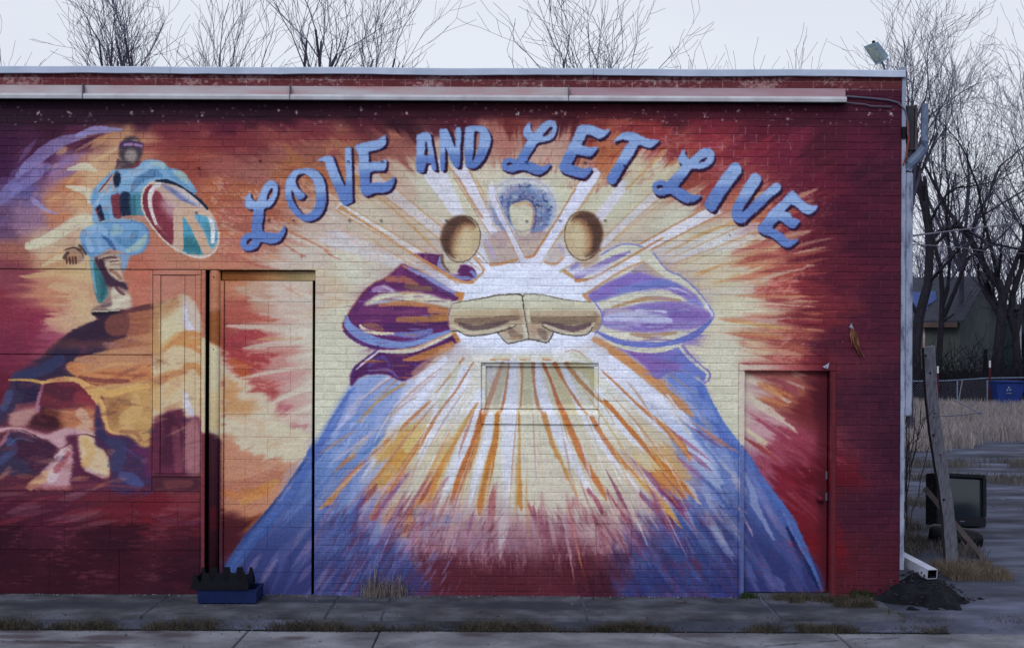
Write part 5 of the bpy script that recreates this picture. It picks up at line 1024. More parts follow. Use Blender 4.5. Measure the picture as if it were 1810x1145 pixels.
M_TROUGH2 = mat('faded_mauve_enamel', '#9c8894', .6, '#946e76', 1.6, .1, stretch=(1, 1, 5))
M_LIP = mat('chalky_white_enamel', '#b4b8c0', .6, '#a09ca4', 5, .1)
M_SIDE = mat('side_brick', '#4c2426', .85, '#3a1a1e', 3, .3)
M_TRIM = mat('peeling_white_paint', '#8e95ab', .75, '#4c5068', 14, .4, stretch=(1, 1, .35), col3='#828aa2')
M_PIPE = mat('galvanised_pipe', '#6a7894', .5, '#4c566c', 9, .15)
M_WALK = mat('worn_sidewalk', '#585b68', .9, '#2e3038', 2.6, .7, 60, col3='#44464f')
M_ROAD = mat('worn_concrete', '#7c7e8a', .9, '#484850', 1.8, .7, 60, col3='#64656f')
def stain(m, spots, col):
    t = m.node_tree; N, K = t.nodes, t.links; b = N['Principled BSDF']; src = b.inputs['Base Color'].links[0].from_socket
    g = N.new('ShaderNodeNewGeometry'); nz = N.new('ShaderNodeTexNoise'); nz.inputs['Scale'].default_value = 5; nz.inputs['Detail'].default_value = 4; K.new(g.outputs['Position'], nz.inputs['Vector'])
    for x, y, rx, ry in spots:
        mp = N.new('ShaderNodeMapping'); mp.inputs['Location'].default_value = (-x / rx, -y / ry, 0); mp.inputs['Scale'].default_value = (1 / rx, 1 / ry, 0); K.new(g.outputs['Position'], mp.inputs[0])
        ln = N.new('ShaderNodeVectorMath'); ln.operation = 'LENGTH'; K.new(mp.outputs[0], ln.inputs[0])
        ad = N.new('ShaderNodeMath'); ad.operation = 'ADD'; K.new(ln.outputs['Value'], ad.inputs[0]); K.new(nz.outputs['Fac'], ad.inputs[1])
        mr = N.new('ShaderNodeMapRange'); mr.inputs[1].default_value = 1.75; mr.inputs[2].default_value = 1.05; mr.inputs[4].default_value = .8; K.new(ad.outputs[0], mr.inputs[0])
        mx = N.new('ShaderNodeMixRGB'); mx.inputs[2].default_value = (*srgb(col), 1); K.new(mr.outputs[0], mx.inputs[0]); K.new(src, mx.inputs[1]); src = mx.outputs[0]
    K.new(src, b.inputs['Base Color'])
SP = []
for cx, cy, rx, ry in [(40, 1113, 44, 5), (30, 1124, 52, 4.5), (190, 1126, 62, 5.5), (310, 1121, 40, 4.5), (270, 1116, 22, 3), (520, 1126, 30, 4), (840, 1121, 34, 3), (1230, 1122, 60, 5), (120, 1134, 120, 3)]:
    c = on_ground(cx, cy, -.08); SP.append((c.x, c.y, rx * (D + c.y) / F, ry * (D + c.y) ** 2 / F / 2.28))
stain(M_ROAD, SP, '#443c44')
stain(M_WALK, [(on_ground(x, y).x, on_ground(x, y).y, a, b_) for x, y, a, b_ in ((930, 1070, .9, .22), (560, 1062, .6, .1), (1360, 1075, .5, .2), (150, 1068, .7, .2))], '#2e313e')
M_LOT = mat('broken_asphalt', '#5a5f76', .95, '#20222b', 1.1, .8, 14, col3='#3c4050', stretch=(.6, 1.3, 1))
M_ASPH = mat('black_patch_asphalt', '#171922', .9, '#0a0b10', 9, .9, 45)
M_WOOD = mat('grey_weathered_wood', '#6e7080', .85, '#4a4a56', 10, .3, stretch=(6, 6, .6), col3='#5e5f6c')
M_WOOD2 = mat('brown_weathered_wood', '#524c50', .85, '#3a3438', 10, .3)
M_BLACKP = mat('black_plastic', '#10131c', .5, '#0a0c12', 6, .05)
M_BLUEP = mat('blue_plastic', '#12204c', .45, '#0e183c', 6, .05)
M_TV = mat('charcoal_plastic', '#181c26', .5, '#10131a', 6, .05)
M_GLASS = mat('dusty_screen_glass', '#1c2630', .18, '#101820', 2, 0, spec=.6)
M_BARK = mat('bark', '#2a2832', .95, '#16151c', 14, .6, stretch=(1, 1, .3))
M_TWIG = mat('twigs', '#484658', .95, '#302e3c', 3, 0)
M_FARTWIG = mat('far_twigs', '#727088', .95, '#504e66', 3, 0)
M_DRY = mat('dry_grass', '#8a7c6c', .95, '#5a5048', 3, 0)
M_DRYG = mat('gutter_grass', '#4c463e', .95, '#25231f', 9, 0)
M_GREEN = mat('green_weed', '#2a3a20', .9, '#1a2614', 9, 0)
M_WHITE = mat('white_plastic', '#a4a8bc', .5, '#8c90a4', 8, .05)

# ---------------------------------------------------------------- ground, road, pavement
def hz(x, y):                                            # height of the ground sheet
    z = np.zeros_like(x)
    front = np.clip((-y - .95) / .35, 0, 1); front = front * front * (3 - 2 * front)
    z = z - .10 * front
    z = z + .035 * (vnoise(x * 1.3 + 50, y * 1.3 + 50, 5) - .5) * np.clip((x - 3.0) / .8, 0, 1) * np.clip((y + .8), 0, 1)
    return z - .004
xs = np.unique(np.concatenate([np.linspace(-300, -10, 12), np.linspace(-10, 3, 30), np.linspace(3, 9, 70), np.linspace(9, 30, 60), np.linspace(30, 300, 14)]))
ys = np.unique(np.concatenate([np.linspace(-200, -14, 10), np.linspace(-14, -2, 14), np.linspace(-2, 6, 80), np.linspace(6, 60, 90), np.linspace(60, 450, 16)]))
gx, gy = np.meshgrid(xs, ys); gz = hz(gx, gy)
ii = np.arange(len(xs) * len(ys)).reshape(len(ys), len(xs))
q = np.stack([ii[:-1, :-1], ii[:-1, 1:], ii[1:, 1:], ii[1:, :-1]], -1).reshape(-1, 4)
g = npmesh('ground', np.stack([gx, gy, gz], -1).reshape(-1, 3), q, M_LOT); tag(g, kind='structure')
walk = tag(empty('sidewalk', (0, 0, 0)), kind='structure')
jx = [-8.6, -7.1, -5.9, -4.5, -3.0, -1.51, -1.05, .62, 2.2, 3.22]
for a, b in zip(jx[:-1], jx[1:]):
    MB().box(a + .006, b - .006, -1.04 + random.uniform(-.015, .01), .02, -.12, random.uniform(-.004, .004), ch=.006).build('paving_slab', M_WALK, walk)
road = tag(empty('road', (0, 0, 0)), kind='structure')
jr = [-16, -9, -4.6, -2.105, -1.05, 2.6, 5.4, 12, 30]
for a, b in zip(jr[:-1], jr[1:]):
    MB().box(a + .006, b - .006, -9, -1.17, -.2, -.08 + random.uniform(-.003, .003), ch=.006).build('road_slab', M_ROAD, road)
m = MB(); rr_ = random.Random(4); xx = [-8.6 + i * .03 for i in range(405)]
yy = [-1.165 - .035 - .045 * float(fbm(np.array([x * 1.9]), np.array([2.2]), 7)[0]) - rr_.random() * .012 for x in xx]
m.add([(x, y, -.0765) for x, y in zip(xx, yy)] + [(x, -1.0, -.0755) for x in xx], [(i, i + 1, 406 + i, 405 + i) for i in range(404)])
tag(m.build('gutter_silt', mat('gutter_silt', '#23242b', .95, '#15161b', 14, .8)), kind='structure')
M_CRACK = mat('dark_crack', '#2a2c38', .95, bump=0); M_STAIN = mat('rusty_stain', '#4c4048', .9, '#433a44', 4, .1)
def crackline(pts, z, wd):
    m = MB(); P0_ = [on_ground(x, y, z) for x, y in pts]; P = []
    for a_, b_ in zip(P0_[:-1], P0_[1:]):
        for k_ in range(9): q_ = a_.lerp(b_, k_ / 9); q_.y += random.gauss(0, .008); P.append(q_)
    V = []
    for i, p in enumerate(P):
        w_ = wd * random.uniform(.15, .8); V += [(p.x, p.y - w_, z), (p.x, p.y + w_, z)]
    m.add(V, [(2 * i, 2 * i + 2, 2 * i + 3, 2 * i + 1) for i in range(len(P) - 1)]); return m
for pts in ([(1150, 1111), (1180, 1118), (1210, 1127), (1250, 1136), (1290, 1142), (1350, 1141), (1420, 1135), (1520, 1128), (1600, 1126)], [(0, 1131), (60, 1130), (110, 1131), (150, 1136), (210, 1145)]):
    crackline(pts, -.072, .012).build('crack', M_CRACK, road)
# black patch heaped against the corner of the building
xs_, ys_ = np.linspace(2.75, 4.55, 110), np.linspace(-.9, .9, 110); gx, gy = np.meshgrid(xs_, ys_)
d = np.hypot((gx - 3.60) / .50, (gy - .02) / .50) * (1 + .55 * (vnoise(gx * 5, gy * 5, 9) - .5) + .25 * (vnoise(gx * 14, gy * 14, 19) - .5))
gz = -.05 + .28 * np.clip(1 - d, 0, 1) ** .8 * (1 - .25 * np.clip(gx - 3.9, 0, 1)) + .035 * (vnoise(gx * 13, gy * 13, 4) - .5) * (d < 1) + .02 * (vnoise(gx * 31, gy * 31, 6) - .5) * (d < 1)
gz = np.where(d > 1, -.14, gz)
ii = np.arange(12100).reshape(110, 110); q = np.stack([ii[:-1, :-1], ii[:-1, 1:], ii[1:, 1:], ii[1:, :-1]], -1).reshape(-1, 4)
g = npmesh('asphalt_mound', np.stack([gx, gy, gz], -1).reshape(-1, 3), q, M_ASPH); tag(g, kind='structure'); g.data.polygons.foreach_set('use_smooth', [True] * len(g.data.polygons))

# ---------------------------------------------------------------- the building
B = thing('brick_building', (0, 0, 0), 'low brick building with a large painted mural reading LOVE AND LET LIVE', 'building')
CHH = 13.5; XL, XR = -330, 1592
OPEN = [(-9999, 557, 478.9, 1100), (850.5, 1058.5, 640.9, 748.9), (1306, 1478, 640.9, 1100), (1055, 1117.5, 924.4, 978.4)]
full, cut = [], []
for k in range(-7, 63):
    v0, v1 = 222.4 + CHH * k, 222.4 + CHH * (k + 1); vm = (v0 + v1) / 2
    off = 1234.8 + (20.05 if k % 2 else 0); n0 = int((XL - off) // 40.1) - 1
    for n in range(n0, n0 + 52):
        a, b = off + 40.1 * n, off + 40.1 * (n + 1); segs = [(max(a, XL), min(b, XR))]
        for o in OPEN:
            if o[2] < vm < o[3]:
                ns = []
                for s0, s1 in segs:
                    if s1 <= o[0] or s0 >= o[1]: ns.append((s0, s1))
                    else:
                        if s0 < o[0]: ns.append((s0, o[0]))
                        if s1 > o[1]: ns.append((o[1], s1))
                segs = ns
        for s0, s1 in segs:
            if s1 - s0 < 3: continue
            (full if s1 - s0 > 40 else cut).append((s0, s1, v0, v1))
full.sort(key=lambda c: math.hypot((c[0] + c[1]) / 2 - 905, (c[2] + c[3]) / 2 - 572))
J = .8                                                    # half a joint, in photo pixels
def brick_arrays(cells):
    c = np.array(cells, float); n = len(c); r = np.random.default_rng(3)
    x0, x1 = (c[:, 0] + J - 905) / PXM, (c[:, 1] - J - 905) / PXM; z1, z0 = (1053 - c[:, 2] - J) / PXM, (1053 - c[:, 3] + J) / PXM
    y = r.normal(0, .0007, n); tl = r.normal(0, .0006, (n, 4)); e = .0022
    jit = r.normal(0, .0007, (n, 4))
    x0 = x0 + jit[:, 0]; x1 = x1 + jit[:, 1]; z0 = z0 + jit[:, 2]; z1 = z1 + jit[:, 3]
    V = np.zeros((n, 12, 3))
    for i, (X, Z) in enumerate([(x0, z0), (x1, z0), (x1, z1), (x0, z1)]):
        sx = 1 if i in (0, 3) else -1; sz = 1 if i in (0, 1) else -1
        V[:, i] = np.stack([X + sx * e, y + tl[:, i], Z + sz * e], 1)
        V[:, 4 + i] = np.stack([X, y + .0022, Z], 1); V[:, 8 + i] = np.stack([X, np.full(n, .03), Z], 1)
    f = [(0, 1, 2, 3)] + [(4 + i, 4 + (i + 1) % 4, (i + 1) % 4, i) for i in range(4)] + [(8 + i, 8 + (i + 1) % 4, 4 + (i + 1) % 4, 4 + i) for i in range(4)]
    Q = (np.array(f)[None] + 12 * np.arange(n)[:, None, None]).reshape(-1, 4)
    return V.reshape(-1, 3), Q
V, Q = brick_arrays(full[300:] + cut)
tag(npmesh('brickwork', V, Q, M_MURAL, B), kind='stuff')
protos = []
for i in range(6):
    random.seed(i); np.random.seed(i)
    V, Q = brick_arrays([(905 - 20.05, 905 + 20.05, 1053 - CHH / 2, 1053 + CHH / 2)]); V = V + np.random.default_rng(i).normal(0, .0005, V.shape)
    o = npmesh('brick', V, Q, M_MURAL, B); protos.append(o.data); bpy.data.objects.remove(o)
for i, (a, b, v0, v1) in enumerate(full[:300]):
    o = bpy.data.objects.new('brick', protos[i % 6]); COL.objects.link(o); o.parent = B
    o.location = (WX((a + b) / 2), random.gauss(0, .0007), WZ((v0 + v1) / 2)); o.rotation_euler = (0, 0, random.gauss(0, .002))
# mortar bed with its openings, and the reveals behind them
def sheet(x0, x1, v0, v1, ops, y, name, m, parent):
    X = sorted({x0, x1, *[min(max(o[0], x0), x1) for o in ops], *[min(max(o[1], x0), x1) for o in ops]}); Vv = sorted({v0, v1, *[min(max(o[2], v0), v1) for o in ops], *[min(max(o[3], v0), v1) for o in ops]})
    mb = MB()
    for a, b in zip(X[:-1], X[1:]):
        for c, d_ in zip(Vv[:-1], Vv[1:]):
            if any(o[0] < (a + b) / 2 < o[1] and o[2] < (c + d_) / 2 < o[3] for o in ops): continue
            mb.add([(WX(a), y, WZ(c)), (WX(b), y, WZ(c)), (WX(b), y, WZ(d_)), (WX(a), y, WZ(d_))], [(0, 1, 2, 3)])
    return mb
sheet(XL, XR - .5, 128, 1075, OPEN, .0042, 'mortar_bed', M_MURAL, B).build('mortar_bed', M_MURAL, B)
rv = MB()
for a, b, c, d_ in OPEN[1:3] + [(-331, 557, 478.9, 1100)]:
    for (p, q_, r_, s_) in (((a, c), (b, c), 0, 0), ((a, c), (a, d_), 0, 0), ((b, c), (b, d_), 0, 0), ((a, d_), (b, d_), 0, 0)):
        rv.add([(WX(p[0]), .0046, WZ(p[1])), (WX(q_[0]), .0046, WZ(q_[1])), (WX(q_[0]), .16, WZ(q_[1])), (WX(p[0]), .16, WZ(p[1]))], [(0, 1, 2, 3)])
rv.build('opening_reveal', M_MURAL, B)
MB().box(WX(XL) + .01, WX(XR) - .01, .17, .30, -.1, WZ(136)).build('inner_wall', M_DARK, B)
MB().box(WX(XR) - .012, WX(XR) - .002, .005, 9, -.1, WZ(136)).build('side_wall', M_SIDE, B)
MB().box(WX(XL) + .002, WX(XL) + .012, .005, 9, -.1, WZ(136)).build('side_wall', M_SIDE, B)
MB().box(WX(XL), WX(XR), 8.9, 9.0, -.1, WZ(136)).build('rear_wall', M_SIDE, B)
MB().box(WX(XL) + .02, WX(XR) - .02, .31, 8.88, WZ(165), WZ(160)).build('roof', M_ASPH, B)
# metal coping in three lengths, each with a drip edge
for a, b in ((-336, 300), (300.6, 1046), (1046.6, 1596.5)):
    pr = [(-.035, WZ(134.5)), (-.045, WZ(134)), (-.045, WZ(123.4)), (-.035, WZ(122)), (.33, WZ(121.5)), (.34, WZ(134)), (.30, WZ(134)), (.30, WZ(126)), (-.02, WZ(126)), (-.02, WZ(134.5))]
    n = len(pr); nn = 24; V = []
    for i in range(nn):
        x = WX(a + (b - a) * i / (nn - 1)); dz = .0025 * math.sin(x * 3.1) + random.gauss(0, .0008)
        V += [(x, y_, z_ + dz * (1.6 if j in (0, 1, 9) else 1)) for j, (y_, z_) in enumerate(pr)]
    F_ = [(i * n + j, i * n + (j + 1) % n, (i + 1) * n + (j + 1) % n, (i + 1) * n + j) for i in range(nn - 1) for j in range(n)] + [tuple(range(n)), tuple((nn - 1) * n + j for j in range(n))]
    MB().add(V, F_).build('coping', M_COPING, B)
# light trough along the top of the wall
for i, (a, b) in enumerate(((-334, 149.4), (150.2, 512.6), (513.6, 1001.4), (1002.4, 1490))):
    pr = [(.0, 155.5), (-.05, 156), (-.055, 171), (-.048, 171), (0, 160)]
    def ext(pr, m_, nm, par):
        V = [(WX(x), y_, WZ(v_)) for x in (a, b) for y_, v_ in pr]; n = len(pr)
        return MB().add(V, [tuple(range(n)), tuple(range(n, 2 * n))] + [(j, (j + 1) % n, n + (j + 1) % n, n + j) for j in range(n)]).build(nm, m_, par)
    t = ext(pr, M_TROUGH2 if i == 3 else M_TROUGH, 'light_trough', B)
    ext([(-.052, 171.6), (-.098, 172), (-.108, 176), (-.104, 181), (-.092, 182), (-.092, 178), (-.05, 174.5)], M_LIP, 'lip', t)
    ext([(-.046, 172), (-.046, 175.5), (-.088, 179), (-.088, 182), (0, 183), (0, 172)], M_DARK, 'trough_shade', t)  # black fill in place of the shade inside the trough
    if i: MB().box(WX(a) - .006, WX(a) + .002, -.111, -.0, WZ(182), WZ(155)).build('end_bracket', mat('bracket_grey', '#6c6470', .6), t)
# service bits at the right end
M_WIRE = mat('orange_conduit', '#7c3a34', .6); M_CABLE = mat('grey_conduit', '#5c5c70', .6)
W_ = lambda x, y, Y=-.02: tuple(at(x, y, Y))
MB().tube([W_(1489, 170), W_(1530, 173), W_(1570, 177), W_(1588, 182), W_(1600, 195), W_(1604, 215), W_(1605, 240)], .008, 8).build('conduit', M_CABLE, B)
MB().tube([W_(1489, 181), W_(1530, 185), W_(1540, 188), W_(1576, 189)], .006, 6).build('conduit', M_CABLE, B)
MB().tube([W_(1605, 215), W_(1606, 245), W_(1602, 275), W_(1596, 292)], .009, 8).build('wire', M_WIRE, B)
x0 = WX(XR)
tr = MB(); zz = np.linspace(WZ(1003), WZ(116), 60)
for i in range(59):
    wd = .034 + .003 * math.sin(i * 1.7) ; tr.box(x0, x0 + wd, -.012, .05, zz[i], zz[i + 1] + .001)
tr.build('corner_trim', M_TRIM, B)
ds = MB(); ds.box(x0 + .038, x0 + .105, .0, .075, WZ(732), WZ(302), ch=.008); dsp = ds.build('downspout', M_TRIM, B)
MB().tube([W_(1604, 303, .04), W_(1608, 290, .04), W_(1622, 276, .04), W_(1632, 264, .04), W_(1634, 250, .04)], [.04, .046, .046, .046, .042], 10).build('elbow', M_PIPE, dsp)
MB().tube([W_(1634, 264, .05), W_(1634, 184, .05)], .033, 10).build('upper_pipe', M_PIPE, dsp)
sb = MB(); sb.box(x0 + .055, x0 + .115, .02, .12, WZ(262), WZ(183), ch=.004).build('junction_box', mat('dark_box', '#23252e', .6, '#34343e', 8), B)
MB().box(x0 + .125, x0 + .15, .03, .12, WZ(262), WZ(181), ch=.004).build('junction_box', M_WOOD2, B)
MB().box(x0 - .004, x0 + .03, -.03, .0, WZ(243), WZ(222), ch=.004).build('cable_clamp', M_BLACKP, B)

# boarded and blocked-up old opening on the left
YB = .010
def pan(name, a, b, c, d_, y, m_, ch=.002, th=.03, par=None):
    return MB().box(WX(a), WX(b), y, y + th, WZ(d_), WZ(c), ch=ch).build(name, m_, par or B)
for a, b, c, d_ in ((-329, -60.5, 480, 629.3), (-59.5, 268.6, 480, 629.3), (-329, -160.5, 630.6, 870.6), (-159.5, 268.6, 630.6, 870.6)):
    pan('plywood_sheet', a, b, c, d_, YB, M_PLY)
pan('trim_board', 269.5, 354.4, 480, 488.2, YB - .004, M_PLY)
for a, b, y in ((269.5, 282.6, .012), (283.5, 325.2, .020), (326.1, 344.4, .018)): pan('panel_board', a, b, 489, 839.4, y, M_PLY)
pan('trim_board', 345.2, 354.4, 489, 839.4, .006, M_PLY); pan('trim_board', 269.5, 354.4, 840.2, 844.6, .004, M_PLY); pan('panel_board', 269.5, 354.4, 845.4, 870.6, .012, M_PLY)
for c, d_, off in ((871.8, 889.4, 0), (890.4, 933.2, 40), (934.2, 974, 0)):
    x = -329.0
    nx = [-329] + [35 + off + 80 * i for i in range(-5, 5) if -329 < 35 + off + 80 * i < 354] + [354.6]
    for a, b in zip(nx[:-1], nx[1:]):
        if b - a > 6: pan('concrete_block', a + .1, b - .1, c - .25, d_ + .25, .004 + random.gauss(0, .0012), M_BLOCK)
for a, b in ((-329, -121), (-120, 88.5), (89, 212), (212.6, 354.6)):
    pan('base_course', a, b, 974.8, 1068, .004 + random.gauss(0, .0012), M_BASE, ch=.002)
pan('left_jamb', 355.5, 362.6, 480, 1068, -.004, M_METALP, ch=.004)
MB().tube([(WX(378), .055, WZ(1066)), (WX(378), .055, WZ(480))], .05, 24).build('steel_post', M_METALP, B, smooth=True)
for v_ in (492, 620, 780, 964): MB().tube([(WX(377), .004, WZ(v_)), (WX(377), .009, WZ(v_))], .006, 8).build('bolt_hole', M_DARK, B)
pan('right_jamb', 388.6, 394.6, 498, 1068, .012, M_METALP, ch=.003)
pan('timber_header', 390, 555, 481, 497, .05, M_PLY, ch=.002)
rows = [498] + [535 + 39.9 * i for i in range(13)] + [1068]
for k, (c, d_) in enumerate(zip(rows[:-1], rows[1:])):
    js = [395.4] + ([473] if k % 2 else [433, 513]) + [551]
    for a, b in zip(js[:-1], js[1:]): pan('concrete_block', a + .12, b - .12, c + .15, d_ - .15, .035 + random.gauss(0, .0008), M_BLOCK, ch=.0022)
MB().box(WX(395), WX(551.2), .040, .06, -.08, WZ(498)).build('block_mortar', M_BLOCK, B)
MB().box(WX(-329), WX(354.6), .0165, .03, -.08, WZ(871)).build('block_mortar', M_BLOCK, B)
# window with its screen
wn = tag(MB().box(WX(851), WX(1058), .058, .08, WZ(728), WZ(641.5)).build('window', M_PLY, B))
for a, b, c, d_ in ((851, 858.5, 645, 722), (1050.5, 1058, 645, 722), (851, 1058, 641.5, 647), (858.8, 1050.2, 715.5, 722)):
    MB().box(WX(a), WX(b), .028, .058, WZ(d_), WZ(c), ch=.003).build('window_frame', M_PLY, wn)
ms = MB(); z0, z1, xa, xb = WZ(715.5), WZ(647.2), WX(858.8), WX(1050.2); H = z1 - z0
for sgn in (1, -1):
    x = xa - H
    while x < xb:
        p, q_ = Vector((x, .052, z0 if sgn > 0 else z1)), Vector((x + H, .052, z1 if sgn > 0 else z0))
        ta = max(0, (xa - x) / H); tb = min(1, (xb - x) / H)
        if tb > ta: ms.tube([p.lerp(q_, ta), p.lerp(q_, tb)], .0011, 3, cap=False)
        x += .017
tag(ms.build('mesh_screen', M_METALP, wn), kind='stuff')
MB().add([(WX(x), y_, WZ(v_)) for x in (850.8, 1058.2) for y_, v_ in ((-.018, 748.6), (-.022, 732), (-.016, 730), (.058, 721.8), (.058, 748.6))], [(0, 1, 2, 3, 4), (5, 6, 7, 8, 9)] + [(j, (j + 1) % 5, 5 + (j + 1) % 5, 5 + j) for j in range(5)]).build('window_sill', M_BLOCK, wn)
# door
door = MB().box(WX(1317.2), WX(1465.2), .06, .10, WZ(1046), WZ(653), ch=.003).build('door', M_METALP, B)
kx, kz = WX(1452), WZ(879)
kn = MB().tube([(kx, .06, kz), (kx, .052, kz)], .032, 20).tube([(kx, .055, kz), (kx, .03, kz), (kx, .025, kz), (kx, .008, kz), (kx, -.002, kz), (kx, -.006, kz)], [.011, .011, .022, .028, .022, .008], 16)
kn.build('door_knob', M_METALP, door, smooth=True)
for v_ in (838, 876): MB().box(WX(1462.6), WX(1465.6), .054, .062, WZ(v_ + 7), WZ(v_ - 7)).build('latch_plate', M_CABLE, door)
df = MB().box(WX(1306.4), WX(1316.6), -.006, .12, WZ(1064), WZ(653.6), ch=.004).build('door_frame', M_METALP, B)
MB().box(WX(1306.4), WX(1477.6), -.006, .12, WZ(653), WZ(641.4), ch=.004).build('frame_head', M_METALP, df)
MB().box(WX(1467.2), WX(1477.6), -.006, .12, WZ(1064), WZ(653.6), ch=.004).build('frame_side', M_METALP, df)
MB().box(WX(1317), WX(1467), -.02, .14, -.05, WZ(1047.6), ch=.006).build('threshold', M_WALK, df)
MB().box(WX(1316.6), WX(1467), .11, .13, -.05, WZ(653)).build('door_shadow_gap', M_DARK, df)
# flush plate with two round bosses, and the old studs in the wall
pl = MB().box(WX(1055.6), WX(1117), -.002, .02, WZ(978), WZ(925), ch=.003).build('access_plate', M_METALP, B)
for a, v_, r_ in ((1086.5, 950, .017), (1070, 958.5, .024), (1108, 953, .010)):
    MB().tube([(WX(a), .0, WZ(v_)), (WX(a), -.008, WZ(v_))], [r_, r_ * .8], 16).build('boss', M_METALP, pl, smooth=False)
for a, b in ((459, 283), (518, 388), (617, 388), (673, 388), (788, 388), (930, 389), (989, 388), (1069, 388), (675, 284), (930, 285), (1034, 286), (1103, 291), (475, 387), (1289, 414), (351, 296), (346, 374), (615, 284)):
    p = at(a, b, 0); rr = .012 if a not in (1289,) else .008
    MB().box(p.x - rr, p.x + rr, -.03, .0, p.z - rr * .7, p.z + rr * .7, ch=.005).build('stud', M_MURAL, B)
# floodlight on the parapet
M_LAMP = mat('lamp_housing', '#6c8094', .5, '#56687a', 8); M_LGL = mat('lamp_glass', '#3c4a50', .15, '#6c7878', 30, spec=.7)
p = at(1563, 122, .10); fl = thing('floodlight', p, 'grey square floodlight tilted on a bracket above the right end of the roof edge', 'floodlight')
def child_of(o, par): o.parent = par; o.matrix_parent_inverse = Matrix.Translation(-Vector(par.location)); return o
A4 = [at(1528, 83, -.02), at(1546, 76, .02), at(1567, 104, .02), at(1548, 113, -.02)]; ex_ = Vector((.045, .07, .035)); ce = sum(A4, Vector()) / 4
def slab(Q4, v0, v1, k=1.0):
    L0 = [ce + (p_ - ce) * k + v0 for p_ in Q4]; L1 = [ce + (p_ - ce) * k * .9 + v1 for p_ in Q4]
    return MB().add(L0 + L1, [(0, 1, 2, 3), (4, 5, 6, 7)] + [(n_, (n_ + 1) % 4, 4 + (n_ + 1) % 4, 4 + n_) for n_ in range(4)])
child_of(slab(A4, Vector((0, 0, 0)), ex_).build('lamp_head', M_LAMP), fl)
child_of(slab(A4, ex_ * -.14, ex_ * -.02, 1.06).build('lamp_rim', M_LAMP), fl)
child_of(slab(A4, ex_ * -.20, ex_ * -.12, .84).build('lamp_glass', M_LGL), fl)
child_of(MB().tube([at(1556, 106, .1), at(1561, 115, .1), at(1564, 126, .1)], .012, 8).build('bracket', M_LAMP), fl)
child_of(MB().tube([at(1569, 104, .1), at(1569, 126, .1)], .010, 8).build('bracket', M_WHITE), fl)
child_of(MB().box(*sum([[a - .012, a + .012] for a in at(1544, 75, .06)], [])).build('knob', M_BLACKP), fl)
# withered husk on a nail
M_HUSK = mat('dried_husk', '#8a6a54', .9, '#3c2418', 22, .4, stretch=(1, 1, .4), col3='#6a4432')
p = at(1506, 572, 0); hk = thing('dried_husk', p, 'withered brown corn husk hanging from a nail on the dark red wall', 'husk')
child_of(MB().tube([at(1506, 572, .01), at(1506, 572, -.035)], .006, 8).build('nail', M_CABLE), hk)
child_of(MB().tube([at(1505, 573, -.02), at(1504, 578, -.03), at(1507, 583, -.025)], [.010, .018, .012], 8).build('knot', M_WHITE), hk)
for pts, wd in (([(1506, 580), (1512, 590), (1515, 604), (1518, 618), (1527, 631)], .018), ([(1505, 582), (1504, 592), (1505, 603), (1504, 612)], .014), ([(1506, 584), (1508, 598), (1511, 612), (1516, 624), (1520, 628)], .02), ([(1507, 582), (1511, 600), (1516, 612)], .014)):
    V = []
    for i, q_ in enumerate(pts):
        c = at(*q_, -.03 - .01 * random.random()); ww = wd * math.sin(math.pi * (i + .6) / (len(pts) + .3)); tw = i * .6
        V += [(c.x - ww * math.cos(tw), c.y - ww * math.sin(tw) * .6, c.z), (c.x, c.y - .012, c.z), (c.x + ww, c.y + ww * math.sin(tw) * .5, c.z), (c.x, c.y + .004, c.z)]
    n = len(pts); child_of(MB().add(V, [(4 * i + j, 4 * i + (j + 1) % 4, 4 * i + 4 + (j + 1) % 4, 4 * i + 4 + j) for i in range(n - 1) for j in range(4)]).build('husk_leaf', M_HUSK), hk)
p = at(1460, 647, -.01); MB_ = MB().add([at(1454, 648, -.01), at(1466, 641, -.012), at(1463, 652, -.02), at(1457, 650, -.018), at(1460, 646, -.03)], [(0, 1, 4), (1, 2, 4), (2, 3, 4), (3, 0, 4)])
o = MB_.build('paper_scrap', M_WHITE); tag(o, 'small torn white scrap stuck to the top of the right door frame', 'scrap')

# ---------------------------------------------------------------- crates at the foot of the steel post
def walls(mb, x0, x1, y0, y1, z0, z1, t, M=None):
    mb.box(x0, x1, y0, y0 + t, z0, z1, M); mb.box(x0, x1, y1 - t, y1, z0, z1, M); mb.box(x0, x0 + t, y0 + t, y1 - t, z0, z1, M); mb.box(x1 - t, x1, y0 + t, y1 - t, z0, z1, M); return mb
bc = thing('plastic_crate', (-2.42, -.33, 0), 'blue plastic bread crate on the sidewalk, lower of the two stacked by the steel post', 'crate')
m = MB(); walls(m, -.245, .255, -.16, .19, .014, .125, .006); child_of_local = lambda o, par: setattr(o, 'parent', par) or o
child_of_local(m.build('crate_body', M_BLUEP), bc)
m = MB(); walls(m, -.25, .26, -.166, .196, .115, .128, .016); child_of_local(m.build('rim', M_BLUEP), bc)
child_of_local(MB().box(-.24, .25, -.155, .185, .014, .020).build('crate_floor', M_BLUEP), bc)
for i in range(7): child_of_local(MB().box(-.235 + i * .074, -.2 + i * .074, -.15, .18, .0, .014).build('foot', M_BLUEP), bc)
kc = thing('plastic_crate', (-2.42, -.33, .128), 'black plastic crate with notched upper edge, stacked on top of the blue crate', 'crate')
o_ = lambda pts: [((x / 9.54 + 330 - 905) * 12.67 / F + 2.42, (1037.5 - (y / 9.54 + 960)) / 205.2) for x, y in pts]
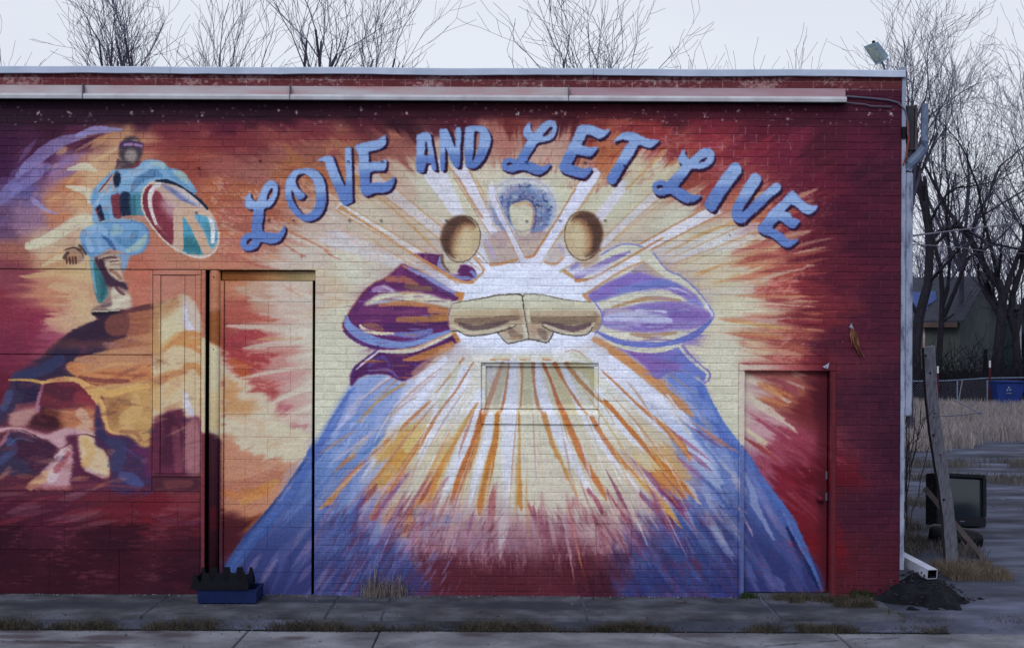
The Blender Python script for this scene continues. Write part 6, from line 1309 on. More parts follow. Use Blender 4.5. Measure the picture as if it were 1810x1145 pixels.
prof = o_([(165, 695), (185, 600), (195, 520), (205, 468), (240, 468), (262, 545), (300, 610), (335, 590), (348, 465), (460, 465), (470, 560), (520, 610), (555, 580), (572, 462), (682, 462), (690, 540), (730, 600), (770, 600), (790, 560), (802, 460), (905, 460), (912, 530), (950, 590), (1000, 570), (1020, 460), (1062, 460), (1085, 540), (1110, 640), (1115, 695)])
xl, xr = prof[0][0], prof[-1][0]
front = prof + [(xr - .01, -.0), (xl + .02, -.0)]
child_of_local(MB().prism(front, -.17, -.163).build('front_panel', M_BLACKP), kc); child_of_local(MB().prism(front, .17, .177).build('rear_panel', M_BLACKP), kc)
child_of_local(MB().box(xl + .012, xl + .02, -.163, .17, 0, .09).build('end_panel', M_BLACKP), kc)
child_of_local(MB().box(xr - .02, xr - .012, -.163, .17, 0, .09).build('end_panel', M_BLACKP), kc)
child_of_local(MB().box(xl + .02, xr - .02, -.163, .17, 0, .006).build('crate_floor', M_BLACKP), kc)
child_of_local(MB().box(xl - .004, xr + .004, -.182, -.171, .002, .034, ch=.003).build('rim', M_BLACKP), kc)

# ---------------------------------------------------------------- right of the building: pipe, post, board, television
def tube_rect(mb, p, q_, w_, h_, t=.004):
    d_ = (q_ - p); L_ = d_.length; d_.normalize(); sx = d_.cross(Vector((0, 0, 1))).normalized(); uz = sx.cross(d_)
    Mx = Matrix((( sx.x, d_.x, uz.x, p.x), (sx.y, d_.y, uz.y, p.y), (sx.z, d_.z, uz.z, p.z), (0, 0, 0, 1)))
    mb.box(-w_ / 2, w_ / 2, 0, L_, h_ / 2 - t, h_ / 2, Mx); mb.box(-w_ / 2, w_ / 2, 0, L_, -h_ / 2, -h_ / 2 + t, Mx)
    mb.box(-w_ / 2, -w_ / 2 + t, 0, L_, -h_ / 2, h_ / 2, Mx); mb.box(w_ / 2 - t, w_ / 2, 0, L_, -h_ / 2, h_ / 2, Mx); return mb
p, q_ = Vector((3.53, .45, .31)), Vector((3.695, -.10, .225))
ex = thing('drain_pipe', (3.56, .55, 0), 'loose white rectangular drain pipe lying on the black asphalt heap at the corner', 'pipe')
child_of(tube_rect(MB(), p, q_, .10, .085).build('pipe_length', M_WHITE), ex)
dd = (q_ - p).normalized(); child_of(MB().tube([p + dd * .02, p + dd * (-.04)], .045, 8).build('joint_sleeve', M_BLACKP), ex)
child_of(tube_rect(MB(), q_ - dd * .14, q_ - dd * .004, .088, .073, .003).build('pipe_mouth_shade', M_DARK), ex)  # black insert colours in the shade of the open pipe end
base, top_ = on_ground(1681, 1006, .0), at(1640, 615, 1.35)
post = thing('wooden_post', base, 'tall grey weathered timber post leaning left beside the broken television', 'post')
m = MB(); n = 14; V = []; random.seed(5)
for i in range(n):
    c = base.lerp(top_, i / (n - 1)); c.z -= .06 * (i == 0); c.x += .02 * math.sin(i * .5); hw = .062 - .008 * i / n + random.gauss(0, .0018); hd = .045
    if i == n - 1: dzs = (.0, .02, .03, .005)
    else: dzs = (0, 0, 0, 0)
    V += [(c.x - hw, c.y - hd, c.z + dzs[0]), (c.x + hw, c.y - hd, c.z + dzs[1]), (c.x + hw, c.y + hd, c.z + dzs[2]), (c.x - hw, c.y + hd, c.z + dzs[3])]
m.add(V, [(4 * i + j, 4 * i + (j + 1) % 4, 4 * i + 4 + (j + 1) % 4, 4 * i + 4 + j) for i in range(n - 1) for j in range(4)] + [(0, 1, 2, 3), (4 * n - 4, 4 * n - 3, 4 * n - 2, 4 * n - 1)])
child_of(m.build('post_timber', M_WOOD), post)
for x, y in ((1636, 628), (1644, 658), (1650, 735), (1652, 728), (1662, 801), (1668, 880), (1650, 766)):
    t = (1006 - y) / 391; c = base.lerp(top_, t); c.x = at(x, y, c.y - .046).x
    child_of(MB().tube([(c.x, c.y - .044, c.z), (c.x, c.y - .049, c.z)], random.uniform(.006, .013), 8).build('nail_hole', M_DARK), post)
a_, b_ = at(1634, 862, 2.6), on_ground(1737, 984, 0.02)
m = MB(); dv = (b_ - a_).normalized(); sx = dv.cross(Vector((0, 1, 0))).normalized() * .028; dy = Vector((0, .012, 0))
m.add([a_ - sx - dy, a_ + sx - dy, a_ + sx + dy, a_ - sx + dy, b_ - sx - dy, b_ + sx - dy, b_ + sx + dy, b_ - sx + dy], [(0, 1, 2, 3), (4, 5, 6, 7), (0, 1, 5, 4), (1, 2, 6, 5), (2, 3, 7, 6), (3, 0, 4, 7)])
o = m.build('wooden_board', M_WOOD2); tag(o, 'narrow brown board propped at a slant behind the leaning post', 'board')
# television
tvp = on_ground(1695, 934, .0); tv = thing('television', (tvp.x, tvp.y, .03), 'old black tube television dumped on the broken asphalt behind the leaning post', 'television')
RT = Matrix.Translation((tvp.x, tvp.y, .03)) @ Euler((R(-6), R(3.5), R(14)), 'XYZ').to_matrix().to_4x4()
def tvb(mb, name, m_): return child_of(mb.build(name, m_), tv)
hw, hh = .34, .64
fr = MB()
fr.box(-hw, hw, -.06, .02, 0, .125, RT, ch=.012); fr.box(-hw, hw, -.06, .02, hh - .045, hh, RT, ch=.01)
fr.box(-hw, -hw + .045, -.06, .02, .125, hh - .045, RT); fr.box(hw - .045, hw, -.06, .02, .125, hh - .045, RT); tvb(fr, 'bezel', M_TV)
tvb(MB().box(-hw + .006, hw - .006, .02, .22, .006, hh - .006, RT, ch=.01), 'cabinet', M_TV)
back = MB(); pts = [(-.26, .02), (.26, .02), (.26, .50), (-.26, .50)]; b2 = [(-.15, .10), (.15, .10), (.15, .36), (-.15, .36)]
back.add([RT @ Vector((x, .22, z)) for x, z in pts] + [RT @ Vector((x, .46, z)) for x, z in b2], [(4, 5, 6, 7)] + [(j, (j + 1) % 4, 4 + (j + 1) % 4, 4 + j) for j in range(4)]); tvb(back, 'rear_housing', M_TV)
sc = MB(); n = 10; V = []
for j in range(n + 1):
    for i in range(n + 1):
        u, v_ = i / n * 2 - 1, j / n * 2 - 1; V.append(RT @ Vector((u * (hw - .043), -.02 - .026 * (1 - u * u * .8) * (1 - v_ * v_ * .8), .35 + v_ * .227)))
sc.add(V, [(j * (n + 1) + i, j * (n + 1) + i + 1, (j + 1) * (n + 1) + i + 1, (j + 1) * (n + 1) + i) for j in range(n) for i in range(n)])
o = tvb(sc, 'screen', M_GLASS); o.data.polygons.foreach_set('use_smooth', [True] * len(o.data.polygons))
tvb(MB().box(-.03, .04, -.065, -.058, .055, .068, RT), 'maker_badge', M_CABLE)
for i in range(4): tvb(MB().box(.14 + i * .035, .16 + i * .035, -.064, -.058, .03, .038, RT), 'button', M_BLACKP)
cp = on_ground(1690, 968, 0); cs = thing('plastic_casing', (cp.x, cp.y, 0), 'black rounded plastic casing lying in front of the television, under the slanting board', 'casing')
RC = Matrix.Translation((cp.x, cp.y, .0)) @ Euler((0, R(4), R(-18)), 'XYZ').to_matrix().to_4x4()
m = MB(); ring_ = []
for i, (x, r_) in enumerate(((-.30, .02), (-.30, .09), (-.26, .12), (-.1, .125), (.1, .11), (.22, .095), (.27, .07), (.28, .02))):
    ring_.append([RC @ Vector((x, math.cos(t) * r_ * 1.2, .12 + math.sin(t) * r_)) for t in np.linspace(0, 2 * math.pi, 20, endpoint=False)])
V = sum(ring_, []); m.add(V, [(i * 20 + k, i * 20 + (k + 1) % 20, (i + 1) * 20 + (k + 1) % 20, (i + 1) * 20 + k) for i in range(7) for k in range(20)])
child_of(m.build('casing_shell', M_BLACKP, smooth=True), cs)
child_of(MB().box(-.22, .2, -.17, .17, .0, .06, RC, ch=.02).build('casing_base', M_BLACKP), cs)
# ---------------------------------------------------------------- grass, in drifts
def blades(name, pts, h, wd, m_, seed, lean=.5, parent=None):
    r = np.random.default_rng(seed); n = len(pts); P = np.array(pts, float)
    H = h * r.uniform(.45, 1.15, n); a = r.uniform(0, 2 * np.pi, n); ln = r.uniform(.05, lean, n) * H
    dx, dy = np.cos(a), np.sin(a); b = r.uniform(0, 2 * np.pi, n); wx, wy = np.cos(b) * wd / 2, np.sin(b) * wd / 2 * .4
    V = np.zeros((n, 6, 3)); z = P[:, 2]
    V[:, 0] = np.stack([P[:, 0] - wx, P[:, 1] - wy, z - .01], 1); V[:, 1] = np.stack([P[:, 0] + wx, P[:, 1] + wy, z - .01], 1)
    mx, my = P[:, 0] + dx * ln * .35, P[:, 1] + dy * ln * .35
    V[:, 2] = np.stack([mx - wx * .8, my - wy, z + H * .6], 1); V[:, 3] = np.stack([mx + wx * .8, my + wy, z + H * .6], 1)
    tx, ty = P[:, 0] + dx * ln, P[:, 1] + dy * ln
    V[:, 4] = np.stack([tx - wx * .2, ty, z + H], 1); V[:, 5] = np.stack([tx + wx * .2, ty, z + H], 1)
    Q = (np.array([(0, 1, 3, 2), (2, 3, 5, 4)])[None] + 6 * np.arange(n)[:, None, None]).reshape(-1, 4)
    return npmesh(name, V.reshape(-1, 3), Q, m_, parent)
r = np.random.default_rng(21)
def clumped(n, x0, x1, y0, y1, z, sc_, thr, seed):
    x, y = r.uniform(x0, x1, n), r.uniform(y0, y1, n); k = fbm(x * sc_ + 100, y * sc_ + 100, seed, 3) > thr
    return np.stack([x[k], y[k], np.full(k.sum(), z)], 1)
pts = clumped(46000, -8.6, 3.5, -1.23, -1.05, -.095, 2.0, .42, 5); kq = np.clip((fbm(pts[:, 0] * 2.0 + 100, pts[:, 1] * 2.0 + 100, 5, 3) - .42) * 6 + r.normal(0, .35, len(pts)), 0, 1); pts[:, 2] -= .05 * (1 - kq); pts = np.concatenate([pts, np.stack([r.uniform(-8.6, 3.5, 5000), r.normal(-1.1, .05, 5000), np.full(5000, -.12)], 1)]); pts[:, 1] += .05 * (fbm(pts[:, 0] * 2.3, pts[:, 0] * 0, 3) - .45) + r.normal(0, .012, len(pts)); pts[:, 2] += .008 * (fbm(pts[:, 0] * 6, pts[:, 1] * 6, 31) > .5)
tag(blades('gutter_grass', pts, .085, .005, M_DRYG, 2, 1.5), 'brown dry grass growing in the gutter along the sidewalk edge', 'grass', kind='stuff')
pts = np.concatenate([clumped(1500, 2.75, 3.1, -.55, -.2, 0, 3, .45, 8), clumped(1200, 3.1, 3.5, -.8, -.6, -.02, 3, .4, 9), clumped(900, 2.3, 2.8, -.35, -.05, 0, 3, .5, 12), clumped(1600, 3.2, 4.2, -1.05, -.8, -.06, 3, .45, 13)])
tag(blades('dry_grass_patch', pts, .07, .005, M_DRYG, 3, 1.1), 'low brown grass on the dirt in front of the right door', 'grass', kind='stuff')
p = on_ground(1712, 1018); pts = clumped(3500, p.x - .25, p.x + .32, p.y - .35, p.y + .45, 0, 2.5, .38, 10)
tag(blades('dry_grass_patch', pts, .12, .006, mat('tan_grass', '#6c6258', .95, '#463e38', 6, 0), 4, .9), 'tan dry grass round the foot of the leaning post', 'grass', kind='stuff')
t_ = [(WX(x) + r.normal(0, .05), -.05 + r.normal(0, .03), 0) for x in (655, 665, 675, 688, 700, 712, 680) for _ in range(34)]
tuft = blades('grass_tuft', t_, .16, .007, mat('straw', '#6f6663', .95, '#4c4450', 9, 0), 6, .8)
tag(blades('dead_leaves', [(x_, y_, .004 if y_ > -1.04 else -.078) for x_, y_ in zip(r.uniform(-8, 3.3, 420), np.where(r.random(420) < .5, r.normal(-.06, .04, 420), r.normal(-1.1, .1, 420)))], .012, .022, M_WOOD2, 61, 2.5), 'scattered dead leaf scraps along the wall foot and gutter', 'leaves', kind='stuff')
tag(tuft, 'tall pale dry grass tuft against the foot of the mural wall', 'grass')
t_ = [(WX(x) + r.normal(0, .02), -.04 + r.normal(0, .02), 0) for x in (656, 663, 687, 712) for _ in range(4)]
o = blades('dry_stems', t_, .27, .012, mat('dry_stems', '#857a74', .95, '#665c60', 9, 0), 7, .5); tag(o, 'thin straw seed stems standing up from the dry tuft at the wall', 'grass', kind='stuff')
wd_ = [(WX(1521) + r.normal(0, .06), -.05 + r.normal(0, .03), 0) for _ in range(110)]
tag(blades('green_weed', wd_, .09, .010, M_GREEN, 8, 1.0), 'small green weed at the wall foot right of the door', 'weed')
tag(blades('green_weed', [(WX(1322) + r.normal(0, .045), -.04 + r.normal(0, .02), 0) for _ in range(80)], .055, .010, M_GREEN, 9, 1.0), 'small dark green weed at the left foot of the right door', 'weed')
# far lot: straw drifts, the nearer ones low
pts = clumped(110000, 5.6, 30, 18.5, 41.2, 0, .35, .36, 21); pts = pts[pts[:, 0] > (pts[:, 1] + D) * .235]
tag(blades('tall_dry_grass', pts, .42, .022, mat('straw_field', '#8a8284', .95, '#5f5a60', 2, 0), 11, .6), 'broad band of tall pale dry grass across the back of the lot', 'grass', kind='stuff')
pts = np.concatenate([clumped(16000, 4, 20, 14.2, 15.6, 0, .6, .46, 22), clumped(9000, 4, 16, 10.8, 12.2, 0, .8, .5, 23), clumped(9000, 3.9, 14, 7.2, 8.6, 0, .9, .5, 24), clumped(9000, 3.7, 5.0, 2.2, 7, 0, 1.0, .44, 25)])
tag(blades('lot_grass', pts, .13, .010, mat('lot_grass', '#5c5858', .95, '#343236', 2, 0), 12, .9), 'low dry grass tufts in the cracks of the asphalt lot', 'grass', kind='stuff')
# rubble and litter
def _heap(n):
    a = r.uniform(0, 6.28, n); k = r.uniform(.1, 1.15, n); x = 3.60 + .52 * k * np.cos(a); y = .02 + .52 * k * np.sin(a)
    z = np.maximum(-.05 + .31 * np.clip(1 - k, 0, 1) ** .75, -.03); ok = ~((x < 3.45) & (y > 0)); return np.stack([x, y, z], 1)[ok]
def pebbles(name, pts, s0, s1, m_, seed):
    rr = np.random.default_rng(seed); base_ = np.array([(1, 0, 0), (0, 1, 0), (-1, 0, 0), (0, -1, 0), (0, 0, 1), (0, 0, -1)], float); F8 = np.array([(0, 1, 4), (1, 2, 4), (2, 3, 4), (3, 0, 4), (1, 0, 5), (2, 1, 5), (3, 2, 5), (0, 3, 5)])
    n = len(pts); s_ = rr.uniform(s0, s1, (n, 1, 1)); V = base_[None] * s_ * rr.uniform(.5, 1.2, (n, 6, 1)); V[..., 2] *= .6
    V += np.array(pts)[:, None]; return npmesh(name, V.reshape(-1, 3), (F8[None] + 6 * np.arange(n)[:, None, None]).reshape(-1, 3), m_)
pts = np.concatenate([np.stack([r.uniform(-8, 3.6, 700), np.where(r.random(700) < .6, r.normal(-1.17, .04, 700), r.uniform(-2.2, -1.1, 700)), np.full(700, -.078)], 1), np.stack([r.uniform(3, 5, 260), r.uniform(-1.4, 0, 260), np.full(260, -.05)], 1)])
tag(pebbles('gravel', pts, .003, .012, mat('gravel', '#6c6c76', .9, '#2e2e36', 30, 0), 31), 'loose grit along the gutter and the corner', 'gravel', kind='stuff')
tag(pebbles('loose_stones', _heap(420), .004, .02, mat('asphalt_stones', '#30323e', .9, '#14151c', 30, 0), 41), 'loose chunks of black asphalt on the heap at the corner', 'rubble', kind='stuff')
pts = np.stack([r.uniform(3.8, 14, 900), r.uniform(-.6, 16, 900), np.full(900, -.01)], 1)
tag(pebbles('rubble', pts, .01, .035, mat('rubble', '#6c6e80', .9, '#2e2e36', 3, 0), 32), 'small broken asphalt rubble scattered over the lot', 'rubble', kind='stuff')
pts = np.stack([r.uniform(-8, 3, 260), r.normal(-.03, .03, 260), np.full(260, .002)], 1); pts = np.concatenate([pts, np.stack([r.uniform(-8, 3, 60), r.uniform(-1, 0, 60), np.full(60, .002)], 1)])
tag(pebbles('paint_chips', pts, .003, .010, mat('paint_chips', '#9a9ca4', .8, '#6c6e78', 30, 0), 33), 'pale paint flakes fallen on the sidewalk along the wall', 'debris', kind='stuff')
for i, (x, y, lab) in enumerate(((585, 1099, 'small white crumpled litter in the gutter beside the left sidewalk joint'), (1201, 1100, 'white flat pebble-like litter in the gutter grass below the window'), (378, 1104, 'broken white litter in the gutter below the blue crate'), (1391, 1103, 'pale litter in the gutter grass below the right door'))):
    c = on_ground(x, y, -.075); rr = random.Random(i); m = MB()
    V = [(c.x + .03 * math.cos(t) * rr.uniform(.5, 1.1), c.y + .015 * math.sin(t), c.z + rr.uniform(.002, .02)) for t in np.linspace(0, 2 * math.pi, 7, endpoint=False)] + [(c.x, c.y, c.z + .028)]
    tag(m.add(V, [(j, (j + 1) % 7, 7) for j in range(7)] + [tuple(range(6, -1, -1))]).build('litter', M_WHITE), lab, 'litter')
c0, c1 = on_ground(1644, 1091, -.05), on_ground(1690, 1084, -.05)
o = MB().tube([c0, c0.lerp(c1, .5) + Vector((0, -.01, .004)), c1], .009, 6).build('plastic_strip', mat('blue_strip', '#48609c', .6)); tag(o, 'thin blue plastic strip on the road edge below the black heap', 'strip')
c0 = on_ground(1205, 1063, .006); o = MB().tube([c0 + Vector((-.05, 0, 0)), c0, c0 + Vector((.045, .0, .003))], [.004, .010, .006], 6).build('stick', M_WOOD2); tag(o, 'short dark stick lying on the sidewalk below the right of the window', 'stick')

# ---------------------------------------------------------------- bare trees
def seg_mesh(name, segs, n, m_, parent=None):
    A = np.array([list(s[0]) + list(s[1]) + [s[2], s[3]] for s in segs]); P0, P1, r0, r1 = A[:, :3], A[:, 3:6], A[:, 6], A[:, 7]
    d_ = P1 - P0; d_ /= np.linalg.norm(d_, axis=1)[:, None] + 1e-9; ref = np.where(np.abs(d_[:, 2:3]) < .9, np.array([[0, 0, 1.]]), np.array([[1., 0, 0]]))
    a = np.cross(d_, ref); a /= np.linalg.norm(a, axis=1)[:, None]; b = np.cross(d_, a); N_ = len(A); V = np.zeros((N_, 2 * n, 3))
    for k in range(n):
        c, s_ = math.cos(2 * math.pi * k / n), math.sin(2 * math.pi * k / n); o_ = a * c + b * s_
        V[:, k] = P0 + o_ * r0[:, None]; V[:, n + k] = P1 + o_ * r1[:, None]
    f = np.array([(k, (k + 1) % n, n + (k + 1) % n, n + k) for k in range(n)])
    o = npmesh(name, V.reshape(-1, 3), (f[None] + 2 * n * np.arange(N_)[:, None, None]).reshape(-1, 4), m_, parent)
    o.data.polygons.foreach_set('use_smooth', [True] * len(o.data.polygons)); return o
def grow(out, p, d_, L_, r_, depth, rnd, up=.12, spread=.75, minr=.006, kids=(1, 2), wob=.16):
    n = 4 if depth > 1 else 3; st = L_ / n; rr = r_; pts = [p]
    for i in range(n):
        d_ = (d_ + Vector((rnd.gauss(0, wob), rnd.gauss(0, wob), rnd.gauss(0, wob * .6) + up * .5))).normalized()
        q_ = p + d_ * st; r2 = max(rr * .86, minr); out.append((p, q_, rr, r2, depth)); 
        if depth > 0:
            for _ in range(1 if i < 1 else rnd.randint(1, kids[0])):
                ax = d_.cross(Vector((rnd.gauss(0, 1), rnd.gauss(0, 1), rnd.gauss(0, 1)))).normalized(); ang = rnd.uniform(.35, spread)
                nd = (Matrix.Rotation(ang, 3, ax) @ d_); grow(out, q_, nd, L_ * rnd.uniform(.5, .78), max(r2 * rnd.uniform(.45, .68), minr), depth - 1, rnd, up, spread, minr, kids, wob)
        p, rr = q_, r2
def tree(px_, py_top, Y, hgt, label, seed, depth=4, trunk_r=.11, forks=3, spread=.75, up=.22, mt=None, mb_=None, minr=.006, lean=0, group='bare trees behind the roof', fork_at=.35, limbs=None):
    rnd = random.Random(seed); base_ = at(px_, 700, Y); base_.z = -.05; t = thing('bare_tree', base_, label, 'tree', group)
    segs = []
    if limbs:
        for pts, r0, r1, dep in limbs:
            P = [at(x, y, Y + yy * 1.7) for x, y, yy in pts]; n = len(P)
            if pts[0][1] > 690: P[0].z = -.05
            for i in range(n - 1):
                ra, rb = r0 + (r1 - r0) * i / (n - 1), r0 + (r1 - r0) * (i + 1) / (n - 1); segs.append((P[i], P[i + 1], ra, rb, 9))
                if i >= 1 and dep >= 0:
                    for _ in range(1):
                        dd_ = (P[i + 1] - P[i]).normalized(); ax = dd_.cross(Vector((rnd.gauss(0, 1), rnd.gauss(0, 1), rnd.gauss(0, 1)))).normalized()
                        grow(segs, P[i + 1], Matrix.Rotation(rnd.uniform(.4, 1.0), 3, ax) @ dd_, rnd.uniform(1.2, 2.6), rb * .45, dep, rnd, up, spread, minr)
            if dep >= 0: grow(segs, P[-1], (P[-1] - P[-2]).normalized(), rnd.uniform(1.8, 3.2), r1, dep, rnd, up, spread, minr)
    else:
        p = base_.copy(); d_ = Vector((lean, 0, 1)).normalized(); fz = hgt * fork_at; n = 5
        for i in range(n):
            q_ = p + d_ * fz / n + Vector((rnd.gauss(0, .03), rnd.gauss(0, .03), 0)); segs.append((p, q_, trunk_r * (1 - .06 * i), trunk_r * (1 - .06 * (i + 1)), 9)); p = q_
        for k in range(forks):
            a = 2 * math.pi * (k + rnd.random() * .6) / forks; tilt = rnd.uniform(.12, .42) if k else .05
            nd = Vector((math.cos(a) * tilt + lean, math.sin(a) * tilt, 1)).normalized()
            grow(segs, p, nd, (hgt - fz) * rnd.uniform(.46, .66), trunk_r * .62, depth, rnd, up, spread, minr)
    big = [s_ for s_ in segs if s_[4] >= 3 or s_[2] > .045]; small = [s_ for s_ in segs if not (s_[4] >= 3 or s_[2] > .045)]
    o = seg_mesh('trunk', big, 7, mt or M_BARK, t); o.matrix_parent_inverse = Matrix.Translation(-base_)
    if small: o = seg_mesh('crown', small, 3, mb_ or M_TWIG, t); o.matrix_parent_inverse = Matrix.Translation(-base_)
    return t
TREES = [
 (212, 17.5, 9.7, 'dense twiggy bare tree above the roof edge at the far left, over the masked figure', 5, 3, .06, 10, .7, .68),
 (398, 18.5, 9.9, 'thin fan-shaped bare tree above the roof, second from the left', 23, 3, .06, 5, .65, .62),
 (549, 16.5, 10.2, 'bare tree with a straight dark central stem rising above the roof over the word LOVE', 8, 3, .07, 4, .65, .62),
 (640, 19.0, 10.2, 'leaning bare tree just right of the straight-stemmed one above the roof', 14, 3, .06, 4, .6, .62),
 (1035, 15.0, 9.2, 'sparse spreading bare tree above the roof over the word LET', 17, 3, .06, 4, .9, .62),
 (1095, 17.0, 9.7, 'sparse bare tree with one long arching limb above the middle right of the roof', 29, 3, .06, 3, .85, .62),
 (1225, 19.5, 9.1, 'short bare treetop just showing over the roof, left of the gap before the floodlight', 31, 2, .04, 4, .7, .72),
 (1320, 20.0, 8.9, 'small faint bare treetop over the roof, midway to the floodlight', 37, 2, .035, 2, .7, .76),
 (1405, 19.0, 8.7, 'two thin bare twigs just clearing the roof edge left of the floodlight', 41, 2, .03, 2, .6, .76),
 (25, 20.5, 9.2, 'tiny bare treetop at the left edge of the picture above the roof', 43, 2, .035, 3, .7, .74),
 (1610, 22.0, 9.8, 'large fine-branched bare tree behind the floodlight', 47, 4, .08, 4, .8, .55),
 (1700, 47.0, 12.8, 'wide bare tree rising right of the building corner', 53, 4, .14, 4, .8, .42),
 (1830, 46.0, 12.0, 'bare tree with long limbs at the right edge of the picture', 59, 4, .15, 4, .8, .4),
]
for px_, Y, h_, lab, sd_, dep, tr_, fk, spr, fa in TREES:
    tree(px_, 0, Y, h_, lab, sd_, depth=dep, trunk_r=tr_, forks=fk, spread=spr, fork_at=fa, mt=M_TWIG, mb_=M_FARTWIG, minr=.0042 if Y < 40 else .007)
NT = 'dark trees beside the house'
tree(1625, 0, 42, 8, 'thick dark tree with broken forked top just right of the building', 61, group=NT, spread=.9, limbs=[
 ([(1620, 705, 0), (1617, 620, 0), (1624, 560, 0), (1640, 500, 0), (1643, 440, 0), (1640, 400, 0), (1634, 370, 0), (1626, 340, 0)], 0.221, 0.111, 1), ([(1626, 345, 0), (1616, 310, .2), (1610, 270, .2)], 0.085, 0.046, 1), ([(1632, 360, 0), (1633, 330, -.2), (1634, 312, -.2)], 0.065, 0.058, -1),
 ([(1642, 440, 0), (1652, 415, .2), (1666, 405, .4), (1690, 400, .4), (1712, 408, .4), (1740, 425, .5), (1760, 432, .5)], 0.104, 0.046, 2), ([(1641, 400, 0), (1655, 370, -.3), (1672, 345, -.4), (1690, 332, -.4), (1712, 330, -.4)], 0.065, 0.026, 3)])
tree(1658, 0, 44, 8, 'slender dark tree splitting into a V in front of the house roof', 67, group=NT, spread=.9, limbs=[
 ([(1655, 705, 0), (1660, 620, 0), (1664, 570, 0), (1665, 520, 0), (1662, 470, 0), (1657, 455, .1)], 0.130, 0.078, 1), ([(1666, 540, 0), (1675, 510, 0), (1678, 470, .2), (1677, 430, .2), (1672, 385, .2), (1676, 360, .2)], 0.078, 0.046, 2), ([(1668, 560, 0), (1685, 520, -.2), (1700, 480, -.3), (1712, 455, -.3), (1728, 448, -.3)], 0.098, 0.046, 2)])
tree(1765, 0, 43, 8, 'big dark forked tree in front of the house gable', 71, group=NT, spread=.9, limbs=[
 ([(1757, 708, 0), (1762, 640, 0), (1770, 560, 0), (1772, 520, 0), (1764, 495, 0), (1745, 480, .1), (1730, 450, .2), (1715, 420, .3), (1690, 392, .4)], 0.221, 0.085, 2), ([(1768, 560, 0), (1752, 530, .4), (1740, 500, .6)], 0.065, 0.039, 1), ([(1774, 530, 0), (1785, 490, .2), (1800, 450, .2), (1815, 420, .2)], 0.130, 0.078, 3), ([(1766, 500, 0), (1752, 440, -.2), (1738, 385, -.3), (1728, 330, -.4), (1716, 300, -.4)], 0.085, 0.033, 3)])
tree(1800, 0, 43.5, 8, 'dark leaning tree at the right edge, right of the gable tree', 73, group=NT, spread=.9, limbs=[
 ([(1800, 705, 0), (1798, 640, 0), (1795, 590, 0), (1785, 560, 0), (1790, 520, 0), (1806, 470, 0), (1812, 400, 0)], 0.169, 0.091, 3), ([(1796, 590, 0), (1805, 550, .2), (1822, 500, .2), (1830, 440, .2)], 0.130, 0.078, 3)])
for i, (px_, Y, h_, lab) in enumerate(((1650, 62, 9.5, 'faint bare tree far behind the house, above its left roof'), (1700, 66, 11, 'faint bare tree far behind the house, above its ridge'), (1745, 64, 10, 'faint bare tree far behind the house gable'), (1790, 68, 11.5, 'faint bare tree far behind at the right edge'), (1672, 72, 12, 'faint tall bare tree farthest behind the house'))):
    tree(px_, 0, Y, h_, lab, 80 + i, depth=3, trunk_r=.12, forks=6, spread=.85, mt=M_TWIG, mb_=M_FARTWIG, minr=.011, group='faint trees far behind the house', fork_at=.2)

# ---------------------------------------------------------------- house, shed, fence, bin at the back of the lot
M_SHIN = mat('grey_shingles', '#40424f', .9, '#30323d', 6, .4); M_SIDING = mat('olive_siding', '#4a4f54', .85, '#3c4146', 1.5, .2); M_SID2 = mat('greenish_siding', '#505450', .85, '#42474a', 1.5, .2)
N0 = Vector((17.95, 46, 0)); gdir = Vector((.5, .866, 0)); fdir = Vector((-.866, .5, 0)); GW, FL, EV, RG = 7.6, 12.0, 3.4, 5.15
hs = thing('house', N0, 'low grey-green house with a shallow grey roof behind the trees on the right', 'house')
def quad(m, a, b, c, d_): return m.add([a, b, c, d_], [(0, 1, 2, 3)])
Z = lambda v, z: Vector((v.x, v.y, z))
A, Bc, Cc, Dc = N0, N0 + gdir * GW, N0 + gdir * GW + fdir * FL, N0 + fdir * FL
ridge0, ridge1 = N0 + gdir * GW / 2, N0 + gdir * GW / 2 + fdir * FL
def hp(mb, name, m_): return child_of(mb.build(name, m_), hs)
hp(MB().add([Z(A, -.1), Z(Dc, -.1), Z(Dc, EV), Z(A, EV)], [(0, 1, 2, 3)]), 'front_wall', M_SID2)
hp(MB().add([Z(A, -.1), Z(Bc, -.1), Z(Bc, EV), Z(ridge0, RG), Z(A, EV)], [(0, 1, 2, 3, 4)]).add([Z(Dc, -.1), Z(Cc, -.1), Z(Cc, EV), Z(ridge1, RG), Z(Dc, EV)], [(0, 1, 2, 3, 4)]).add([Z(Bc, -.1), Z(Cc, -.1), Z(Cc, EV), Z(Bc, EV)], [(0, 1, 2, 3)]), 'gable_wall', M_SIDING)
ov = gdir * .35
def roofside(sgn):
    e0 = (A if sgn > 0 else Bc) - ov * sgn; e1 = (Dc if sgn > 0 else Cc) - ov * sgn; x = fdir * -.25; y = fdir * .25; dz = .15
    a, b, c, d_ = Z(e0 + x, EV - dz), Z(e1 + y, EV - dz), Z(ridge1 + y, RG + .03), Z(ridge0 + x, RG + .03); u = Vector((0, 0, .1))
    return MB().add([a, b, c, d_, a + u, b + u, c + u, d_ + u], [(0, 1, 2, 3), (4, 5, 6, 7), (0, 1, 5, 4), (1, 2, 6, 5), (2, 3, 7, 6), (3, 0, 4, 7)])
hp(roofside(1), 'roof', M_SHIN); hp(roofside(-1), 'roof', M_SHIN)
